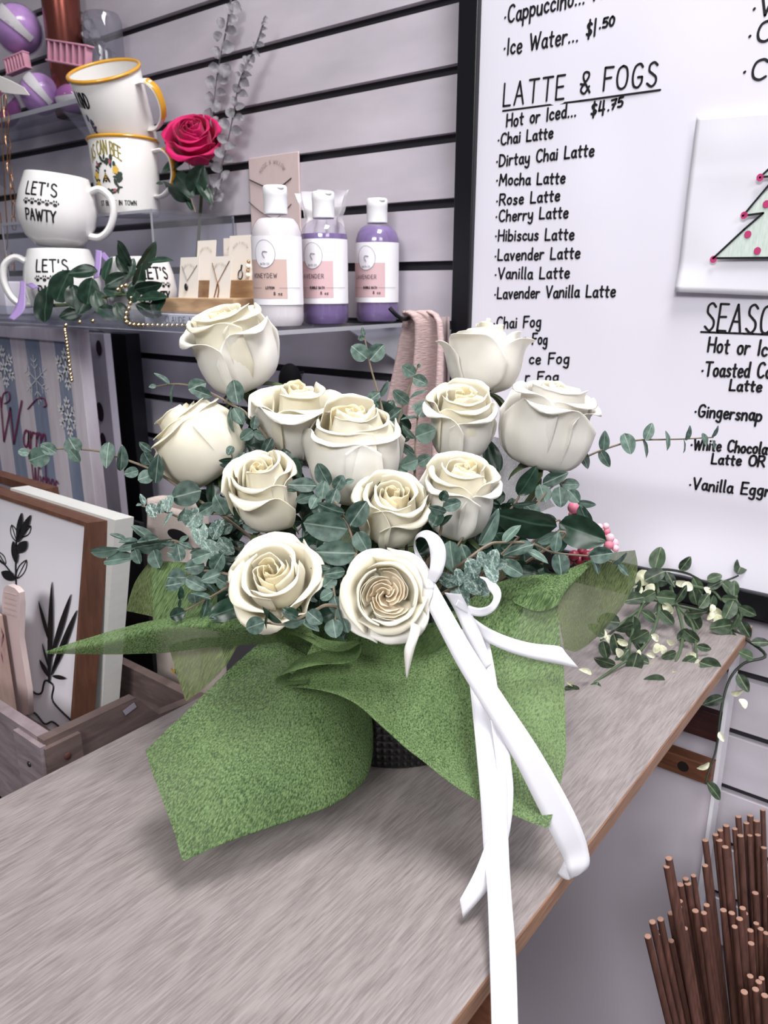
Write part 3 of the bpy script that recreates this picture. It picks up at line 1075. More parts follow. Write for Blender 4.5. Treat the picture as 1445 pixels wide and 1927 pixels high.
# ================================================================== pot, wrap, greenery and ribbon of the bouquet
M_pot = mat('black_glazed_pot', '0c0c0e', 0.3, coat=0.3)
pot = thing('flower_pot', 'round black pot with a beaded texture under the green wrap', 'pot', POT_C)


def pot_fn(u, v):
    th = 2 * pi * u
    if v < 0.06:
        r, z = 0.070 * v / 0.06, 0.001
        return (POT_C.x + r * cos(th), POT_C.y + r * sin(th), POT_C.z + z)
    q = (v - 0.06) / 0.94
    z = 0.001 + 0.112 * q
    r = 0.070 + 0.012 * sin(min(q * 1.25, 1) * pi * 0.5)
    r += 0.0017 * abs(sin(th * 42)) * abs(sin(q * pi * 17))
    return (POT_C.x + r * cos(th), POT_C.y + r * sin(th), POT_C.z + z)


mb = MB()
mb.grid(pot_fn, 336, 110, wrap=True)
mb.build('pot_body', M_pot, pot)
mb = MB()
mb.sphere(POT_C + Vector((0, 0, 0.085)), (0.074, 0.074, 0.055), 24, 14)
mb.build('gap_shade_foam', mat('gap_shade_foam', '16241c', 0.9, noise_amt=0.3, noise_scale=120), pot)  # dark dome added below the blooms so the gaps read as shade


def wrap_mat(name, c1, c2, alpha):
    """non-woven fibre sheet: short fibres, slightly see-through"""
    m = bpy.data.materials.new(name)
    m.use_nodes = True
    nt = m.node_tree
    b = nt.nodes['Principled BSDF']
    b.inputs['Roughness'].default_value = 0.7
    b.inputs['Specular IOR Level'].default_value = 0.25
    tc = nt.nodes.new('ShaderNodeTexCoord')
    # fibres run roughly down the sheets
    comb = nt.nodes.new('ShaderNodeCombineXYZ')
    fd = Vector((-0.25, -0.45, -0.85)).normalized()
    fa = fd.orthogonal().normalized()
    for ax, (vec, k) in enumerate(((fd, 120), (fa, 1100), (fd.cross(fa), 1100))):
        dt = nt.nodes.new('ShaderNodeVectorMath')
        dt.operation = 'DOT_PRODUCT'
        dt.inputs[1].default_value = vec * k
        nt.links.new(tc.outputs['Object'], dt.inputs[0])
        nt.links.new(dt.outputs['Value'], comb.inputs[ax])
    nz0 = nt.nodes.new('ShaderNodeTexNoise')
    nz0.inputs['Scale'].default_value = 1.0
    nz0.inputs['Detail'].default_value = 5
    nz0.inputs['Distortion'].default_value = 0.4
    nt.links.new(comb.outputs[0], nz0.inputs['Vector'])
    big = nt.nodes.new('ShaderNodeTexNoise')
    big.inputs['Scale'].default_value = 9
    big.inputs['Detail'].default_value = 4
    nt.links.new(tc.outputs['Object'], big.inputs['Vector'])
    nz = nt.nodes.new('ShaderNodeMixRGB')
    nz.inputs['Fac'].default_value = 0.28
    nt.links.new(nz0.outputs['Fac'], nz.inputs['Color1'])
    nt.links.new(big.outputs['Fac'], nz.inputs['Color2'])
    rp = nt.nodes.new('ShaderNodeValToRGB')
    rp.color_ramp.elements[0].color = (*lin(c1), 1)
    rp.color_ramp.elements[1].color = (*lin(c2), 1)
    rp.color_ramp.elements[0].position = 0.38
    rp.color_ramp.elements[1].position = 0.62
    nt.links.new(nz.outputs[0], rp.inputs['Fac'])
    nt.links.new(rp.outputs['Color'], b.inputs['Base Color'])
    bp = nt.nodes.new('ShaderNodeBump')
    bp.inputs['Strength'].default_value = 0.35
    bp.inputs['Distance'].default_value = 0.0006
    nt.links.new(nz.outputs[0], bp.inputs['Height'])
    nt.links.new(bp.outputs['Normal'], b.inputs['Normal'])
    tl = nt.nodes.new('ShaderNodeBsdfTranslucent')
    nt.links.new(rp.outputs['Color'], tl.inputs['Color'])
    mx = nt.nodes.new('ShaderNodeMixShader')
    mx.inputs['Fac'].default_value = 0.28
    nt.links.new(b.outputs[0], mx.inputs[1])
    nt.links.new(tl.outputs[0], mx.inputs[2])
    tr = nt.nodes.new('ShaderNodeBsdfTransparent')
    mp2 = nt.nodes.new('ShaderNodeMapRange')
    mp2.inputs['From Min'].default_value = 0.3
    mp2.inputs['From Max'].default_value = 0.6
    mp2.inputs['To Min'].default_value = alpha[0]
    mp2.inputs['To Max'].default_value = alpha[1]
    nt.links.new(nz.outputs[0], mp2.inputs['Value'])
    mx2 = nt.nodes.new('ShaderNodeMixShader')
    nt.links.new(mp2.outputs[0], mx2.inputs['Fac'])
    nt.links.new(tr.outputs[0], mx2.inputs[1])
    nt.links.new(mx.outputs[0], mx2.inputs[2])
    nt.links.new(mx2.outputs[0], nt.nodes['Material Output'].inputs['Surface'])
    return m


WRAP = wrap_mat('green_nonwoven', '3a542f', '7d9764', (0.70, 0.97))
WRAP_THIN = wrap_mat('green_nonwoven_thin', '56683f', '8b9a68', (0.62, 0.92))
GAUZE = wrap_mat('grey_gauze', '8f938d', 'c3c6c0', (0.4, 0.8))


def sheet(rows, m, parent, name='wrap_sheet', seg=8, amp=0.0016, seed=0, label=None):
    rows = [[P(*c) for c in r] for r in rows]
    fine = [catmull(r, seg) for r in rows]
    cols = list(zip(*fine))
    cols = [catmull(list(c), seg) for c in cols]
    nu, nv = len(cols), len(cols[0])
    vs, fs = [], []
    off = Vector((seed * 7.3, seed * 3.1, seed))
    for i in range(nu):
        for j in range(nv):
            p = cols[i][j]
            n = noise.noise_vector(p * 22 + off) * amp + noise.noise_vector(p * 60 + off) * amp * 0.35
            vs.append(p + n)
    for i in range(nu - 1):
        for j in range(nv - 1):
            a = i * nv + j
            fs.append((a, a + 1, a + nv + 1, a + nv))
    mb = MB()
    mb.add(vs, fs)
    return mb.build(name, m, parent, auto=180, label=label)


wrap = thing('flower_wrap', 'mossy green fibrous wrapping sheets spread around the bouquet pot', 'wrapping', POT_C + Vector((0, 0, 0.06)))
# the big kite-shaped flap at the front left
sheet([[(505, 1195, .55), (575, 1235, .545), (640, 1275, .545), (692, 1318, .56), (672, 1328, .575)],
       [(459, 1238, .535), (540, 1290, .515), (625, 1335, .52), (702, 1385, .55), (664, 1385, .572)],
       [(413, 1281, .525), (500, 1350, .50), (595, 1410, .50), (685, 1460, .52), (684, 1440, .545)],
       [(367, 1324, .515), (440, 1405, .487), (525, 1470, .48), (612, 1520, .49), (630, 1508, .50)],
       [(321, 1367, .505), (380, 1450, .478), (430, 1515, .468), (480, 1560, .468), (500, 1555, .472)],
       [(275, 1410, .50), (298, 1480, .475), (322, 1548, .463), (345, 1615, .455), (358, 1606, .456)]], WRAP, wrap, seed=1)
# front centre to right
sheet([[(600, 1195, .54), (690, 1215, .535), (790, 1200, .535), (880, 1130, .54), (960, 1092, .55), (1048, 1080, .55)],
       [(575, 1240, .515), (680, 1270, .505), (780, 1310, .498), (875, 1290, .512), (965, 1250, .525), (1050, 1150, .53)],
       [(552, 1268, .505), (668, 1298, .492), (780, 1380, .482), (890, 1430, .484), (985, 1420, .486), (1060, 1280, .515)],
       [(530, 1288, .50), (655, 1313, .482), (775, 1412, .470), (905, 1503, .463), (985, 1510, .468), (1064, 1420, .490)],
       [(528, 1290, .50), (653, 1316, .482), (773, 1416, .470), (903, 1507, .463), (975, 1538, .460), (1031, 1558, .456)]], WRAP, wrap, seed=2)
# the S-shaped ruffle where the edge folds over itself
fr = [(450, 1186, .50), (540, 1192, .488), (578, 1206, .483), (612, 1223, .479), (650, 1224, .477), (678, 1211, .477), (675, 1236, .477), (650, 1248, .477), (600, 1251, .479), (550, 1263, .482), (519, 1277, .485), (528, 1289, .487), (575, 1286, .487)]
bk = [(450, 1168, .53), (540, 1176, .52), (580, 1188, .515), (612, 1203, .512), (650, 1208, .51), (668, 1205, .51), (668, 1215, .51), (645, 1222, .51), (600, 1226, .512), (556, 1243, .515), (545, 1262, .516), (560, 1272, .518), (600, 1268, .518)]
md = [((a[0] * .55 + c[0] * .45), (a[1] * .55 + c[1] * .45) - 2, (a[2] + c[2]) / 2) for a, c in zip(fr, bk)]
sheet([fr, md, bk], WRAP, wrap, seg=6, amp=0.0004, seed=3)
# the long pointed flap to the left
sheet([[(85, 1227, .58), (170, 1198, .568), (250, 1176, .56), (340, 1158, .55), (430, 1150, .535), (520, 1160, .525), (580, 1170, .52)],
       [(88, 1229, .58), (190, 1211, .555), (290, 1188, .538), (380, 1180, .522), (470, 1180, .505), (540, 1186, .498), (590, 1198, .495)],
       [(90, 1231, .58), (200, 1231, .565), (300, 1229, .555), (400, 1220, .54), (480, 1213, .525), (545, 1208, .515), (600, 1214, .51)]], WRAP, wrap, seed=4, amp=0.001)
# upright flaps behind the leaves at the left
sheet([[(283, 1055, .61), (300, 1055, .605), (360, 1062, .60), (440, 1080, .59)], [(252, 1100, .628), (288, 1105, .60), (360, 1120, .588), (440, 1130, .58)], [(237, 1150, .635), (288, 1160, .60), (360, 1178, .585), (440, 1185, .575)]], WRAP_THIN, wrap, seed=5, amp=0.0008, label='thin see-through green flap')
sheet([[(284, 1062, .596), (340, 1058, .592), (430, 1075, .585)], [(285, 1110, .594), (340, 1115, .586), (430, 1125, .576)], [(290, 1180, .59), (350, 1180, .58), (430, 1190, .57)]], WRAP, wrap, seed=6, amp=0.0008)
# the flap that swings back to the right
sheet([[(1040, 1082, .552), (1100, 1060, .562), (1150, 1042, .575), (1195, 1036, .59)], [(1046, 1125, .532), (1095, 1115, .56), (1150, 1095, .585), (1199, 1075, .60)], [(1052, 1175, .527), (1090, 1170, .56), (1130, 1155, .585), (1178, 1128, .60)], [(1060, 1222, .527), (1082, 1227, .555), (1108, 1210, .578), (1132, 1188, .595)]], WRAP_THIN, wrap, seed=7, amp=0.0012, label='thin see-through green flap')
sheet([[(930, 1096, .56), (985, 1086, .555), (1048, 1080, .548), (1130, 1046, .566)], [(950, 1110, .55), (1000, 1115, .54), (1046, 1112, .531), (1095, 1080, .548)], [(970, 1135, .54), (1010, 1150, .532), (1046, 1140, .526), (1062, 1118, .536)]], WRAP, wrap, seed=8, amp=0.0008)
sheet([[(318, 1212, .575), (380, 1203, .565), (455, 1205, .555)], [(330, 1265, .575), (380, 1255, .565), (430, 1250, .555)], [(348, 1320, .57), (372, 1300, .562), (405, 1275, .555)]], WRAP_THIN, wrap, seed=9, amp=0.0025, label='thin see-through green flap')
sheet([[(880, 835, .648), (930, 822, .652), (990, 850, .655)], [(890, 900, .638), (945, 900, .645), (1010, 905, .65)], [(900, 975, .628), (965, 980, .635), (1045, 955, .645)]], GAUZE, wrap, name='gauze_sheet', seed=10, label='grey gauze sheet')
# lower hidden wrap around the pot, carrying the flaps
mb = MB()
mb.grid(lambda u, v: POT_C + Vector(((.0835 + .022 * v + .004 * sin(u * 31)) * cos(2 * pi * u + 2.6), (.0835 + .022 * v + .004 * sin(u * 31)) * sin(2 * pi * u + 2.6), .062 + .075 * v)), 60, 10, wrap=True)
mb.build('wrap_collar', WRAP, wrap, auto=180)


# ------------------------------------------------------------------ leaves
def leaf_mesh(name, m, shape, cup=0.12, fold=0.10, wob=0.05, seed=0):
    """a leaf of length 1 and width about 0.85 lying in xy with its base at the origin, x along the leaf"""
    vs, fs = [], []
    nu, nv = 8, 12
    off = Vector((seed * 5.1, 2.2, seed))
    for j in range(nv + 1):
        v = j / nv
        for i in range(nu + 1):
            u = -1 + 2 * i / nu
            w = shape(v)
            x = v
            y = u * w
            z = cup * (y * y * 2.2) - cup * .5 * (v - .5) ** 2 * 2 + fold * abs(u) * w + wob * noise.noise(off + Vector((v * 3, u * 1.5, 0)))
            vs.append((x, y, z))
    for j in range(nv):
        for i in range(nu):
            a = j * (nu + 1) + i
            fs.append((a, a + 1, a + nu + 2, a + nu + 1))
    me = bpy.data.meshes.new(name)
    me.from_pydata(vs, [], fs)
    me.materials.append(m)
    me.polygons.foreach_set('use_smooth', [True] * len(fs))
    return me


def leaf_mat(name, c1, c2, vein, speck=0.0, rough=0.5):
    m = bpy.data.materials.new(name)
    m.use_nodes = True
    nt = m.node_tree
    b = nt.nodes['Principled BSDF']
    b.inputs['Roughness'].default_value = rough
    b.inputs['Specular IOR Level'].default_value = 0.4
    tc = nt.nodes.new('ShaderNodeTexCoord')
    nz = nt.nodes.new('ShaderNodeTexNoise')
    nz.inputs['Scale'].default_value = 3.5
    nz.inputs['Detail'].default_value = 5
    nt.links.new(tc.outputs['Object'], nz.inputs['Vector'])
    oi = nt.nodes.new('ShaderNodeObjectInfo')
    ad = nt.nodes.new('ShaderNodeMath')
    ad.operation = 'MULTIPLY_ADD'
    ad.inputs[1].default_value = 0.35
    nt.links.new(oi.outputs['Random'], ad.inputs[0])
    sb = nt.nodes.new('ShaderNodeMath')
    sb.operation = 'SUBTRACT'
    sb.inputs[1].default_value = 0.17
    nt.links.new(nz.outputs['Fac'], sb.inputs[0])
    nt.links.new(sb.outputs[0], ad.inputs[2])
    rp = nt.nodes.new('ShaderNodeValToRGB')
    rp.color_ramp.elements[0].color = (*lin(c1), 1)
    rp.color_ramp.elements[1].color = (*lin(c2), 1)
    rp.color_ramp.elements[0].position = 0.3
    rp.color_ramp.elements[1].position = 0.7
    nt.links.new(ad.outputs[0], rp.inputs['Fac'])
    # pale midrib and side veins
    sx = nt.nodes.new('ShaderNodeSeparateXYZ')
    nt.links.new(tc.outputs['Object'], sx.inputs[0])
    av = nt.nodes.new('ShaderNodeMath')
    av.operation = 'ABSOLUTE'
    nt.links.new(sx.outputs['Y'], av.inputs[0])
    lt = nt.nodes.new('ShaderNodeMapRange')
    lt.inputs['From Min'].default_value = 0.012
    lt.inputs['From Max'].default_value = 0.03
    lt.inputs['To Min'].default_value = 0.55
    lt.inputs['To Max'].default_value = 0.0
    nt.links.new(av.outputs[0], lt.inputs['Value'])
    mx = nt.nodes.new('ShaderNodeMixRGB')
    mx.inputs['Color2'].default_value = (*lin(vein), 1)
    nt.links.new(lt.outputs[0], mx.inputs['Fac'])
    nt.links.new(rp.outputs['Color'], mx.inputs['Color1'])
    src = mx.outputs[0]
    if speck > 0:
        n2 = nt.nodes.new('ShaderNodeTexNoise')
        n2.inputs['Scale'].default_value = 9
        n2.inputs['Detail'].default_value = 8
        n2.inputs['Distortion'].default_value = 1.2
        nt.links.new(tc.outputs['Object'], n2.inputs['Vector'])
        mr = nt.nodes.new('ShaderNodeMapRange')
        mr.inputs['From Min'].default_value = 0.52
        mr.inputs['From Max'].default_value = 0.62
        mr.inputs['To Max'].default_value = speck
        nt.links.new(n2.outputs['Fac'], mr.inputs['Value'])
        m3 = nt.nodes.new('ShaderNodeMixRGB')
        m3.inputs['Color2'].default_value = (*lin('b9cbc4'), 1)
        nt.links.new(mr.outputs[0], m3.inputs['Fac'])
        nt.links.new(src, m3.inputs['Color1'])
        src = m3.outputs[0]
    nt.links.new(src, b.inputs['Base Color'])
    tl = nt.nodes.new('ShaderNodeBsdfTranslucent')
    nt.links.new(src, tl.inputs['Color'])
    ms = nt.nodes.new('ShaderNodeMixShader')
    ms.inputs['Fac'].default_value = 0.15
    nt.links.new(b.outputs[0], ms.inputs[1])
    nt.links.new(tl.outputs[0], ms.inputs[2])
    nt.links.new(ms.outputs[0], nt.nodes['Material Output'].inputs['Surface'])
    return m


L_euc = leaf_mat('eucalyptus_leaf', '31463f', '60776d', '98ab9f')
L_silver = leaf_mat('silver_leaf', '3c534d', '718880', 'c0cdc8', speck=0.75)
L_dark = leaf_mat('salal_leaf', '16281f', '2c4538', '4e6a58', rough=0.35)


def sh_round(v):
    return max(0.004, 0.43 * sin(pi * v ** 0.85) ** 0.55)


def sh_oval(v):
    return max(0.004, 0.34 * sin(pi * v ** 0.8) ** 0.7)


def sh_point(v):
    return max(0.004, 0.30 * (sin(pi * v ** 0.72)) ** 0.9 * (1 - 0.15 * v))


LEAVES = {}
for key, m in (('e', L_euc), ('s', L_silver), ('d', L_dark)):
    for i in range(2):
        LEAVES[key + 'r', i] = leaf_mesh('leaf', m, sh_round, seed=i + 1)
        LEAVES[key + 'o', i] = leaf_mesh('leaf', m, sh_oval, seed=i + 3)
        LEAVES[key + 'p', i] = leaf_mesh('leaf', m, sh_point, seed=i + 5, fold=0.18)
LW = {'r': 0.86, 'o': 0.68, 'p': 0.58}


def add_leaf(parent, base, along, nrm, L, W, key, rnd, name='leaf'):
    R = frame_from(along, Vector(nrm).cross(along))
    M = Matrix.Translation(base) @ R.to_4x4() @ Matrix.Diagonal((L, W / LW[key[1]], L, 1))
    o = bpy.data.objects.new(name, LEAVES[key, rnd.randint(0, 1)])
    COL.objects.link(o)
    o.parent = parent
    o.matrix_basis = WM[parent.name].inverted() @ M
    return o


def seg_near(pts, q):
    best = None
    for i in range(len(pts) - 1):
        a, b = Vector(pts[i][:2]), Vector(pts[i + 1][:2])
        ab = b - a
        t = 0 if ab.length < 1e-6 else min(1, max(0, (q - a).dot(ab) / ab.length_squared))
        p = a + ab * t
        dd = (p - q).length
        if best is None or dd < best[0]:
            best = (dd, p, pts[i][2] + (pts[i + 1][2] - pts[i][2]) * t)
    return best


def sprig(label, stem, leaves, kind='e', seed=0, name='eucalyptus_sprig', group='eucalyptus sprigs of the bouquet', rad=0.0011, stem_mat=None, root=True, cat='eucalyptus'):
    """stem: pixel and depth stations on the stem; leaves: (px, py, length, width, angle) as seen"""
    rnd = random.Random(seed + 100)
    pts3 = [P(*s) for s in stem]
    t = thing(name, label, cat, pts3[0], None, group)
    path = catmull(pts3, 6)
    if root:
        end = POT_C + Vector((rnd.uniform(-.03, .03), rnd.uniform(-.03, .03), .075))
        path = catmull([end, pts3[0].lerp(end, .35)] + pts3, 6)
    mb = MB()
    n = len(path)
    mb.tube(path, [rad * (1.25 - .75 * i / n) for i in range(n)], 6)
    mb.build('stem', stem_mat or M_twig, t)
    for lf in leaves:
        px, py, L, W, ang = lf[:5]
        dd, sp, sd = seg_near(stem, Vector((px, py)))
        d = sd - rnd.uniform(0.0, .006 if kind != 's' else .016)
        a = radians(ang)
        v = Vector((cos(a), -sin(a)))
        # the leaf base is the end nearer the stem
        if (Vector((px, py)) - v * L / 2 - sp).length > (Vector((px, py)) + v * L / 2 - sp).length:
            v = -v
        b2 = Vector((px, py)) - v * L / 2
        base = P(b2.x, b2.y, d)
        tip = P(b2.x + v.x * L, b2.y + v.y * L, d - rnd.uniform(-.25, .35) * L * d / FPX)
        along = (tip - base)
        Lw = along.length
        Ww = W * d / FPX
        ratio = W / L
        sh = 'r' if ratio > .6 else ('o' if ratio > .42 else 'p')
        if ratio < .5:          # a narrow look is mostly a leaf seen at a slant
            true = max(Ww, Lw * .5)
            tilt = math.acos(min(1, Ww / true)) * rnd.choice((-1, 1))
            Ww = true
            sh = 'o'
        else:
            tilt = rnd.uniform(-.35, .35) if kind != 's' else rnd.uniform(.25, .75) * rnd.choice((-1, 1))
        nrm = -cF
        nrm = (nrm - along.normalized() * nrm.dot(along.normalized())).normalized()
        nrm = Matrix.Rotation(tilt, 3, along.normalized()) @ nrm
        if len(lf) > 5:
            k = lf[5] + sh
        else:
            k = kind + sh
        add_leaf(t, base, along, nrm, Lw, Ww, k, rnd)
    return t


M_twig = mat('eucalyptus_twig', '6d6152', 0.6, noise_amt=0.2, noise_scale=80)
M_twig_green = mat('green_twig', '8d9c74', 0.6)

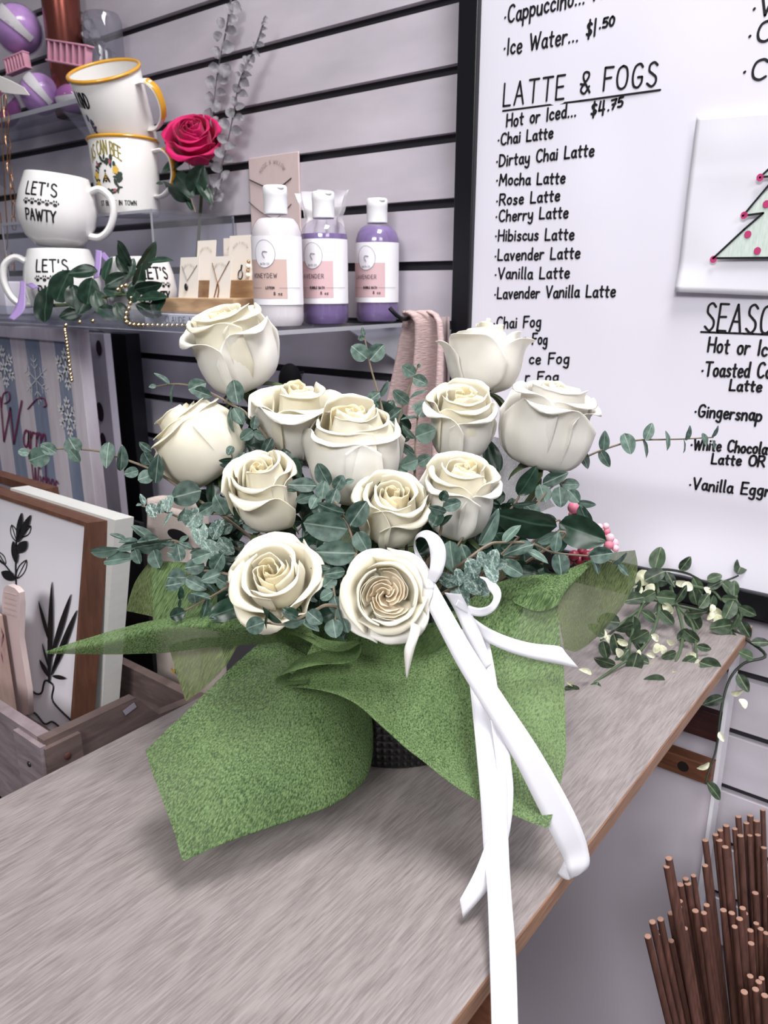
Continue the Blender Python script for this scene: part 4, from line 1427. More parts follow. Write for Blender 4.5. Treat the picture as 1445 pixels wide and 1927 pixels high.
SPRIGS = [
    ('long eucalyptus sprig reaching left in front of the striped sign',
     [(425, 975, .585), (368, 938, .585), (307, 896, .585), (277, 880, .585), (216, 858, .585), (188, 849, .585), (119, 844, .585), (70, 852, .585), (42, 851, .585)],
     [(44, 851, 22, 16, 170), (73, 860, 42, 38, 200), (91, 844, 34, 24, 150), (137, 838, 34, 34, 120), (141, 858, 30, 24, -50), (202, 856, 50, 27, 84), (229, 862, 50, 15, 86), (273, 841, 30, 17, -38), (277, 863, 28, 28, 120), (247, 889, 28, 21, 195), (295, 882, 55, 30, 84), (274, 898, 32, 28, 200), (350, 930, 58, 50, 15)], 'e'),
    ('eucalyptus sprig slanting up under the top left rose to a thin tip',
     [(512, 838, .575), (464, 779, .58), (442, 765, .58), (395, 739, .585), (353, 725, .59), (323, 723, .59), (295, 727, .59)],
     [(287, 727, 15, 9, 190), (305, 712, 36, 9, -36), (324, 744, 40, 10, 86), (371, 727, 36, 30, 20), (382, 740, 36, 24, -20), (443, 737, 46, 34, 100), (436, 790, 48, 14, 96), (448, 783, 36, 26, -60), (479, 795, 27, 17, 82), (464, 818, 30, 22, 38), (489, 818, 29, 19, -22), (502, 842, 42, 20, 62), (514, 853, 22, 14, 10)], 'e'),
    ('upright eucalyptus sprig with a heart-like leaf pair in the middle at the top',
     [(728, 830, .60), (723, 787, .605), (710, 735, .61), (698, 693, .61), (690, 655, .61), (684, 628, .61)],
     [(676, 663, 38, 34, -38), (709, 663, 40, 32, 48), (683, 624, 18, 10, 100), (680, 636, 15, 11, 20), (700, 750, 38, 22, 38), (722, 732, 36, 11, 60)], 'e'),
    ('eucalyptus sprig with a dark twig in front of the pink knitted scarf',
     [(742, 870, .60), (743, 828, .60), (759, 759, .60), (776, 715, .60), (787, 688, .60)],
     [(769, 697, 30, 25, 145), (791, 717, 31, 24, -25), (754, 747, 38, 24, -40), (788, 741, 38, 9, 24), (741, 782, 42, 24, 38), (737, 806, 36, 26, -38), (788, 688, 8, 7, 60)], 'e'),
    ('straight eucalyptus sprig with round leaves just left of the frilled right rose',
     [(781, 900, .585), (783, 870, .585), (781, 837, .588), (786, 781, .59), (785, 765, .59)],
     [(796, 769, 34, 31, 60), (780, 765, 11, 10, 100), (771, 787, 33, 8, 5), (801, 815, 41, 39, 20), (768, 813, 36, 12, -48), (758, 827, 28, 8, 5), (770, 871, 36, 32, 20), (798, 866, 30, 26, 30), (765, 845, 36, 18, -38), (750, 885, 34, 26, -10)], 'e'),
    ('long eucalyptus sprig with small dark leaves reaching right across the menu',
     [(1050, 890, .62), (1085, 872, .625), (1111, 856, .63), (1147, 842, .635), (1196, 829, .64), (1249, 827, .645), (1289, 826, .65), (1342, 823, .655)],
     [(1099, 864, 40, 20, -68), (1137, 830, 40, 20, 86), (1138, 863, 38, 19, -60), (1181, 835, 42, 28, -72), (1221, 812, 36, 20, 68), (1214, 844, 36, 12, -80), (1255, 829, 38, 14, -86), (1295, 815, 30, 13, 75), (1287, 839, 28, 8, 88), (1326, 827, 27, 13, -74), (1346, 812, 26, 10, 62), (1343, 837, 20, 8, -78)], 'e'),
    ('silvery speckled eucalyptus sprig at the left below the far left rose',
     [(440, 1030, .565), (405, 1003, .57), (366, 987, .575), (331, 971, .58), (308, 962, .582), (275, 954, .585), (260, 950, .585)],
     [(261, 950, 10, 7, 180), (268, 940, 24, 9, -70), (286, 961, 30, 22, -70), (304, 953, 28, 17, 80), (318, 947, 34, 24, 75), (316, 977, 34, 11, 56), (344, 968, 32, 12, 62), (364, 974, 44, 38, 50), (375, 1004, 48, 32, -82), (409, 996, 42, 36, 60), (427, 995, 26, 20, 40), (426, 1028, 42, 36, -50), (395, 1035, 44, 36, -60)], 's'),
    ('eucalyptus sprig on a thin straight twig left of the narrow rose bud',
     [(500, 1000, .55), (449, 977, .55), (415, 968, .555), (380, 967, .56)],
     [(414, 950, 42, 28, -62), (457, 963, 42, 40, 70, 'd'), (473, 992, 38, 20, -30), (390, 957, 34, 26, 30)], 'e'),
    ('bushy eucalyptus tip pointing left over the white frame edge',
     [(410, 1045, .57), (366, 1034, .58), (330, 1018, .585), (295, 1018, .59), (258, 1026, .595), (215, 1036, .60), (180, 1039, .60)],
     [(198, 1037, 54, 22, 8), (172, 1034, 12, 4, 0), (225, 1052, 62, 24, 8), (241, 1018, 38, 10, 4), (268, 1003, 52, 16, -36), (278, 1017, 42, 22, 10), (258, 1047, 30, 26, -70), (294, 1052, 36, 35, -70), (283, 1026, 74, 24, 10), (329, 1029, 26, 14, 10), (349, 1027, 28, 13, -22), (368, 1037, 24, 12, 20), (316, 1021, 26, 14, 15), (330, 1046, 34, 20, -20), (346, 1014, 22, 10, 30), (240, 1030, 40, 18, 12), (222, 1010, 34, 8, -20)], 'e'),
    ('cluster of round eucalyptus leaves at the left above the green wrap',
     [(440, 1085, .535), (410, 1078, .54), (380, 1074, .545), (345, 1084, .55), (330, 1088, .55)],
     [(333, 1087, 38, 35, 180), (327, 1100, 34, 26, 190), (366, 1066, 38, 32, 190), (378, 1047, 38, 27, 20), (369, 1099, 44, 27, -28), (395, 1103, 36, 12, -45), (399, 1085, 46, 27, 20), (337, 1040, 32, 25, 100), (366, 1125, 22, 26, -80), (410, 1058, 38, 30, 60), (425, 1098, 40, 28, -30)], 'e'),
    ('eucalyptus twig with one dark round leaf over the pointed green flap',
     [(440, 1098, .53), (428, 1105, .53), (399, 1122, .532), (349, 1149, .535), (338, 1155, .535)],
     [(334, 1156, 31, 27, 200, 'd'), (340, 1116, 26, 10, 88, 'd'), (339, 1135, 22, 8, 85, 'd'), (378, 1121, 38, 8, -16), (385, 1148, 44, 14, 74)], 'e'),
    ('spray of very large eucalyptus leaves between the two lowest roses and the small rose',
     [(672, 1060, .50), (669, 1037, .505), (657, 996, .51), (645, 975, .512)],
     [(612, 990, 84, 56, 172), (674, 966, 56, 42, 55), (630, 1040, 80, 48, 178), (622, 1019, 36, 17, 30), (682, 1020, 44, 36, -60), (622, 957, 56, 24, 160)], 'e'),
    ('eucalyptus sprig with pale twigs in front of the large round rose',
     [(640, 960, .525), (620, 935, .53), (594, 914, .53), (565, 918, .53), (543, 924, .53)],
     [(569, 913, 54, 30, 178), (608, 893, 48, 32, -62), (608, 922, 36, 28, 80), (638, 908, 32, 24, 60), (657, 906, 20, 12, 20), (573, 937, 36, 22, 20), (592, 944, 32, 22, 60), (627, 937, 38, 28, 70), (546, 923, 24, 8, 175), (600, 960, 34, 24, -70)], 'e'),
    ('eucalyptus sprig with pale folded leaves reaching right above the green wrap',
     [(871, 1059, .52), (917, 1026, .525), (944, 1021, .53), (999, 1023, .54), (1042, 1040, .548), (1109, 1047, .555), (1151, 1058, .56)],
     [(922, 992, 78, 30, 62), (963, 1004, 48, 16, 46), (975, 1034, 62, 24, 20), (1033, 1011, 46, 20, 26), (1047, 1020, 40, 22, 80), (1054, 1062, 44, 37, -84), (1011, 1047, 50, 15, -30), (964, 1070, 46, 32, -30), (963, 1057, 38, 10, -30), (1118, 1059, 48, 17, -68), (1131, 1044, 46, 32, 8), (1167, 1052, 36, 12, 40), (1173, 1073, 30, 14, -46)], 'e'),
    ('silvery eucalyptus tip of stacked speckled leaves beside the ribbon bow',
     [(845, 1110, .50), (870, 1095, .495), (900, 1080, .49), (930, 1062, .485), (942, 1060, .482)],
     [(842, 1090, 40, 32, 150), (862, 1086, 34, 30, 100), (887, 1070, 40, 36, 110), (868, 1120, 52, 48, -70), (892, 1099, 46, 40, -60), (906, 1105, 42, 34, -50), (924, 1080, 40, 35, -60), (927, 1053, 42, 30, 70), (942, 1061, 26, 23, 0), (908, 1052, 34, 22, 110)], 's'),
    ('eucalyptus sprig of round blue-green leaves under the far right rose',
     [(985, 1000, .58), (1010, 950, .59), (1040, 915, .60), (1065, 905, .605)],
     [(1021, 928, 36, 33, -70), (1054, 935, 40, 32, -86), (1074, 912, 34, 24, 0), (1080, 934, 30, 25, -50), (1045, 900, 54, 26, 24), (1104, 948, 36, 15, -8), (987, 948, 52, 13, 6), (1103, 975, 54, 20, -62), (1000, 960, 36, 28, -40)], 'e'),
    ('small eucalyptus twig lying across the lower petals of the open ivory rose',
     [(625, 1140, .468), (594, 1148, .462), (560, 1165, .458), (532, 1175, .458), (501, 1172, .458), (488, 1174, .458)],
     [(480, 1177, 37, 34, 200), (511, 1158, 48, 16, -40, 'd'), (503, 1165, 38, 7, 80, 'd'), (553, 1172, 42, 18, 14), (584, 1176, 42, 14, -34), (592, 1162, 36, 30, -40), (546, 1154, 34, 24, 150, 'd')], 'e'),
    ('eucalyptus twig between the two lowest roses with a round leaf at its end',
     [(640, 1070, .49), (628, 1100, .482), (632, 1140, .475), (630, 1182, .47)],
     [(605, 1071, 42, 14, -8, 'd'), (629, 1078, 42, 23, 8), (614, 1120, 28, 23, 30), (634, 1140, 38, 30, -72), (629, 1183, 36, 36, -80), (639, 1161, 36, 11, -74), (650, 1177, 30, 20, -70), (620, 1095, 30, 26, 40)], 'e'),
    ('small eucalyptus tip in front of the rose with ragged petal tips',
     [(826, 1010, .52), (830, 985, .515), (832, 965, .51), (836, 945, .508)],
     [(835, 933, 22, 20, 70, 'd'), (851, 950, 36, 25, 18), (823, 959, 36, 17, -16), (820, 977, 34, 30, -110, 'd'), (839, 979, 32, 11, 42, 'd')], 'e'),
    ('drooping eucalyptus leaves behind the ribbon loop',
     [(880, 1000, .545), (865, 1020, .54), (850, 1045, .535)],
     [(850, 1048, 62, 38, -82), (825, 1042, 44, 30, -70), (875, 1045, 44, 26, -70)], 'e'),
    ('tiny eucalyptus tip against the shaded side of the far left rose',
     [(470, 900, .565), (450, 880, .565), (438, 862, .565), (434, 846, .565)],
     [(433, 848, 20, 16, 60), (426, 866, 30, 10, 5, 'd'), (439, 873, 24, 11, 88), (453, 862, 26, 18, 60), (470, 880, 32, 22, -40), (425, 875, 24, 10, 0)], 'e'),
    ('dark eucalyptus leaves between the flared rose and the narrow bud',
     [(590, 960, .56), (572, 920, .565), (558, 890, .57), (545, 850, .575)],
     [(557, 880, 42, 24, -66, 'd'), (540, 860, 36, 22, -60, 'd'), (578, 925, 36, 24, -40, 'd'), (552, 915, 30, 22, 40)], 'e'),
    ('dark eucalyptus tip below the large round rose',
     [(770, 960, .55), (745, 930, .55), (722, 905, .55)],
     [(723, 899, 26, 24, 60, 'd'), (708, 912, 30, 14, 170, 'd'), (737, 921, 40, 8, -20), (752, 925, 34, 12, 10), (765, 945, 30, 22, -40, 'd')], 'e'),
]
for i, (lab, st, lv, kd) in enumerate(SPRIGS):
    sprig(lab, st, lv, kd, seed=i)

SALAL = [
    ('pointed dark green leaf between the frilled rose and the far right rose', [(935, 905, .63), (938, 888, .63)], [(925, 858, 72, 36, -72)]),
    ('broad dark glossy leaf lying flat under the far right rose', [(1060, 1010, .57), (1045, 1000, .57)], [(985, 980, 130, 54, -12)]),
    ('wide dark green leaf at the right edge above the wrap and pink berries', [(1040, 985, .585), (1055, 985, .585)], [(1096, 1002, 96, 62, -20)]),
    ('olive leaf standing under the bloom of the far right rose', [(970, 945, .60), (975, 935, .60)], [(993, 905, 66, 38, 58)]),
    ('dark leaf tucked behind the flared white rose at the top', [(660, 790, .62), (655, 775, .62)], [(648, 762, 40, 22, 60), (672, 768, 46, 18, 45)]),
    ('dark leaf showing between the open ivory rose and the green wrap', [(460, 1130, .53), (450, 1140, .53)], [(425, 1150, 70, 44, 20)]),
]
for i, (lab, st, lv) in enumerate(SALAL):
    sprig(lab, st, lv, 'd', seed=50 + i, name='salal_sprig', group='dark broad leaves of the bouquet', cat='leaf sprig', rad=0.0013)

# added dark sprigs that make the gaps between the stems read as shade
rnd = random.Random(5)
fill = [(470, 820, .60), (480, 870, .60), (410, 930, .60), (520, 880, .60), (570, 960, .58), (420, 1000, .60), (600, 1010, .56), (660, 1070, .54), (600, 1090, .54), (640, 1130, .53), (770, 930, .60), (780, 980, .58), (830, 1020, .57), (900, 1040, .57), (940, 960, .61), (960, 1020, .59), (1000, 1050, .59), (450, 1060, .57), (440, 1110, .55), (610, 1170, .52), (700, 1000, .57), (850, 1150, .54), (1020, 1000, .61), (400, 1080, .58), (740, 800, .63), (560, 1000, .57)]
for i in range(0, len(fill), 2):
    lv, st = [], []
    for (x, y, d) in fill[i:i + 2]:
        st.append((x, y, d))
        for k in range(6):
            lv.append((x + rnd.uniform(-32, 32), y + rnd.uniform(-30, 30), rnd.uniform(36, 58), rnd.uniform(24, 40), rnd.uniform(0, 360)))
    sprig('added dark filler sprig that deepens the gaps inside the bouquet, behind the roses', st, lv, 'd', seed=80 + i, name='filler_sprig', group='dark filler sprigs inside the bouquet', cat='leaf sprig')

# ------------------------------------------------------------------ ribbon
M_satin = mat('white_satin', 'd3d2d9', 0.32, spec=0.5, bump=0.0)
rib = thing('ribbon_bow', 'white satin ribbon bow with long tails hanging over the green wrap', 'ribbon', P(806, 1098, .482))


def strip(secs, name='ribbon_tail', seg=7, parent=rib):
    a = catmull([P(s[0], s[1], s[4]) for s in secs], seg)
    c = catmull([P(s[2], s[3], s[4] + (s[5] if len(s) > 5 else 0)) for s in secs], seg)
    n = len(a)
    vs, fs = [], []
    for p, q in zip(a, c):
        for k in range(5):
            vs.append(p.lerp(q, k / 4))
    for i in range(n - 1):
        for k in range(4):
            b0 = i * 5 + k
            fs.append((b0, b0 + 1, b0 + 6, b0 + 5))
    mb = MB()
    mb.add(vs, fs)
    return mb.build(name, M_satin, parent, auto=180, solid=0.0003)


strip([(793, 1119, 817, 1094, .478), (858, 1247, 888, 1218, .470), (917, 1344, 951, 1315, .465), (965, 1426, 1009, 1402, .463), (1009, 1513, 1057, 1484, .463), (1043, 1581, 1089, 1547, .464), (1060, 1615, 1106, 1596, .466), (1068, 1640, 1107, 1632, .466), (1072, 1655, 1080, 1650, .470), (1060, 1653, 1066, 1627, .474), (1050, 1643, 1062, 1621, .474)])
strip([(862, 1185, 915, 1180, .508), (880, 1265, 931, 1262, .490), (890, 1350, 943, 1350, .473), (903, 1490, 953, 1482, .455), (910, 1600, 957, 1594, .447), (917, 1680, 961, 1672, .432), (921, 1791, 970, 1790, .408), (925, 1940, 975, 1940, .372), (926, 2050, 980, 2050, .352)])
strip([(905, 1270, 935, 1310, .478), (915, 1318, 945, 1350, .472), (925, 1370, 956, 1400, .466), (933, 1434, 963, 1450, .46), (934, 1500, 966, 1492, .457), (928, 1545, 961, 1553, .452), (916, 1582, 947, 1610, .446), (894, 1639, 917, 1675, .44), (865, 1693, 871, 1727, .437)])
strip([(870, 1145, 880, 1185, .50), (908, 1175, 905, 1202, .498), (950, 1196, 950, 1224, .497), (999, 1210, 999, 1239, .499), (1051, 1216, 1052, 1250, .502), (1062, 1226, 1089, 1257, .504)])
strip([(836, 1115, 868, 1118, .49), (856, 1150, 890, 1160, .492), (880, 1205, 908, 1200, .489), (912, 1262, 925, 1250, .486)])
strip([(820, 1097, 803, 1090, .477), (832, 1078, 808, 1072, .475), (839, 1050, 810, 1050, .475), (836, 1025, 807, 1028, .475), (822, 1006, 799, 1013, .478), (801, 998, 786, 1012, .485), (782, 1010, 780, 1028, .495), (780, 1040, 800, 1060, .50), (800, 1085, 815, 1085, .49)], 'ribbon_loop')
strip([(856, 1140, 862, 1128, .49), (880, 1155, 882, 1139, .492), (908, 1160, 902, 1144, .491), (932, 1147, 921, 1138, .489), (943, 1120, 928, 1122, .491), (934, 1099, 914, 1108, .50), (905, 1085, 893, 1110, .506), (860, 1095, 865, 1112, .50)], 'ribbon_loop')
mb = MB()
mb.sphere(P(806, 1104, .479), (.0042, .0036, .0048), 14, 10)
mb.build('knot', M_satin, rib)

# ================================================================== acrylic shelves and what stands on them
ACR = thin_clear('clear_acrylic', 'eef0f6', 0.05, 0.03)
ACR_EDGE = mat('acrylic_edge', 'c9c9d2', 0.25, translucent=0.4)
SZ = 1.101            # top of the long shelf
SX1, SY0 = -0.645, 0.595


def toward_cam(p):
    v = CAM - Vector(p)
    return atan2(v.y, v.x)


sh = thing('acrylic_shelf', 'long clear acrylic shelf with a low front lip holding mugs, cards and bottles', 'shelf', (-1.3, 0.74, SZ - 0.004))
mb = MB()
mb.box2((-1.95, SY0, SZ - 0.004), (SX1, WALL_Y, SZ))
mb.build('shelf_plate', ACR, sh, smooth=False)
mb = MB()
mb.box2((-1.95, SY0 - 0.003, SZ - 0.004), (-0.72, SY0, SZ + 0.020))
mb.build('front_lip', ACR, sh, smooth=False)
mb = MB()
mb.box2((-1.95, SY0 - 0.0035, SZ - 0.0052), (SX1, SY0 + 0.0005, SZ - 0.0042))
mb.build('front_edge', ACR_EDGE, sh, smooth=False)
mb = MB()
mb.box2((SX1, SY0, SZ - 0.005), (SX1 + 0.0012, WALL_Y, SZ))
mb.build('end_edge', ACR_EDGE, sh, smooth=False)
for xx in (SX1 - 0.012, -1.3):
    mb = MB()
    mb.poly_prism([(xx, WALL_Y - 0.001, SZ - 0.005), (xx, WALL_Y - 0.12, SZ - 0.005), (xx, WALL_Y - 0.001, SZ - 0.06)], (0.004, 0, 0))
    mb.build('bracket', ACR_EDGE, sh, smooth=False)

UZ, UX1, UY0 = 1.434, -1.205, 0.768
us = thing('acrylic_shelf', 'short clear acrylic shelf at the top left holding the purple bath bombs', 'shelf', (-1.5, 0.82, UZ - 0.005))
mb = MB()
mb.box2((-2.0, UY0, UZ - 0.005), (UX1, WALL_Y, UZ))
mb.build('shelf_plate', ACR, us, smooth=False)
mb = MB()
mb.box2((-2.0, UY0 - 0.001, UZ - 0.006), (UX1, UY0, UZ + 0.001))
mb.build('front_edge', ACR_EDGE, us, smooth=False)
mb = MB()
mb.box2((UX1, UY0, UZ - 0.006), (UX1 + 0.001, WALL_Y, UZ + 0.001))
mb.build('end_edge', ACR_EDGE, us, smooth=False)
for xx in (UX1 - 0.09, -1.7):
    mb = MB()
    mb.poly_prism([(xx, WALL_Y - 0.001, UZ - 0.006), (xx, UY0 + 0.02, UZ - 0.006), (xx, WALL_Y - 0.001, UZ - 0.09)], (0.004, 0, 0))
    mb.build('bracket', ACR, us, smooth=False)

RZ, RX0, RX1, RY0, RY1 = 1.255, -1.42, -0.985, 0.722, 0.875
ri = thing('acrylic_riser', 'clear acrylic riser on the long shelf, carrying the two yellow-rimmed mugs', 'display riser', ((RX0 + RX1) / 2, (RY0 + RY1) / 2, SZ))
mb = MB()
mb.box2((RX0, RY0, RZ - 0.004), (RX1, RY1, RZ))
mb.build('top_plate', ACR, ri, smooth=False)
for xx in (RX0, RX1 - 0.004):
    mb = MB()
    mb.box2((xx, RY0, SZ), (xx + 0.004, RY1, RZ - 0.004))
    mb.build('side_plate', ACR, ri, smooth=False)
    for yy in (RY0 - 0.0006, RY1):
        mb = MB()
        mb.box2((xx, yy, SZ), (xx + 0.004, yy + 0.0006, RZ))
        mb.build('plate_edge', ACR_EDGE, ri, smooth=False)
mb = MB()
mb.box2((RX0, RY0 - 0.0008, RZ - 0.004), (RX1, RY0 - 0.0001, RZ))
mb.build('plate_edge', ACR_EDGE, ri, smooth=False)

# ------------------------------------------------------------------ mugs
M_ceramic = mat('white_glazed_ceramic', 'eceaea', 0.15, coat=0.5)
M_enamel = mat('white_enamel', 'eae8e6', 0.18, coat=0.5)
M_mustard = mat('mustard_enamel', 'd39a2b', 0.2, coat=0.4)
M_print = mat('black_print', '111114', 0.5)


def cyl_text(parent, M, s, rfn, z, h, ang, m, width_angle, pen, name='lettering', gap=1.3, arc=0.0, lift=0.0004):
    st, w = text_strokes(s, gap=gap)

    def fn(x, y):
        q = x / w - .5
        a = ang + q * width_angle
        zz = z + y / 7 * h - arc * (2 * q) ** 2
        r = rfn(zz)
        return M @ Vector((r * cos(a), r * sin(a), zz))

    def nf(x, y):
        a = ang + (x / w - .5) * width_angle
        return (M.to_3x3() @ Vector((cos(a), sin(a), 0))).normalized()
    mb = MB()
    stroke_mesh(mb, st, fn, nf, pen, lift)
    return mb.build(name, m, parent, smooth=False)


def cyl_blob(mb, M, rfn, ang, z, rx, rz, rot=0.0, n=10, lift=0.0005, star=0.0):
    """a printed spot that follows the curved side"""
    rings = 1 if rx < .006 else 6
    r0 = rfn(z) + lift
    vs = [M @ Vector((r0 * cos(ang), r0 * sin(ang), z))]
    fs = []
    for g in range(1, rings + 1):
        for k in range(n):
            q = 2 * pi * k / n
            rr = (1 + star * cos(5 * q)) * g / rings
            x, y = rx * rr * cos(q), rz * rr * sin(q)
            x, y = x * cos(rot) - y * sin(rot), x * sin(rot) + y * cos(rot)
            r = rfn(z + y) + lift
            a = ang + x / r
            vs.append(M @ Vector((r * cos(a), r * sin(a), z + y)))
    for k in range(n):
        fs.append((0, 1 + k, 1 + (k + 1) % n))
    for g in range(rings - 1):
        for k in range(n):
            fs.append((1 + g * n + k, 1 + g * n + (k + 1) % n, 1 + (g + 1) * n + (k + 1) % n, 1 + (g + 1) * n + k))
    mb.add(vs, fs)


def handle(parent, M, pts, ra, rb, m, name='handle', label=None):
    """handle in the local xz plane; ra across, rb through"""
    path = catmull([Vector((p[0], 0, p[1])) for p in pts], 8)
    vs, fs, n = [], [], 10
    for i, p in enumerate(path):
        t = (path[min(i + 1, len(path) - 1)] - path[max(i - 1, 0)]).normalized()
        b = Vector((-t.z, 0, t.x))
        for j in range(n):
            q = 2 * pi * j / n
            vs.append(p + Vector((0, 1, 0)) * (ra * cos(q)) + b * (rb * sin(q)))
    for i in range(len(path) - 1):
        for j in range(n):
            fs.append((i * n + j, i * n + (j + 1) % n, (i + 1) * n + (j + 1) % n, (i + 1) * n + j))
    fs += [tuple(range(n - 1, -1, -1)), tuple((len(path) - 1) * n + j for j in range(n))]
    mb = MB()
    mb.add(vs, fs, M)
    return mb.build(name, m, parent, label=label)


PAWTY = [(.001, .0), (.026, 0), (.031, .002), (.044, .014), (.0535, .034), (.0555, .052), (.052, .074), (.0445, .0985), (.0438, .1)]


def prof_r(prof):
    def f(z):
        z = min(max(z, prof[0][1]), prof[-1][1])
        for (r0, z0), (r1, z1) in zip(prof[1:], prof[2:]):
            if z0 <= z <= z1 and z1 > z0:
                return r0 + (r1 - r0) * (z - z0) / (z1 - z0)
        return prof[-1][0]
    return f


def paw(mb, M, rfn, a, z, s, rot):
    cyl_blob(mb, M, rfn, a, z - .1 * s, .42 * s, .36 * s, rot)
    for k, (x, y) in enumerate(((-.62, .25), (-.24, .62), (.24, .62), (.62, .25))):
        xx, yy = x * cos(rot) - y * sin(rot), x * sin(rot) + y * cos(rot)
        cyl_blob(mb, M, rfn, a + xx * s / rfn(z), z + yy * s, .17 * s, .25 * s, rot, 8)


def pawty_mug(label, base, tilt, text_off, handle_off, scale=1.0):
    a0 = toward_cam(base)
    R = Matrix.Rotation(tilt, 3, cF) if tilt else Matrix.Identity(3)
    t = thing('ceramic_mug', label, 'mug', base, R, 'white mugs lettered with paw prints')
    M = WM[t.name] @ Matrix.Scale(scale, 4)
    inner = [(r - .004, z + .001) for r, z in PAWTY[5:]][::-1] + [(.05, .05), (.04, .02), (.02, .008), (.001, .007)]
    mb = MB()
    mb.lathe(PAWTY + [(.042, .1012)] + inner, 48, M)
    mb.build('mug_body', M_ceramic, t)
    H = M @ Matrix.Rotation(a0 + handle_off, 4, 'Z')
    handle(t, H, [(.046, .082), (.062, .089), (.078, .078), (.082, .056), (.075, .034), (.062, .022), (.047, .022)], .0075, .0052, M_ceramic)
    rf = prof_r(PAWTY)
    cyl_text(t, M, "LET'S", rf, .068, .0165, a0 + text_off, M_print, .85, .0026, gap=2.0)
    mb = MB()
    for k in range(5):
        paw(mb, M, rf, a0 + text_off + (k - 2) * .195, .0575, .0068, 0)
    mb.build('paw_prints', M_print, t, smooth=False)
    cyl_text(t, M, "PAWTY", rf, .034, .0145, a0 + text_off, M_print, .80, .0024, gap=1.6)
    return t


pm = PY(121, 560, 0.655)
pawty_mug("lower white mug lettered LET'S PAWTY, behind the dark green leaves, handle left", (pm.x, pm.y, SZ), 0, -.25, -1.75)
pawty_mug("upper white mug lettered LET'S PAWTY, tilted on another one, handle right", (pm.x - .004, pm.y, SZ + .103), radians(7), -.40, 1.25)
p3 = PY(268, 560, 0.660)
pawty_mug("white lettered mug at the right behind the dark leaves, next to the jewellery cards", (p3.x, p3.y, SZ), 0, .45, 2.9, .85)

ENAM = [(.001, 0), (.044, 0), (.0465, .002), (.048, .012), (.050, .055), (.0525, .108)]


def enamel_mug(label, base, axis, handle_off, tilt_h=0.0):
    R = axis_rot(axis, 0, cR)
    t = thing('enamel_mug', label, 'mug', base, R, 'enamel mugs with mustard rims')
    M = WM[t.name]
    v = M.inverted() @ CAM
    a0 = atan2(v.y, v.x)
    inner = [(r - .0018, z + .0025) for r, z in ENAM[1:]][::-1] + [(.001, .003)]
    mb = MB()
    mb.lathe(ENAM + inner, 56, M)
    mb.build('mug_body', M_enamel, t)
    mb = MB()
    mb.lathe([(.0525 + .0026 * cos(q), .109 + .0026 * sin(q)) for q in [i * pi / 5 for i in range(11)]], 56, M)
    mb.build('rim', M_mustard, t, label='mustard yellow rolled rim')
    H = M @ Matrix.Rotation(a0 + handle_off, 4, 'Z')
    pts = [(.049, .092), (.066, .094), (.078, .082), (.081, .060), (.075, .042), (.062, .030), (.049, .028)]
    handle(t, H, pts, .0085, .0030, M_enamel)
    handle(t, H, [(.0665, .0955), (.0795, .083), (.0826, .060), (.0775, .043)], .0080, .0022, M_mustard, 'handle_cap', 'mustard yellow handle back')
    return t, M, a0, prof_r(ENAM)


M_olive = mat('olive_print', '8f8644', 0.5)
M_leafprint = mat('dark_green_print', '2f3b33', 0.5)
M_yel = mat('yellow_flower_print', 'd9b048', 0.5)
M_pinkp = mat('pink_flower_print', 'b05a68', 0.5)
M_lavp = mat('lavender_print', '4a4564', 0.5)
M_bluep = mat('pale_blue_print', 'c3cce0', 0.5)
pe = PY(243, 397, 0.778)
eb = Vector((pe.x, pe.y, RZ))
t, M, a0, rf = enamel_mug('lower mustard-rimmed enamel mug with a bee and flower wreath, standing on the riser', eb, (0, 0, 1), 1.05)
cyl_text(t, M, 'AS CAN BEE', rf, .084, .018, a0 - .62, M_olive, 1.05, .0021, gap=1.2, arc=.010)
cyl_text(t, M, 'ST BEEST IN TOWN', rf, .0125, .0065, a0 - .36, M_print, 1.20, .0011, gap=1.6)
rnd = random.Random(9)
wl, wy, wp = MB(), MB(), MB()
ac, zc = a0 - .62, .052
for k in range(64):
    q = rnd.uniform(0, 2 * pi)
    rr = rnd.uniform(.85, 1.3)
    cyl_blob(wl, M, rf, ac + .0185 * rr * cos(q) / .05, zc + .0235 * rr * sin(q), rnd.uniform(.0014, .0026), rnd.uniform(.0036, .0058), rnd.uniform(0, 6.28), 8)
for q in (.45, 3.0, 4.6, 3.6):
    cyl_blob(wy, M, rf, ac + .0185 * cos(q) / .05, zc + .0225 * sin(q), .0046, .0056, 0, 15, .0008, .12)
for q in (1.1, 4.1, 2.3, 5.4):
    cyl_blob(wp, M, rf, ac + .020 * cos(q) / .05, zc + .024 * sin(q), .0022, .0026, 0, 15, .0009, .15)
wl.build('wreath_leaves', M_leafprint, t, smooth=False)
wy.build('wreath_flowers', M_yel, t, smooth=False)
wp.build('wreath_buds', M_pinkp, t, smooth=False)
be, bs = MB(), MB()
cyl_blob(be, M, rf, ac, zc - .001, .0026, .0065, 0, 12, .0008)
cyl_blob(be, M, rf, ac - .075, zc - .003, .0016, .0060, -.5, 10, .0007)
cyl_blob(be, M, rf, ac + .075, zc - .003, .0016, .0060, .5, 10, .0007)
cyl_blob(be, M, rf, ac, zc + .0085, .0018, .0020, 0, 10, .0008)
for k in range(3):
    cyl_blob(bs, M, rf, ac, zc + .003 - k * .0032, .0024, .0007, 0, 10, .0011)
be.build('bee', M_print, t, smooth=False)
bs.build('bee_stripes', M_yel, t, smooth=False)
t, M, a0, rf = enamel_mug('upper mustard-rimmed enamel mug, tilted with its open mouth towards the viewer', eb + Vector((-.006, .013, .102)), (Vector((0, 0, 1)) * .866 + Vector((-cF.x, -cF.y, 0)).normalized() * .47 - cR * .10).normalized(), .95)
cyl_text(t, M, 'A KIND', rf, .074, .020, a0 - 1.02, M_print, .55, .0026, gap=.8)
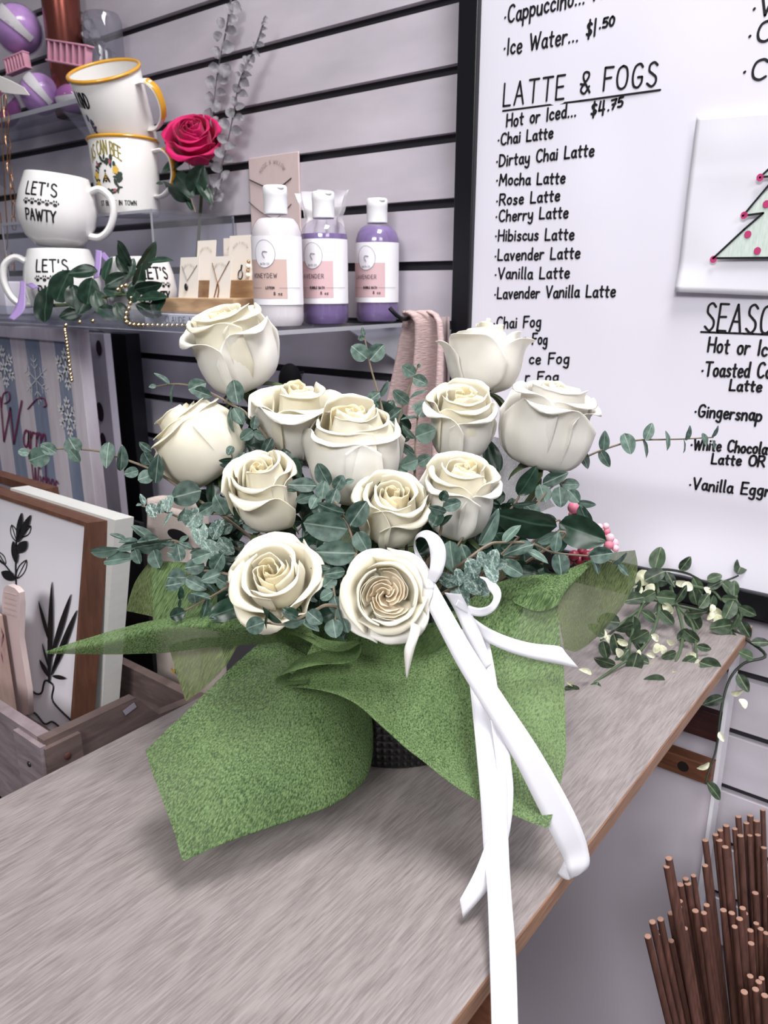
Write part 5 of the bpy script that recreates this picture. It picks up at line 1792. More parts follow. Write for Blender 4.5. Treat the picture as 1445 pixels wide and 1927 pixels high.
wl, wb = MB(), MB()
for k in range(22):
    zz = .060 - .0028 * k
    cyl_blob(wl, M, rf, a0 - .98 + .022 * k + rnd.uniform(-.07, .07), max(zz, .004), rnd.uniform(.0018, .0028), rnd.uniform(.003, .005), rnd.uniform(-1, 1), 8)
for k in range(7):
    cyl_blob(wb, M, rf, a0 - 1.16 + .035 * k, .058 - .008 * k, .0035, .0065, .3, 10)
wl.build('lavender_sprig', M_lavp, t, smooth=False)
wb.build('pale_leaves', M_bluep, t, smooth=False)

# ------------------------------------------------------------------ bottles
M_cap = mat('white_plastic_cap', 'efeff2', 0.35)
M_label = mat('white_label', 'efecf3', 0.45)
M_pinkl = mat('pink_label', 'd5b3b8', 0.5)
M_pinkl2 = mat('dusty_pink_label', 'cbb0a9', 0.5)
M_grey = mat('grey_print', '8d8a90', 0.5)
M_dkgrey = mat('dark_grey_print', '4d4650', 0.5)
CLEARB = thin_clear('bottle_plastic', 'f6f4fa', 0.03, 0.04)


def bottle(label, base, liquid, fill, title, pinkm, kind):
    a0 = toward_cam(base)
    t = thing('lotion_bottle', label, 'bottle', base, None, 'bottles with flip caps on the acrylic shelf')
    M = WM[t.name]
    R, H = .0295, .158
    pr = [(.001, .001), (.022, .001), (.0265, .0035), (.0292, .009), (R, .016), (R, .100), (.0288, .108), (.0262, .116), (.0215, .122), (.0150, .1255), (.0125, .127), (.0120, .131)]
    mb = MB()
    mb.lathe(pr, 48, M)
    mb.build('bottle_body', CLEARB, t)
    q = [(r * .965, max(z, .0022)) for r, z in pr if z < fill]
    rl = prof_r(pr)(fill) * .965
    q += [(rl, fill), (.001, fill)]
    mb = MB()
    mb.lathe(q, 48, M)
    mb.build('liquid', liquid, t)
    mb = MB()
    rc = .0136
    mb.lathe([(rc - .001, .1275), (rc, .1285), (rc, .147), (rc + .0002, .1475), (rc + .0002, .1565), (rc - .001, .158), (.001, .158)], 40, M)
    cap = mb.build('cap', M_cap, t)
    mb = MB()
    ca = a0 + .5
    Mt = M @ Matrix.Translation((cos(ca) * (rc - .002), sin(ca) * (rc - .002), .155)) @ Matrix.Rotation(ca, 4, 'Z')
    mb.sphere((0, 0, 0), (.0035, .0052, .0028), 12, 8, Mt)
    mb.build('flip_notch', mat('cap_notch', 'd9d9de', 0.4), cap)
    rr = R + .0002
    rf = lambda z: rr
    la = a0 - .45
    mb = MB()
    mb.grid(lambda u, v: M @ Vector((rr * cos(la - 1.75 + 3.5 * u), rr * sin(la - 1.75 + 3.5 * u), .0275 + .0755 * v)), 48, 4)
    lab = mb.build('label', M_label, t)
    r2 = rr + .0002
    mb = MB()
    mb.grid(lambda u, v: M @ Vector((r2 * cos(la - .95 + 1.75 * u), r2 * sin(la - .95 + 1.75 * u), .0345 + .043 * v)), 30, 4)
    mb.build('pink_panel', pinkm, lab)
    mb = MB()
    cyl_blob(mb, M, lambda z: r2, la - .06, .0835, .0128, .0150, 0, 36, .0003)
    mb.build('logo_disc', M_label, lab)
    mb = MB()
    for rad, zr in ((.0128, .0150),):
        pts = [(cos(2 * pi * k / 36), sin(2 * pi * k / 36)) for k in range(37)]
        stroke_mesh(mb, [pts], lambda x, y: M @ Vector(((r2 + .0004) * cos(la - .06 + x * rad / r2), (r2 + .0004) * sin(la - .06 + x * rad / r2), .0835 + y * zr)), lambda x, y: (cos(la + x * rad / r2), sin(la + x * rad / r2), 0), .0005, .0003, False)
    s8 = [(sin(2 * q) * .9, sin(q + .6) * 1.0) for q in [k * 2 * pi / 30 for k in range(31)]]
    stroke_mesh(mb, [s8], lambda x, y: M @ Vector(((r2 + .0006) * cos(la - .06 + (x * .6 + y * .4) * .0042 / r2), (r2 + .0006) * sin(la - .06 + (x * .6 + y * .4) * .0042 / r2), .0835 + (y * .8 - x * .4) * .0040)), lambda x, y: (cos(la), sin(la), 0), .0006, .0003, False)
    mb.build('logo_lines', M_grey, lab)
    r3 = lambda z: r2 + .0002
    cyl_text(lab, M, 'BATH CO', r3, .0715, .0022, la - .06, M_grey, .38, .0004, 'lettering', gap=1.8)
    cyl_text(lab, M, title, r3, .0575, .0048, la - .12, M_dkgrey, 1.05, .0006, 'lettering', gap=2.6)
    cyl_text(lab, M, kind, r3, .0452, .0026, la + .12, M_print, .34 if len(kind) < 8 else .62, .0006, 'lettering', gap=1.5)
    cyl_text(lab, M, '8 oz', r3, .0385, .0034, la + .42, M_print, .32, .0006, 'lettering', gap=1.8)
    mb = MB()
    for a, b in ((-.95, -.22), (.48, 1.4)):
        stroke_mesh(mb, [[(a + (b - a) * k / 12, 0) for k in range(13)]], lambda x, y: M @ Vector(((r2 + .0003) * cos(la + x), (r2 + .0003) * sin(la + x), .0464)), lambda x, y: (cos(la + x), sin(la + x), 0), .0004, .0003, False)
    mb.build('rule_line', M_grey, lab)
    return t


LIQ_W = mat('white_lotion', 'e6e4de', 0.4)
LIQ_P = mat('lavender_liquid', '746090', 0.25)
LIQ_P2 = mat('deep_lavender_liquid', '7e6a99', 0.25)
b1 = PX(527, 622, -.680)
b2 = PX(613, 617, -.676)
b3 = PX(710, 609, -.672)
bottle('bottle of white lotion labelled HONEYDEW, nearest of the three bottles', (b1.x, b1.y, SZ), LIQ_W, .1225, 'HONEYDEW', M_pinkl2, 'LOTION')
bottle('bottle of lavender bubble bath with a clear gap under its neck, middle of the three', (b2.x, b2.y, SZ), LIQ_P, .1095, 'LAVENDER', M_pinkl, 'BUBBLE BATH')
bottle('lavender bubble bath bottle filled to the neck, nearest the menu board', (b3.x, b3.y, SZ), LIQ_P2, .124, 'LAVENDER', M_pinkl, 'BUBBLE BATH')

# ------------------------------------------------------------------ book, wooden stand and jewellery cards
WX0, WX1 = -.868, -.722
bk = thing('art_book', 'white book with CLAUDE MONET on its spine, lying under the wooden card stand', 'book', (-.79, .69, SZ))
mb = MB()
mb.bbox(((WX0 - .01 + WX1) / 2, .695, SZ + .0075), (WX1 - WX0 + .012, .15, .0145), .001)
mb.build('cover', mat('book_cover', 'd9d8e0', 0.4), bk, smooth=False)
mb = MB()
mb.box2((WX1 - .012, .626, SZ + .002), (WX1 + .0015, .766, SZ + .013))
mb.build('pages', mat('book_pages', 'efeade', 0.8), bk, smooth=False)
st, w = text_strokes('CLAUDE MONET', gap=1.6)
mb = MB()
q0, q1 = Vector((-.836, .6199, SZ + .0038)), Vector((-.752, .6199, SZ + .0038))
stroke_mesh(mb, st, lambda x, y: q0 + (q1 - q0) * (x / w) + Vector((0, 0, y / 7 * .0078)), lambda x, y: (0, -1, 0), .0007, .0003)
mb.build('title', M_dkgrey, bk, smooth=False)
M_oak = wood('light_oak', '9c7d62', 'c8a987', 5, (4, 16, 20), c3='b79673')
WZ = SZ + .015
stn = thing('card_stand', 'stepped light wood stand holding necklace and earring cards', 'display stand', (-.79, .69, WZ))
mb = MB()
mb.bbox(((WX0 + WX1) / 2, .668, WZ + .0095), (WX1 - WX0, .066, .019), .001)
mb.build('step', M_oak, stn, smooth=False)
mb = MB()
mb.bbox(((WX0 + WX1) / 2, .733, WZ + .0205), (WX1 - WX0, .064, .041), .001)
mb.build('step', M_oak, stn, smooth=False)
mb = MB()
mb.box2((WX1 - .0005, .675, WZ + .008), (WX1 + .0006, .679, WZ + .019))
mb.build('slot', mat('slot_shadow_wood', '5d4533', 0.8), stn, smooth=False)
M_card = mat('cream_card', 'e9e1d8', 0.6)
M_card_print = mat('pale_card_print', 'cfc5bd', 0.6)
M_silver = mat('silver_metal', 'b9b6b4', 0.25, metal=1.0)
M_gold = mat('rose_gold_metal', 'c9976e', 0.25, metal=1.0)
M_oxid = mat('oxidised_silver', '4a474a', 0.35, metal=0.8)


def arc_text(parent, c, ux, uz, nrm, rad, s, h, m, pen, spread=2.2):
    st, w = text_strokes(s, gap=1.8)

    def fn(x, y):
        a = pi / 2 + spread / 2 - spread * x / w
        r = rad + y / 7 * h
        return c + ux * (r * cos(a)) + uz * (r * sin(a) * .8)
    mb = MB()
    stroke_mesh(mb, st, fn, lambda x, y: nrm, pen, .0003)
    return mb.build('lettering', m, parent, smooth=False)


def jewel_card(name, label, px, w, h, y, z, lean, m=M_card, text='MADE & WILLOW', cat='jewellery card', group='jewellery cards on the wooden stand'):
    """card standing on its lower edge, leaning back; returns thing and a mapper (u, v) on the card face"""
    c = PY(px, 500, y)
    base = Vector((c.x, y, z))
    uz = Vector((0, sin(lean), cos(lean)))
    ux = Vector((1, 0, 0))
    n = ux.cross(uz)
    n = Vector((0, -cos(lean), sin(lean)))
    t = thing(name, label, cat, base, None, group)
    mb = MB()
    a, b2_ = base - ux * w / 2, base + ux * w / 2
    mb.poly_prism([a, b2_, b2_ + uz * h, a + uz * h], n * -.0008)
    mb.build('card', m, t, smooth=False)
    f = lambda u, v: base + ux * (u * w) + uz * (v * h) + n * .0008
    arc_text(t, f(0, .62), ux, uz, n, w * .30, text, h * .06, M_card_print, .0005)
    return t, f, ux, uz, n


t, f, ux, uz, n = jewel_card('necklace_card', 'cream card with a dark oval pendant, front left on the wooden stand', 349, .0375, .050, .648, WZ + .019, .16)
mb = MB()
mb.tube([f(-.38, .78), f(-.05, .42), f(.42, .80)], .00045, 6)
ch = mb.build('chain', M_silver, t)
mb = MB()
mb.sphere(f(-.06, .26) + n * .001, (.0033, .0014, .0046), 12, 8)
mb.build('pendant', M_oxid, t)
t, f, ux, uz, n = jewel_card('necklace_card', 'cream card with a gold wishbone necklace, front right on the wooden stand', 408, .0385, .050, .650, WZ + .019, .16)
mb = MB()
mb.tube([f(-.40, .84), f(-.08, .36), f(.42, .88)], .0006, 6)
mb.build('chain', M_gold, t)
mb = MB()
mb.tube(catmull([f(-.20, .02), f(-.13, .2), f(-.07, .36), f(-.0, .2), f(-.03, .02)], 5), .0008, 8)
mb.build('wishbone_pendant', M_gold, t)
t, f, ux, uz, n = jewel_card('earring_card', 'blank-looking cream card on the upper step, left of the pair', 384, .038, .052, .712, WZ + .041, .14)
t, f, ux, uz, n = jewel_card('earring_card', 'cream card with silver teardrop earrings on the upper step, right of the pair', 449, .046, .056, .712, WZ + .041, .14)
mb = MB()
mb.tube([f(.05, .12) + (ux * cos(q) * .0042 + uz * sin(q) * .0058) for q in [k * pi / 8 for k in range(16)]], .0008, 6, closed=True)
mb.build('earring', M_oxid, t)
mb = MB()
mb.tube([f(.07, .22), f(.09, .34)], .0012, 6)
mb.build('earring_hook', M_oxid, t)
for k in range(4):
    mb = MB()
    mb.sphere(f(.38, .1 + .1 * k) + n * .001, .0022 if k % 2 else .0032, 10, 7)
    mb.build('pearl_bead', mat('pearl', 'f2efe8', 0.2) if k % 2 == 0 else M_gold, t)
t, f, ux, uz, n = jewel_card('earring_card', 'cream card with a small gold stud, rearmost and highest on the stand', 441, .047, .056, .752, WZ + .041, .06)
mb = MB()
mb.sphere(f(-.42, .40) + n * .001, .0022, 10, 7)
mb.build('stud', M_gold, t)
M_pinkcard = mat('dusty_pink_card', 'd3bfbe', 0.6, noise_amt=0.03, noise_scale=60)
pc = thing('necklace_card', 'tall dusty pink card with two fine necklaces, hanging on the slatwall', 'jewellery card', PY(513, 470, .880))
q = [PY(467, 296, .880), PY(561, 287, .880)]
x0, x1 = q[0].x, q[1].x
zt, zb = (q[0].z + q[1].z) / 2, 1.108
mb = MB()
mb.bbox(((x0 + x1) / 2, .8815, (zt + zb) / 2), (x1 - x0, .003, zt - zb), .0008)
mb.build('card', M_pinkcard, pc, smooth=False)
mb = MB()
mb.tube(catmull([PY(469, 338, .879), PY(495, 350, .879), PY(519, 359, .879)], 4) + [PY(548, 335, .879)], .0008, 6)
mb.build('chain', M_oxid, pc)
mb = MB()
mb.tube([PY(519, 359, .879), PY(518, 366, .878), PY(519, 376, .877)], [.0008, .0022, .0014], 8)
mb.build('pendant', M_oxid, pc)
mb = MB()
mb.tube(catmull([PY(468, 380, .879), PY(495, 402, .879), PY(520, 410, .879), PY(548, 384, .879)], 6), .0006, 6)
mb.build('chain', M_oxid, pc)
arc_text(pc, PY(513, 336, .8795), Vector((1, 0, 0)), Vector((0, 0, 1)), Vector((0, -1, 0)), .026, 'MADE & WILLOW', .006, mat('pink_card_print', 'b39f9f', 0.6), .0007)

# clear gift bag
CELLO = thin_clear('cellophane', 'f8f6fb', 0.62, 0.10, streak=55)
gb = thing('gift_bag', 'clear crinkled cellophane bag fanned open behind the middle bottle', 'bag', PY(603, 560, .795) + Vector((0, 0, 0)))
rows = [(602, 360, 54), (603, 385, 46), (604, 412, 37), (604, 440, 42), (603, 500, 40), (602, 590, 36)]


def cello(u, v):
    k = v * (len(rows) - 1)
    i = min(int(k), len(rows) - 2)
    a = k - i
    cx, cy, w = [rows[i][j] * (1 - a) + rows[i + 1][j] * a for j in range(3)]
    p = PY(cx + (u * 2 - 1) * w + (1 - v) * 6, cy - (1 - v) * (abs(u - .5) * -8 + 6 * u), .795)
    p.y += .006 * sin(u * 24 + v * 3) * (1.1 - v) + .004 * noise.noise(Vector((u * 9, v * 6, 0)))
    return p


mb = MB()
mb.grid(cello, 60, 30)
mb.build('bag_film', CELLO, gb, auto=180)
mb = MB()
mb.bbox((gb.location.x + .002, .811, SZ + .041), (.056, .012, .080), .004, seg=3)
mb.build('bag_contents', mat('beige_contents', 'e3cdbd', 0.6, noise_amt=0.08, noise_scale=50), gb)

# ------------------------------------------------------------------ leaf garland and beads on the long shelf
def dz(px):
    return 1.085 - (px - 60) * (1.085 - .945) / 260


LG = [(x, y, l * 1.05, w * 1.0, a) for x, y, l, w, a in [(86, 572, 66, 48, 84), (118, 538, 62, 46, 66), (155, 512, 54, 28, 6), (168, 548, 50, 40, 80), (203, 505, 46, 22, 72), (233, 476, 52, 25, -60), (229, 497, 40, 20, -55), (277, 483, 62, 13, 58), (302, 491, 46, 18, 5), (219, 526, 46, 27, 28), (258, 540, 40, 24, 30), (279, 540, 52, 20, 12), (287, 560, 56, 25, 2), (279, 583, 52, 27, -22), (214, 548, 40, 26, -10), (160, 568, 52, 36, 60), (188, 572, 52, 32, -70), (253, 553, 34, 26, 60), (133, 592, 44, 26, 10), (299, 573, 40, 28, 60), (245, 505, 40, 22, 70), (230, 590, 46, 28, -60), (140, 558, 46, 36, 100), (205, 590, 44, 28, -30), (262, 520, 48, 18, 75)]]
sprig('dark green fabric leaf garland draped along the front of the long acrylic shelf', [(95, 575, dz(95)), (140, 572, dz(140)), (190, 560, dz(190)), (235, 555, dz(235)), (275, 572, dz(275)), (305, 588, dz(305))], LG, 'd', seed=200, name='leaf_garland', group=None, rad=.002, stem_mat=M_stem, root=False, cat='garland')
bead = None
bg = thing('bead_garland', 'string of small gold beads looping through the dark leaves and along the shelf front', 'bead string', P(240, 600, .985))
path = catmull([P(x, y, d) for x, y, d in ((222, 545, .99), (235, 537, .985), (246, 545, .983), (247, 560, .98), (243, 578, .978), (237, 592, .976), (238, 606, .972), (252, 611, .966), (280, 612, .958), (312, 613, .95), (345, 613, .94), (388, 616, .93))], 14)
dist, last, bpts = 0, path[0], [path[0]]
for a in path:
    dist += (a - last).length
    last = a
    if dist > .0066:
        bpts.append(a)
        dist = 0
for p in (P(124, 612, 1.01), P(175, 604, 1.01), P(150, 606, 1.01)):
    bpts.append(p)
mb = MB()
mb.sphere((0, 0, 0), .0031, 10, 7)
b0 = mb.build('bead', mat('champagne_gold', 'd8c3a0', 0.22, metal=1.0), None, origin=(0, 0, 0))
bead_me = b0.data
bpy.data.objects.remove(b0)


def add_bead(parent, p, s=1.0, me=bead_me, name='bead'):
    o = bpy.data.objects.new(name, me)
    COL.objects.link(o)
    o.parent = parent
    o.matrix_basis = WM[parent.name].inverted() @ Matrix.Translation(p) @ Matrix.Scale(s, 4)


for p in bpts:
    add_bead(bg, p)
bg2 = thing('bead_garland', 'short dark bead string hanging from the shelf edge over the striped sign', 'bead string', P(124, 622, 1.0))
hp = catmull([P(x, y, 1.0) for x, y in ((122, 620), (126, 645), (130, 680), (135, 716))], 10)
for i in range(0, len(hp), 2):
    add_bead(bg2, hp[i], .8)
mb = MB()
mb.tube(hp, .0006, 6)
mb.build('cord', M_oxid, bg2)

# lavender ribbons tied to the mug handles
M_lav = mat('lavender_ribbon', 'a58cc4', 0.35, translucent=0.2)
lr = thing('gift_ribbon', 'lavender ribbon tied to the handle of the upper lettered mug', 'ribbon', P(190, 480, 1.06))
for secs in ([(180, 470, 192, 472, 1.06), (178, 500, 190, 498, 1.055), (176, 525, 186, 522, 1.05)], [(186, 478, 196, 474, 1.06), (205, 498, 212, 492, 1.055), (222, 503, 225, 497, 1.05)]):
    o = strip(secs, 'ribbon_end', 6, lr)
    o.data.materials[0] = M_lav
lr = thing('gift_ribbon', 'lavender ribbon hanging over the shelf front at the far left', 'ribbon', P(42, 570, 1.09))
for secs in ([(38, 528, 48, 530, 1.095), (36, 555, 48, 556, 1.09), (28, 580, 46, 584, 1.085), (16, 598, 26, 603, 1.08)], [(48, 535, 60, 532, 1.095), (62, 545, 74, 540, 1.09)]):
    o = strip(secs, 'ribbon_end', 6, lr)
    o.data.materials[0] = M_lav
wb_ = PY(22, 570, .70)
mb = MB()
mb.bbox((wb_.x, .70, SZ + .028), (.060, .05, .056), .003, seg=3)
mb.build('gift_box', mat('pale_gift_box', 'd9d4e2', 0.35), None, label='pale box at the left end of the long shelf, beside the lettered mugs', cat='box')

# ------------------------------------------------------------------ bath bombs and clips on the upper shelf
M_bomb = mat('lilac_bath_bomb', 'c79ad6', 0.55, noise_amt=0.12, noise_scale=60)
M_bomb2 = mat('magenta_bath_bomb', 'b868b0', 0.55, noise_amt=0.12, noise_scale=60)
FILM = thin_clear('shrink_film', 'f3eff8', 0.05, 0.06, streak=60)
M_tag = mat('silver_label', 'c9c6cb', 0.4)


def bomb(label, px, py, y, rpx, m, rest=True, tilt=.5):
    c = PY(px, py, y)
    r = rpx * (c - CAM).dot(cF) / FPX
    if rest:
        c.z = UZ + r
    t = thing('bath_bomb', label, 'bath bomb', c - Vector((0, 0, r)), None, 'wrapped bath bombs on the upper shelf')
    mb = MB()
    mb.sphere(c, r * .95, 24, 16)
    mb.build('ball', m, t)
    mb = MB()
    mb.grid(lambda u, v: c + Vector((cos(2 * pi * u) * sin(pi * v), sin(2 * pi * u) * sin(pi * v), -cos(pi * v))) * r * (1 + .02 * noise.noise(Vector((u * 12, v * 9, rpx)))), 28, 18, wrap=True)
    mb.build('film', FILM, t, auto=180)
    v = (CAM - c).normalized()
    s = (cR * cos(tilt) + cU * sin(tilt))
    up = v.cross(s)
    mb = MB()

    def lab(u, w):
        a, b2 = (u - .5) * 2.2, (w - .5) * .42
        d = (v * cos(a) * cos(b2) + s * sin(a) * cos(b2) + up * sin(b2)).normalized()
        return c + d * r * 1.015 + up * r * .12
    mb.grid(lab, 20, 6)
    mb.build('label', M_tag, t)
    return c, r


bomb('large lilac bath bomb in clear film with a grey label, topmost of the pile', 34, 56, .812, 44, M_bomb, rest=False, tilt=-.75)
bomb('lilac bath bomb with a slanted grey label, in front on the upper shelf', 72, 148, .800, 37, M_bomb, tilt=-.85)
bomb('magenta bath bomb behind the tilted yellow-rimmed mug', 128, 148, .830, 27, M_bomb2, tilt=.2)
bomb('pink bath bomb at the far left edge of the upper shelf', -8, 125, .815, 36, M_bomb2, tilt=.8)
M_clip = mat('pink_plastic', 'd59ab0', 0.3)
for lab, c0, c1, hgt in (('pink plastic claw comb lying across the bath bombs', (92, 95), (171, 108), 32), ('pink plastic comb standing left between the bath bombs', (14, 128), (52, 112), 26)):
    a, b2 = PY(*c0, .790), PY(*c1, .800)
    t = thing('hair_clip', lab, 'hair clip', a, None, None)
    ux = (b2 - a)
    L = ux.length
    ux.normalize()
    F = frame_from(ux, Vector((0, 0, 1)).cross(ux))
    M = Matrix.Translation(a) @ F.to_4x4()
    h = hgt * a.y * 1.35 / .8 / FPX
    for zz in (-h / 2, h / 2):
        mb = MB()
        mb.bbox((L / 2, 0, zz), (L, .014, .003), .001, M)
        mb.build('bar', M_clip, t)
    for k in range(7):
        mb = MB()
        mb.bbox((L * (.06 + .88 * k / 6), 0, 0), (.0042, .013, h), .001, M)
        mb.build('tooth', M_clip, t)
va = PY(120, 60, .845)
vs = thing('copper_vase', 'dark copper tumbler behind the bath bombs at the top left', 'vase', (va.x, .845, UZ))
mb = MB()
mb.lathe([(.001, 0), (.026, 0), (.028, .004), (.032, .22), (.030, .22), (.001, .21)], 32, WM[vs.name])
mb.build('vase_body', mat('copper_metal', '8c5147', 0.25, metal=0.9), vs)
vg = PY(158, 60, .848)
vs = thing('glass_jar', 'empty clear glass jar to the right of the copper tumbler', 'jar', (-1.245, .845, UZ))
mb = MB()
mb.lathe([(.001, 0), (.030, 0), (.031, .003), (.031, .13), (.027, .14), (.001, .141)], 32, WM[vs.name])
mb.build('jar_body', thin_clear('jar_glass', 'e3e3ea', 0.06, 0.03), vs)
# necklaces hanging from the white card on the upper shelf
nc = thing('necklace', 'white card with gold link and rope chains hanging at the left edge', 'necklace', PY(25, 165, .762))
mb = MB()
mb.poly_prism([PY(-30, 130, .764), PY(20, 152, .763), PY(45, 165, .762), PY(55, 179, .760), PY(20, 176, .760), PY(-30, 168, .760)], (0, .001, .0005))
mb.build('card', mat('white_card', 'f1ece9', 0.5), nc, smooth=False)
lk = [(9, 180), (10, 206), (14, 230), (13, 256), (17, 280), (16, 306), (20, 330), (23, 355), (25, 382), (25, 408), (27, 432)]
for i in range(len(lk) - 1):
    a, b2 = PY(*lk[i], .757), PY(*lk[i + 1], .757)
    m_, L = (a + b2) / 2, (a - b2).length * .62
    d = (b2 - a).normalized()
    s = Vector((1, 0, 0)) if i % 2 == 0 else Vector((.25, -.97, 0))
    ring = []
    for k in range(20):
        q = 2 * pi * k / 20
        ring.append(m_ + d * (L * .92 * max(-1, min(1, 1.25 * sin(q)))) * .92 + s * (.0046 * cos(q)))
    mb = MB()
    mb.tube(ring, .0009, 6, closed=True)
    mb.build('chain_link', M_gold, nc)
mb = MB()
mb.tube(catmull([PY(1, 170, .757), PY(4, 240, .757), PY(9, 360, .757), PY(14, 440, .757), PY(12, 470, .757), PY(6, 450, .757), PY(0, 400, .757)], 8), .0011, 8)
mb.build('rope_chain', M_gold, nc)
for xx in (11, 22):
    mb = MB()
    a = PY(xx, 478, .757)
    mb.tube([a + Vector((cos(q) * .0042, 0, sin(q) * .017 - .014)) for q in [k * pi / 8 for k in range(16)]], .0012, 6, closed=True)
    mb.build('chain_link', M_gold, nc)

# ------------------------------------------------------------------ pink rose and crystal garlands
PET_K = petal_mat('magenta_petal', 'c40f5a', 'de1f72', 0.2)
make_rose('bright pink rose standing behind the yellow-rimmed mugs', 366, 264, 1.17, 112, (-.02, .42, .90), .6, 'open', 33, pets=(PET_K, PET_K, PET_K), stem_to=PY(360, 520, .83) * Vector((1, 1, 0)) if False else Vector((PY(352, 500, .835).x, .835, SZ)), group=None, name='pink_rose')
sprig('dark leaves of the pink rose behind the riser', [(368, 400, 1.185), (352, 350, 1.185), (345, 320, 1.185)], [(325, 312, 50, 24, 30), (345, 345, 66, 36, -50), (372, 338, 60, 40, 70), (330, 360, 60, 14, -35), (385, 360, 56, 24, -60), (352, 378, 40, 12, -60), (300, 345, 14, 8, 0)], 'd', seed=301, name='foliage_branch', group=None, root=False, cat='leaf sprig')
CRYS = thin_clear('crystal_drop', '9d9aa1', 0.6, 0.12, streak=8)
for i in range(2):
    for sh_ in 'rop':
        LEAVES['c' + sh_, i] = leaf_mesh('crystal_drop', CRYS, sh_round if sh_ != 'p' else sh_oval, cup=.4, fold=.1, wob=.12, seed=i + 20)
M_wire = mat('silver_wire', '77747a', 0.4, metal=0.5)
def on_wall(pts, y=.862):
    return [(px, py, y / ray(px, py).y) for px, py in pts]


C1 = [(430, 16, 24, 18, 110), (444, 14, 24, 20, -30), (415, 42, 22, 16, 100), (438, 38, 22, 20, 20), (410, 68, 20, 18, 70), (435, 60, 26, 22, -20), (407, 98, 26, 16, 110), (429, 90, 26, 24, 10), (402, 128, 24, 18, -30), (424, 132, 28, 24, 80), (396, 154, 26, 20, 120), (421, 148, 26, 24, 10), (395, 184, 26, 18, 110), (417, 175, 20, 20, 10), (408, 200, 24, 14, 70), (393, 215, 26, 20, 100), (405, 230, 26, 18, 80)]
C2 = [(500, 36, 12, 6, 30), (497, 44, 12, 6, 10), (497, 55, 12, 6, 10), (493, 68, 14, 8, 10), (490, 84, 16, 10, 0), (482, 100, 16, 10, -40), (476, 84, 12, 8, 100), (473, 110, 18, 14, -60), (462, 112, 18, 10, 110), (467, 127, 18, 14, 20), (455, 128, 18, 10, 110), (463, 142, 22, 14, 10), (447, 140, 12, 10, 150), (460, 155, 20, 18, -40), (445, 166, 18, 16, 60), (456, 178, 22, 18, -10), (440, 190, 20, 14, 110), (453, 201, 20, 18, 30), (433, 212, 20, 18, 100), (449, 223, 22, 18, -10), (421, 233, 24, 20, 140), (445, 246, 22, 18, 0), (418, 261, 22, 18, 150), (433, 276, 22, 18, 20), (412, 287, 24, 18, 150), (430, 300, 20, 18, 0), (407, 315, 24, 20, 160), (425, 330, 24, 12, 60), (400, 340, 26, 12, 100), (415, 345, 26, 10, 80), (393, 360, 26, 10, 60), (412, 370, 24, 10, 50), (400, 385, 22, 9, 70)]
sprig('crystal drop garland hanging over the pink rose from the top of the picture', on_wall([(436, -10), (425, 60), (412, 120), (404, 180), (400, 240)]), C1, 'c', seed=302, name='crystal_garland', group=None, root=False, stem_mat=M_wire, cat='crystal garland')
sprig('finer crystal garland with a thin curved tip, right of the pink rose', on_wall([(500, 30), (480, 90), (452, 150), (440, 210), (430, 260), (418, 310), (405, 370)], .850), C2, 'c', seed=303, name='crystal_garland', group=None, root=False, stem_mat=M_wire, cat='crystal garland')
sprig('crystal garland at the top left behind the glass jar', on_wall([(112, -8), (150, 40), (172, 75), (198, 115)], .868), [(125, 10, 26, 20, 60), (140, 18, 20, 18, 0), (155, 32, 18, 16, 10), (168, 46, 24, 18, 100), (160, 65, 18, 14, -40), (178, 66, 22, 20, -20), (191, 87, 20, 18, 50), (186, 98, 18, 12, -60), (206, 105, 24, 24, 20)], 'c', seed=304, name='crystal_garland', group=None, root=False, stem_mat=M_wire, cat='crystal garland')

# ================================================================== low left: bench, crate, frames and signs
BZ = 0.65
mb = MB()
mb.box2((-1.9, 0.12, BZ - 0.03), (-0.53, WALL_Y - 0.002, BZ))
bt = thing('display_bench', 'dark low bench at the left of the table, under the wooden crate', 'bench', (-1.2, .5, 0))
mb.build('bench_top', mat('dark_bench', '2d2a2e', 0.5, noise_amt=0.2, noise_scale=9), bt, smooth=False)
for x in (-1.8, -.58):
    for y in (.17, .83):
        mb = MB()
        mb.bbox((x, y, (BZ - .03) / 2), (.05, .05, BZ - .03), .003)
        mb.build('leg', M_black, bt, smooth=False)

# crate
M_crate = wood('weathered_crate_wood', '6b5d5c', '95878a', 5, (4, 4, 22), c3='82757a')
M_crate2 = wood('dark_crate_wood', '4a3d3b', '6d5d5a', 5, (4, 4, 22))
cx0, cx1, cy0, cy1 = -1.15, -.600, .282, .462
zr = 1.15 - .384
cr = thing('wooden_crate', 'weathered wooden crate with slanted end on the bench, holding framed prints', 'crate', ((cx0 + cx1) / 2, (cy0 + cy1) / 2, BZ))
mb = MB()
mb.box2((cx0, cy0, BZ), (cx1 - .011, cy0 + .011, zr))
fp = mb.build('front_panel', M_crate, cr, smooth=False)
mb = MB()
mb.poly_prism([(cx1, cy0, BZ), (cx1, cy1, BZ), (cx1, cy1, zr - .036), (cx1, .40, zr - .030), (cx1, .376, zr), (cx1, cy0, zr)], (-.011, 0, 0))
sp_ = mb.build('side_panel', M_crate2, cr, smooth=False)
mb = MB()
mb.box2((cx0, cy1 - .011, BZ), (cx1 - .011, cy1, zr - .04))
mb.build('back_panel', M_crate2, cr, smooth=False)
mb = MB()
mb.box2((cx0, cy0, BZ), (cx1, cy1, BZ + .01))
mb.build('crate_floor', M_crate2, cr, smooth=False)
mb = MB()
mb.box2((cx1 - .001, cy0 - .002, BZ), (cx1 + .005, cy0 + .032, zr - .006))
bt_ = mb.build('corner_batten', M_crate2, cr, smooth=False)
mb = MB()
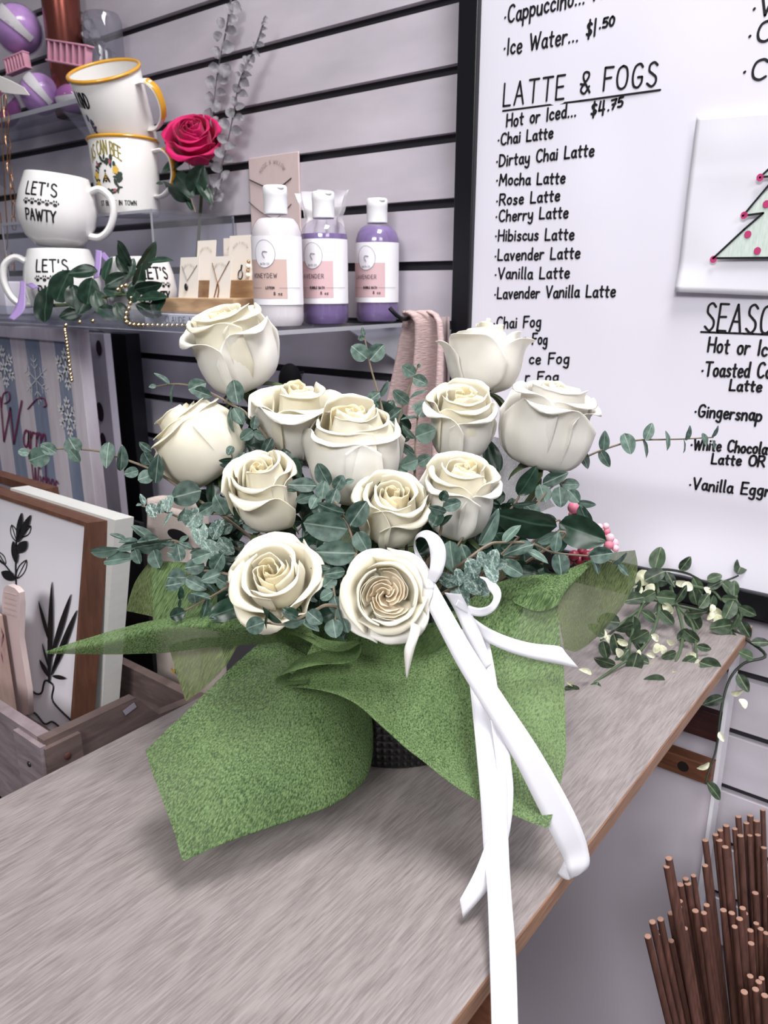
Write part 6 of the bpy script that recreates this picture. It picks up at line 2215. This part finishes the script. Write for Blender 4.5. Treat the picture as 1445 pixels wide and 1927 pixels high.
mb.box2((cx1 - .045, cy0 - .005, BZ), (cx1 + .002, cy0 + .0005, zr - .004))
bt2 = mb.build('corner_batten', M_crate, cr, smooth=False)
mb = MB()
mb.sphere((cx1 + .0055, cy0 + .017, zr - .022), (.0012, .0034, .0034), 10, 6)
mb.build('knot', mat('wood_knot', '4d2b25', 0.7), bt_)
mb = MB()
mb.sphere((cx1 - .022, cy0 - .0055, zr - .03), (.0028, .0014, .0028), 10, 6)
mb.build('nail', M_oxid, bt2)
mb = MB()
mb.poly_prism([PX(231, 1338, cx1 + .0006), PX(252, 1322, cx1 + .0006), PX(257, 1330, cx1 + .0006), PX(236, 1346, cx1 + .0006)], (.0004, 0, 0))
mb.build('price_sticker', mat('grey_sticker', '8d8794', 0.5), sp_, smooth=False)


def leaning_frame(name, label, br, tr, w, depth, rim, mf, mface, face_in=.004, cat='picture frame'):
    """box frame given by its lower right and upper right front corners; runs to the left along the wall direction"""
    B, T = Vector(br), Vector(tr)
    ux = Vector((1, 0, 0))
    uz = (T - B)
    h = uz.length
    uz.normalize()
    n = uz.cross(ux).normalized()
    if n.y > 0:
        n = -n
    t = thing(name, label, cat, B, None)
    M = Matrix.Translation(B) @ Matrix((ux, -n, uz)).transposed().to_4x4()
    for lo, hi in (((-rim, 0, 0), (0, depth, h)), ((-w, 0, 0), (-w + rim, depth, h)), ((-w + rim, 0, h - rim), (-rim, depth, h)), ((-w + rim, 0, 0), (-rim, depth, rim))):
        mb = MB()
        mb.box2(lo, hi, M)
        mb.build('frame_bar', mf, t, smooth=False)
    mb = MB()
    mb.box2((-w + rim, face_in, rim), (-rim, face_in + .004, h - rim), M)
    mb.build('panel', mface, t, smooth=False)
    return t, M, h


M_fbrown = wood('frame_walnut', '4a2f24', '694534', 6, (20, 20, 3), c3='5a3a2c')
M_art = mat('white_art_panel', 'dcd9e0', 0.6)
M_line = mat('black_cutout', '0d0c10', 0.5)
zbot = BZ + .012
B0 = PY(137, 1352, .372)
T0 = PY(164, 984, .402)
fr_, MF, hF = leaning_frame('picture_frame', 'brown box frame with black line-art plants in vases, standing in the wooden crate', B0 + (B0 - T0).normalized() * .07, T0, .40, .026, .0045, M_fbrown, M_art, .010)


def on_frame(px, py, off=.0095):
    """point on the art panel seen at a pixel"""
    o = MF @ Vector((0, off, 0))
    n = MF.to_3x3() @ Vector((0, 1, 0))
    r = ray(px, py)
    return CAM + r * ((o - CAM).dot(n) / r.dot(n))


FN = (MF.to_3x3() @ Vector((0, -1, 0)))


def art_line(pts, wd, name='vase_outline', sm=True):
    q = [on_frame(*p) for p in pts]
    if sm:
        q = catmull(q, 5)
    mb = MB()
    mb.tube(q, wd, 6)
    return mb.build(name, M_line, fr_)


def art_leaf(x0, y0, x1, y1, w, hollow=False, bend=0.0):
    a, b2 = Vector((x0, y0)), Vector((x1, y1))
    d = b2 - a
    s = Vector((-d.y, d.x)).normalized()
    L, Rr = [], []
    for k in range(13):
        q = k / 12
        c = a + d * q + s * (bend * sin(pi * q))
        ww = w * sin(pi * min(1, q * .97 + .03)) ** .75
        L.append(c + s * ww)
        Rr.append(c - s * ww)
    mb = MB()
    if hollow:
        for e in (L, Rr, [a.lerp(b2, q / 6) for q in range(7)]):
            mb.tube([on_frame(p.x, p.y) for p in e], .0007, 5)
        return mb.build('hollow_leaf', M_line, fr_)
    vs, fs = [], []
    for k in range(13):
        for off in (.0095, .0075):
            vs += [on_frame(L[k].x, L[k].y, off), on_frame(Rr[k].x, Rr[k].y, off)]
    for k in range(12):
        b0 = 4 * k
        fs += [(b0 + 2, b0 + 3, b0 + 7, b0 + 6), (b0, b0 + 4, b0 + 5, b0 + 1), (b0, b0 + 2, b0 + 6, b0 + 4), (b0 + 1, b0 + 5, b0 + 7, b0 + 3)]
    mb.add(vs, fs)
    return mb.build('cutout_leaf', M_line, fr_, auto=30)


for a in ((92, 1285, 97, 1095, 5), (95, 1240, 133, 1118, 5), (96, 1270, 144, 1148, 5.5), (100, 1262, 132, 1187, 4), (95, 1215, 72, 1130, 3.5), (92, 1260, 79, 1210, 2), (92, 1275, 74, 1241, 4), (98, 1272, 124, 1277, 4)):
    art_leaf(*a)
art_line([(92, 1284), (93, 1262)], .0012, 'plant_stem')
art_line([(93, 1282), (84, 1282), (79, 1302), (70, 1306), (56, 1299), (40, 1302), (34, 1318), (37, 1334)], .0012)
art_line([(93, 1283), (101, 1292), (100, 1320), (134, 1356)], .0012)
art_line([(36, 1325), (50, 1340), (66, 1342), (84, 1362), (98, 1358), (112, 1368)], .0011)
for a in ((32, 1016, 40, 965, 5), (32, 1020, 57, 969, 6), (32, 1040, 50, 1018, 9), (30, 1060, 24, 1018, 6), (28, 1090, 2, 1076, 9)):
    art_leaf(*a)
for a in ((31, 1018, 22, 988, 6, True), (40, 1010, 58, 990, 7, True), (32, 1088, 50, 1054, 7, True), (10, 1062, -5, 1038, 6, True)):
    art_leaf(*a)
art_line([(31, 1110), (30, 1060), (32, 1012), (40, 980)], .0012, 'plant_stem')
art_line([(30, 1090), (12, 1066), (-4, 1050)], .001, 'plant_stem')

# the white frame and brown frame behind it
T1 = PY(217, 979, .425)
B1 = PY(192, 1330, .408)
leaning_frame('picture_frame', 'white box frame standing behind the brown line-art frame in the crate', B1 + (B1 - T1).normalized() * .05, T1, .215, .022, .02, mat('white_frame_paint', 'cbcbc8', 0.5, noise_amt=0.03, noise_scale=30, stretch=(1, 1, 4)), mat('pale_panel', 'cfcdd2', 0.6), .004)
T2 = PY(84, 921, .470)
leaning_frame('picture_frame', 'brown frame whose top corner shows above the white frame at the left', (T2.x, .466, BZ), T2, .20, .018, .010, M_fbrown, mat('grey_panel', '8d8a95', 0.6), .004)
# the black board behind the frames
mb = MB()
tb = PY(247, 980, .500)
mb.bbox((-.93, .503, (BZ + tb.z + .0) / 2), (.355, .006, tb.z - BZ), .0008)
mb.build('backing_board', M_black, None, smooth=False, label='plain black board standing behind the white frame on the bench', cat='board')

# wood block and paddle at the far left of the crate
M_block = wood('pinkish_wood', '98807a', 'bda39a', 5, (12, 12, 3))
pb = PY(16, 1250, .345)
w0, w1 = PY(-50, 1250, .345).x, PY(14, 1250, .345).x
zt_ = PY(14, 1165, .345).z
bl = thing('wood_block_sign', 'pale wood block with a pink leaf print in the crate, at the left picture edge', 'block sign', ((w0 + w1) / 2, .335, BZ + .01))
mb = MB()
mb.bbox(((w0 + w1) / 2, .335, (zt_ + BZ + .01) / 2), (w1 - w0, .026, zt_ - BZ - .01), .001)
mb.build('block', M_block, bl, smooth=False)
mb = MB()
mb.box2((w0 + .002, .3212, BZ + .02), (w1 - .002, .322, zt_ - .006))
mb.build('print', mat('pink_print', 'e3c3b9', 0.6, color2='d8b3b0', noise_scale=30, noise_amt=.1), bl, smooth=False)
for k, (x, y, x2, y2) in enumerate(((2, 1180, 8, 1205), (8, 1190, 2, 1220), (2, 1225, 6, 1250))):
    mb = MB()
    a, b2 = PY(x, y, .3208), PY(x2, y2, .3208)
    d = b2 - a
    s = Vector((-d.z, 0, d.x)).normalized() * .0022
    mb.add([a, a.lerp(b2, .4) + s, b2, a.lerp(b2, .4) - s], [(0, 1, 2, 3)])
    mb.build('leaf_print', mat('mauve_print', '8d5f6c', 0.6), bl, smooth=False)
pd = thing('bath_brush', 'pale wooden paddle with a ridged rounded end, behind the wood block in the crate', 'paddle', PY(20, 1340, .356))
ol = [(4, 1125), (7, 1106), (14, 1101), (28, 1107), (36, 1116), (38, 1140), (36, 1200), (44, 1250), (52, 1300), (54, 1345), (4, 1345)]
mb = MB()
mb.poly_prism([PY(x, y, .353) for x, y in ol], (0, .006, 0))
mb.build('paddle_body', mat('pale_pink_wood', 'cdb9b8', 0.5), pd, auto=60)
for k in range(5):
    mb = MB()
    a, b2 = PY(9, 1114 + k * 10, .3525), PY(31, 1120 + k * 10, .3525)
    mb.tube([a, b2], .0009, 6)
    mb.build('ridge', mat('ridge_wood', 'b39a98', 0.5), pd)

# jars in front of the crate
for lab, px, py, m in (('small jar with a red label under the crate front, behind the table edge', 24, 1452, 'a05a62'), ('small jar with a pale green label at the left edge, nearest the table', -4, 1476, '7f8a72')):
    c = PY(px, py, .215)
    t = thing('candle_jar', lab, 'jar', (c.x, .215 if px > 0 else .195, BZ), None, 'small jars on the bench')
    M = WM[t.name]
    mb = MB()
    mb.lathe([(.001, 0), (.026, 0), (.027, .003), (.027, .045), (.001, .045)], 28, M)
    mb.build('jar_body', mat('jar_side', '3a3438', 0.3), t)
    mb = MB()
    mb.lathe([(.0275, .045), (.0285, .047), (.0285, .058), (.026, .060), (.022, .0595), (.001, .0595)], 28, M)
    lid = mb.build('lid', mat('frosted_lid', 'a9a4ae', 0.35), t)
    mb = MB()
    mb.lathe([(.001, .0602), (.019, .0602), (.0205, .0596)], 28, M)
    mb.build('lid_label', mat('lid_label_' + m, m, 0.5), lid)

# striped winter sign
SY = .700
M_wash = wood('white_washed_plank', 'cbbfc8', 'e4dbe2', 4, (10, 10, 1.5), rough=.6)
M_blue = wood('slate_blue_plank', '76809a', '98a0b4', 4, (10, 10, 1.5), rough=.6)
sg = thing('winter_sign', 'striped wooden sign with white snowflakes and the words Warm Winter Wishes', 'sign', (PY(60, 800, SY).x, SY, BZ))
xr = PY(172, 800, SY).x
ztop = PY(100, 618, SY).z
edges = [-130, -104, -78, -50, -24, 2, 25, 53, 79, 107, 139]
for i in range(len(edges) - 1):
    a, b2 = PY(edges[i], 700, SY).x, PY(edges[i + 1], 700, SY).x
    mb = MB()
    mb.bbox(((a + b2) / 2, SY + .005, (ztop - .02 + BZ) / 2), (b2 - a - .0006, .008, ztop - .02 - BZ), .0008)
    mb.build('plank', M_blue if i % 2 else M_wash, sg, smooth=False)
xe = PY(139, 700, SY).x
mb = MB()
mb.bbox(((xe + xr) / 2, SY + .003, (ztop + BZ) / 2), (xr - xe, .022, ztop - BZ), .001)
mb.build('frame_bar', M_wash, sg, smooth=False)
mb = MB()
xl = PY(-130, 700, SY).x
mb.bbox(((xl + xe) / 2, SY + .003, ztop - .010), (xe - xl, .022, .020), .001)
mb.build('frame_bar', M_wash, sg, smooth=False)
M_flake = mat('white_flake_paint', 'f1f0f5', 0.6)


def flake(px, py, r, fat, seed):
    c = PY(px, py, SY - .0005)
    s = r * 1.35 / FPX
    mb = MB()
    strokes = []
    for k in range(6):
        a = k * pi / 3 + pi / 2
        strokes.append([(0, 0), (cos(a), sin(a))])
        for q, l in ((.45, .30), (.70, .26)):
            for e in (-1, 1):
                strokes.append([(cos(a) * q, sin(a) * q), (cos(a) * q + cos(a + e * .9) * l, sin(a) * q + sin(a + e * .9) * l)])
    stroke_mesh(mb, strokes, lambda x, y: c + Vector((x * s, 0, y * s)), lambda x, y: (0, -1, 0), fat, .0003)
    mb.build('snowflake', M_flake, sg, smooth=False)


flake(8, 690, 40, .0042, 1)
flake(68, 715, 46, .0016, 2)
flake(125, 695, 36, .0042, 3)
flake(129, 785, 36, .0042, 4)
M_burg = mat('burgundy_paint', '7a2c55', 0.6)


def sign_text(s, p0, h, wpx, pen, slant=.35):
    a = PY(*p0, SY - .0008)
    st, w = text_strokes(s, gap=1.0, slant=slant)
    k = wpx * 1.34 / FPX / w
    hh = h * 1.34 / FPX / 7
    mb = MB()
    stroke_mesh(mb, st, lambda x, y: a + Vector((x * k, 0, y * hh)), lambda x, y: (0, -1, 0), pen, .0004)
    return mb.build('lettering', M_burg, sg, smooth=False)


sign_text('W', (-2, 828), 92, 84, .0048, .35)
sign_text('arm', (44, 840), 60, 84, .0044)
sign_text('inter', (-45, 898), 54, 92, .0034)
sign_text('Wishes', (62, 925), 66, 98, .0036)
mb = MB()
fl = [PY(*p, SY - .0012) for p in ((2, 768), (6, 742), (16, 738), (18, 752), (8, 760))]
mb.tube(catmull(fl, 6), .0012, 6)
mb.build('flourish', M_burg, sg)
mb = MB()
fl = [PY(*p, SY - .0012) for p in ((52, 770), (68, 752), (82, 750), (87, 762), (82, 766))]
mb.tube(catmull(fl, 6), .0012, 6)
mb.build('flourish', M_burg, sg)

# plain boards and black cabinet edge right of the striped sign
xa = PY(214, 800, .775).x
ws = thing('plain_sign', 'white board with dark plum shapes, its edge showing right of the striped sign', 'sign', (xa - .12, .775, BZ))
mb = MB()
zt2 = PY(200, 628, .775).z
mb.bbox((xa - .12, .780, (zt2 + BZ) / 2), (.24, .014, zt2 - BZ), .001)
mb.build('board', M_wash, ws, smooth=False)
M_plum = mat('dark_plum_paint', '33202f', 0.6)
for k, (px, py, rx, rz) in enumerate(((186, 655, 9, 14), (188, 775, 12, 18), (194, 830, 10, 16), (190, 945, 20, 32))):
    c = PY(px, py, .7715)
    mb = MB()
    mb.add([c + Vector((cos(q) * rx, 0, sin(q) * rz)) * (1.4 / FPX) for q in [j * pi / 10 for j in range(20)]], [tuple(range(20))])
    mb.build('painted_shape', M_plum, ws, smooth=False)
xk = PY(256, 800, .835).x
mb = MB()
zk = PY(235, 628, .835).z
mb.bbox((xk - .14, .845, (zk + BZ) / 2), (.28, .03, zk - BZ), .001)
mb.build('black_frame', M_black, None, smooth=False, label='tall black frame against the slatwall, right of the striped sign', cat='frame')

# canvas tote bag
M_canvas = mat('beige_canvas', 'b9aca6', 0.8, noise_amt=0.06, noise_scale=400, bump=0.3)
tg = thing('tote_bag', 'beige canvas tote bag standing behind the crate, partly hidden by the green wrap', 'bag', PY(295, 1330, .52) * Vector((1, 1, 0)) + Vector((0, 0, BZ)))
xl_, xr_ = PY(252, 1150, .50).x, PY(338, 1150, .50).x
ztg = PY(295, 969, .50).z


def tote(u, v):
    a = 2 * pi * u
    x = (xl_ + xr_) / 2 + (xr_ - xl_) / 2 * math.copysign(abs(cos(a)) ** .35, cos(a))
    y = .535 + .034 * math.copysign(abs(sin(a)) ** .5, sin(a)) * (1 - .55 * v)
    n = noise.noise(Vector((u * 7, v * 4, 2))) * .005 + noise.noise(Vector((x * 30, v * 9, 5))) * .002
    y += .008 * v
    return (x + n * .5, y + n, BZ + .001 + (ztg - BZ) * v)


mb = MB()
mb.grid(tote, 64, 30, wrap=True)
mb.build('bag_body', M_canvas, tg, auto=180, solid=.001)
mb = MB()
mb.lathe([(.001, 0), (.0035, 0), (.0036, .0005)], 14, Matrix.Translation(PY(326, 1262, .4985)) @ Matrix.Rotation(pi / 2, 4, 'X'))
mb.build('yellow_spot', mat('yellow_spot', 'b3953c', 0.6), tg)
mb = MB()
c = PY(335, 1008, .4985)
mb.add([c + Vector((cos(q) * .019, 0, sin(q) * .007)) for q in [j * pi / 12 for j in range(24)]], [tuple(range(24))])
mb.build('dark_print', M_line, tg, smooth=False)

# ================================================================== middle: scarf on its hook, dark pouch
M_knit = mat('pink_knit', 'bba3a2', 0.9, noise_amt=0.16, noise_scale=420, stretch=(.3, .3, 1.8), bump=1.0)
hk = thing('slatwall_hook', 'black metal slatwall hook carrying the pink knitted scarf', 'hook', (PY(800, 600, .86).x, .884, PY(800, 600, .86).z))
hb = [Vector((PY(796, 590, .88).x, .885, PY(796, 590, .88).z)), PY(780, 592, .82), PY(762, 601, .765), PY(745, 592, .75), PY(733, 579, .745)]
mb = MB()
mb.tube(catmull(hb, 6), .0026, 8)
mb.build('rod', M_black, hk)
sc = thing('knitted_scarf', 'pale pink knitted scarf hanging from the wall hook beside the menu board', 'scarf', PY(795, 800, .80))
rows_ = [(792, 585, 24), (797, 592, 34), (800, 606, 40), (797, 640, 47), (790, 700, 54), (780, 770, 62), (770, 840, 70), (764, 930, 74)]


def scarf(u, v):
    k = v * (len(rows_) - 1)
    i = min(int(k), len(rows_) - 2)
    a = k - i
    cx, cy, w = [rows_[i][j] * (1 - a) + rows_[i + 1][j] * a for j in range(3)]
    p = PY(cx + (u * 2 - 1) * w, cy, .800)
    p.y += .017 * sin(u * 17 + .5 + v * .8) * min(1, .25 + v) - .030 * sin(pi * u) * (1 - v) ** 2 + .004 * sin(u * 31)
    return p


mb = MB()
mb.grid(scarf, 90, 50)
mb.build('front_fall', M_knit, sc, auto=180, solid=.003)


def scarf_b(u, v):
    p = PY(815 + (u * 2 - 1) * 27, 596 + v * 330, .838)
    p.y += .006 * sin(u * 9)
    return p


mb = MB()
mb.grid(scarf_b, 30, 20)
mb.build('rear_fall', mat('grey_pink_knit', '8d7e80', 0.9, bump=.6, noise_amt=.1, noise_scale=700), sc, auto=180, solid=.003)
pk = PY(546, 718, .855)
mb = MB()
mb.sphere(pk, (.019, .017, .028), 24, 16)
mb.tube([pk + Vector((0, .005, .01)), Vector((pk.x, .885, pk.z + .012))], .002, 8)
mb.build('dark_pouch', mat('black_fabric', '111015', 0.8), None, label='small black rounded pouch on the slatwall, just right of the top left rose', cat='pouch')

# ================================================================== right: trailing plant, berries, sticks
L_faux = leaf_mat('faux_leaf', '222f24', '475a44', '96a380')
L_cream = leaf_mat('cream_leaf', 'c8cba8', 'ecebd6', 'dfe3c0')
for i in range(2):
    for sh_, fn_ in (('r', sh_round), ('o', sh_oval), ('p', sh_point)):
        LEAVES['f' + sh_, i] = leaf_mesh('leaf', L_faux, fn_, seed=i + 30)
        LEAVES['w' + sh_, i] = leaf_mesh('leaf', L_cream, fn_, seed=i + 40, cup=.25)
M_fstem = mat('faux_stem', '47583f', 0.5)
M_fdark = mat('dark_faux_stem', '232c22', 0.5)


def auto_leaves(stem, n, L, key, rnd, every=None):
    out = []
    for k in range(n):
        q = (k + .5) / n * (len(stem) - 1)
        i = min(int(q), len(stem) - 2)
        a = q - i
        x = stem[i][0] * (1 - a) + stem[i + 1][0] * a
        y = stem[i][1] * (1 - a) + stem[i + 1][1] * a
        dx, dy = stem[i + 1][0] - stem[i][0], stem[i + 1][1] - stem[i][1]
        ang = atan2(-dy, dx) + (1 if k % 2 else -1) * rnd.uniform(.6, 1.3)
        l = L * rnd.uniform(.75, 1.2)
        kk = key if rnd.random() < .88 else 'w'
        l = l if kk != 'w' else l * .72
        out.append((x + cos(ang) * l * .6, y - sin(ang) * l * .6, l, l * rnd.uniform(.5, .75), math.degrees(ang), kk))
    return out


rnd = random.Random(77)
VINES = [
    [(1235, 1095, .84), (1240, 1150, .80), (1213, 1215, .755), (1150, 1262, .722), (1095, 1300, .70), (1075, 1312, .695)],
    [(1262, 1105, .84), (1285, 1190, .78), (1268, 1255, .742), (1255, 1290, .725), (1228, 1310, .710), (1215, 1318, .705)],
    [(1320, 1120, .835), (1380, 1185, .81), (1440, 1232, .80), (1400, 1248, .80), (1372, 1280, .795), (1356, 1340, .79), (1347, 1410, .788), (1330, 1462, .786), (1328, 1476, .785)],
    [(1200, 1090, .835), (1240, 1072, .84), (1290, 1078, .842), (1340, 1098, .842), (1402, 1078, .842)],
    [(1230, 1125, .83), (1180, 1165, .79), (1145, 1195, .765), (1130, 1205, .755)],
    [(1290, 1100, .84), (1340, 1112, .835), (1360, 1130, .83), (1388, 1122, .83)],
    [(1250, 1120, .83), (1300, 1170, .79), (1310, 1230, .755), (1312, 1250, .745)],
    [(1220, 1110, .835), (1200, 1160, .795), (1185, 1210, .765), (1190, 1245, .745)],
    [(1380, 1120, .83), (1395, 1160, .815), (1372, 1190, .81)],
    [(1190, 1075, .845), (1215, 1100, .835), (1235, 1130, .82), (1280, 1140, .81), (1325, 1150, .80)],
]
CREAM = [(1208, 1088, 34, 30, 60), (1199, 1110, 22, 18, 20), (1224, 1107, 20, 18, 50), (1280, 1097, 26, 14, -10), (1294, 1104, 22, 18, -30), (1331, 1112, 18, 13, -60), (1326, 1133, 24, 18, 20), (1336, 1158, 20, 15, 60), (1350, 1152, 22, 17, -40), (1340, 1145, 16, 12, 80), (1135, 1194, 18, 14, 60), (1147, 1203, 18, 12, -70), (1170, 1208, 26, 13, -25), (1165, 1228, 18, 15, -60), (1233, 1200, 18, 13, -40), (1235, 1220, 20, 15, 70), (1247, 1222, 18, 14, -70), (1263, 1208, 16, 13, -20), (1226, 1234, 18, 9, -20), (1227, 1254, 16, 10, -50), (1200, 1232, 20, 10, 70), (1300, 1234, 20, 16, 20), (1311, 1250, 20, 12, 70), (1102, 1263, 26, 11, -20), (1074, 1286, 18, 8, -20), (1071, 1312, 20, 15, 60), (1220, 1312, 20, 14, -20), (1212, 1300, 14, 5, 0), (1387, 1302, 24, 16, 10), (1398, 1324, 22, 18, -60), (1398, 1122, 30, 8, 15), (1290, 1203, 24, 8, 0), (1325, 1206, 22, 6, -60)]
base = P(1250, 1110, .835)
tp_ = thing('trailing_plant', 'artificial trailing plant with cream-tipped leaves spilling over the far end of the table', 'plant', base)
for k, st in enumerate(VINES):
    mb = MB()
    n = 6 * (len(st) - 1) + 1
    mb.tube(catmull([P(*s) for s in st], 6), [.0019 - .0011 * i / n for i in range(n)], 7)
    mb.build('stem', M_fdark if k in (2, 3) else M_fstem, tp_)
todo = []
for st in VINES:
    nl = 6 if len(st) < 5 else 8
    todo += [(l, st) for l in auto_leaves(st, nl, 38, 'f', rnd)]
for c in CREAM:
    near = min(VINES, key=lambda s: seg_near(s, Vector(c[:2]))[0])
    todo.append((c + ('w',), near))
for lf, st in todo[:100]:
    px, py, L, W, ang, kk = lf
    dd, sp2, sd = seg_near(st, Vector((px, py)))
    d = sd - rnd.uniform(.002, .012)
    a = radians(ang)
    v = Vector((cos(a), -sin(a)))
    if (Vector((px, py)) - v * L / 2 - sp2).length > (Vector((px, py)) + v * L / 2 - sp2).length:
        v = -v
    b2 = Vector((px, py)) - v * L / 2
    pb_ = P(b2.x, b2.y, d)
    pt_ = P(b2.x + v.x * L, b2.y + v.y * L, d - rnd.uniform(-.006, .006))
    al = pt_ - pb_
    nrm = Matrix.Rotation(rnd.uniform(-.6, .6), 3, al.normalized()) @ (-cF)
    ratio = W / L
    add_leaf(tp_, pb_, al, nrm, al.length, W * d / FPX, kk + ('r' if ratio > .62 else 'o'), rnd)

# pink berry sprig
M_berry = mat('pink_berry', 'd1798f', 0.45)
M_berry2 = mat('pale_pink_berry', 'e6b6c2', 0.45)
M_berry3 = mat('dark_red_berry', '7a1f33', 0.4)
ber = thing('berry_sprig', 'artificial pink berry sprig behind the dark leaves at the right of the bouquet', 'berry sprig', P(1120, 1060, .70))
mb = MB()
mb.tube(catmull([P(1080, 955, .70), P(1110, 990, .70), P(1140, 1020, .70), P(1120, 1060, .70)], 6), .0016, 7)
mb.build('stem', M_stem, ber)
mb = MB()
mb.sphere((0, 0, 0), .0031, 10, 8)
b0 = mb.build('berry', M_berry, None, origin=(0, 0, 0))
mes = [b0.data, b0.data.copy(), b0.data.copy()]
mes[1].materials[0] = M_berry2
mes[2].materials[0] = M_berry3
bpy.data.objects.remove(b0)
for (x, y, s, k) in ((1080, 955, 1.9, 0), (1092, 962, 1.8, 0), (1085, 972, 1.6, 2), (1098, 970, 1.5, 0), (1105, 975, 1.3, 1), (1078, 968, 1.4, 0), (1128, 992, 1.1, 1), (1140, 990, 1.0, 1), (1142, 1000, 1.1, 0), (1136, 1014, 1.4, 0), (1148, 1012, 1.3, 1), (1155, 1022, 1.4, 1), (1146, 1026, 1.4, 0), (1158, 1032, 1.1, 1), (1120, 1032, 1.4, 2), (1095, 1038, 1.5, 2), (1080, 1045, 1.6, 2), (1105, 1046, 1.6, 2), (1090, 1055, 1.6, 2), (1070, 1055, 1.5, 2), (1115, 1040, 1.3, 0)):
    add_bead(ber, P(x, y, .70 + rnd.uniform(-.008, .008)), s, mes[k], 'berry')

# bundle of wooden sticks in a bin
BIN = Vector((.03, .655, 0))
mb = MB()
t = thing('stick_bin', 'dark round bin on the floor right of the table, holding the brown sticks', 'bin', BIN)
mb.lathe([(.001, .002), (.105, .002), (.11, .006), (.118, .36), (.114, .36), (.106, .012), (.001, .01)], 36, WM[t.name])
mb.build('bin_body', mat('dark_bin', '1d1a1e', 0.5), t)
M_stick = wood('reddish_brown_stick', '3f2722', '6b463c', 6, (30, 30, 2), c3='54362e')
M_cut = mat('pale_cut_end', 'a98474', 0.6)
TOPS = [(80, 1215), (120, 1100), (180, 1075), (165, 1190), (205, 1190), (265, 1030), (272, 1250), (255, 585), (240, 650), (275, 835), (325, 980), (345, 935), (345, 800), (385, 750), (402, 790), (450, 725), (380, 1155), (470, 1010), (555, 960), (535, 1025), (530, 1160), (545, 640), (550, 440), (630, 390), (665, 440), (672, 355), (720, 320), (710, 495), (820, 245), (910, 235), (790, 345), (880, 300), (830, 400), (912, 400), (960, 280), (1018, 190), (972, 395), (1025, 500), (955, 868), (850, 985), (865, 1030), (700, 1005), (765, 1030), (830, 1075), (785, 1140), (910, 1165), (920, 1275), (995, 1155), (960, 1110), (1035, 1190), (915, 1545), (865, 1665), (980, 1585), (1005, 1555), (960, 1650), (1030, 1700), (1080, 900), (1090, 300), (1075, 1300), (1100, 1500)]
rnd = random.Random(12)
used = []
for i, (tx, ty) in enumerate(TOPS):
    px, py = 1200 + tx / 4.31, 1480 + ty / 4.31
    r = ray(px, py)
    d = .66 + (1927 - py) / 400 * .15 + (.03 if px > 1400 else 0)
    if r.x * d < -.152:
        d = -.152 / r.x
    top = P(px, py, d)
    rel = Vector((top.x - BIN.x, top.y - BIN.y, 0))
    bot = Vector((BIN.x + rel.x * .15, BIN.y + rel.y * .15, .015))
    if Vector((rel.x * .15, rel.y * .15)).length > .10:
        q = .10 / Vector((rel.x * .15, rel.y * .15)).length
        bot = Vector((BIN.x + rel.x * .15 * q, BIN.y + rel.y * .15 * q, .015))
    used.append((top, bot, ty))
for i, (top, bot, ty) in enumerate(used):
    back = ty < 560
    cutv = ty > 860
    lab = 'brown wooden stick at the back of the bundle in the dark bin' if back else ('brown wooden stick with its pale cut end showing, in the bundle right of the table' if cutv and i > 37 else 'brown wooden stick leaning left in the bundle beside the table panel')
    grp = 'sticks at the back of the bundle' if back else ('sticks with pale cut ends showing' if cutv and i > 37 else 'sticks leaning left in the bundle')
    t = thing('wooden_stick', lab, 'stick', bot, None, grp)
    rad = .0031 * rnd.uniform(.9, 1.12)
    mb = MB()
    n = 9
    pts = [bot.lerp(top, k / n) + Vector((rnd.uniform(-1, 1), rnd.uniform(-1, 1), 0)) * .0006 for k in range(n + 1)]
    mb.tube(pts, rad, 10)
    mb.build('shaft', M_stick, t)
    dv = (pts[-1] - pts[-2]).normalized()
    F = axis_rot(dv)
    mb = MB()
    mb.lathe([(rad * .96, -.0002), (rad * .9, .0006), (.0001, .0008)], 10, Matrix.Translation(pts[-1]) @ F.to_4x4())
    mb.build('cut_end', M_cut, t)
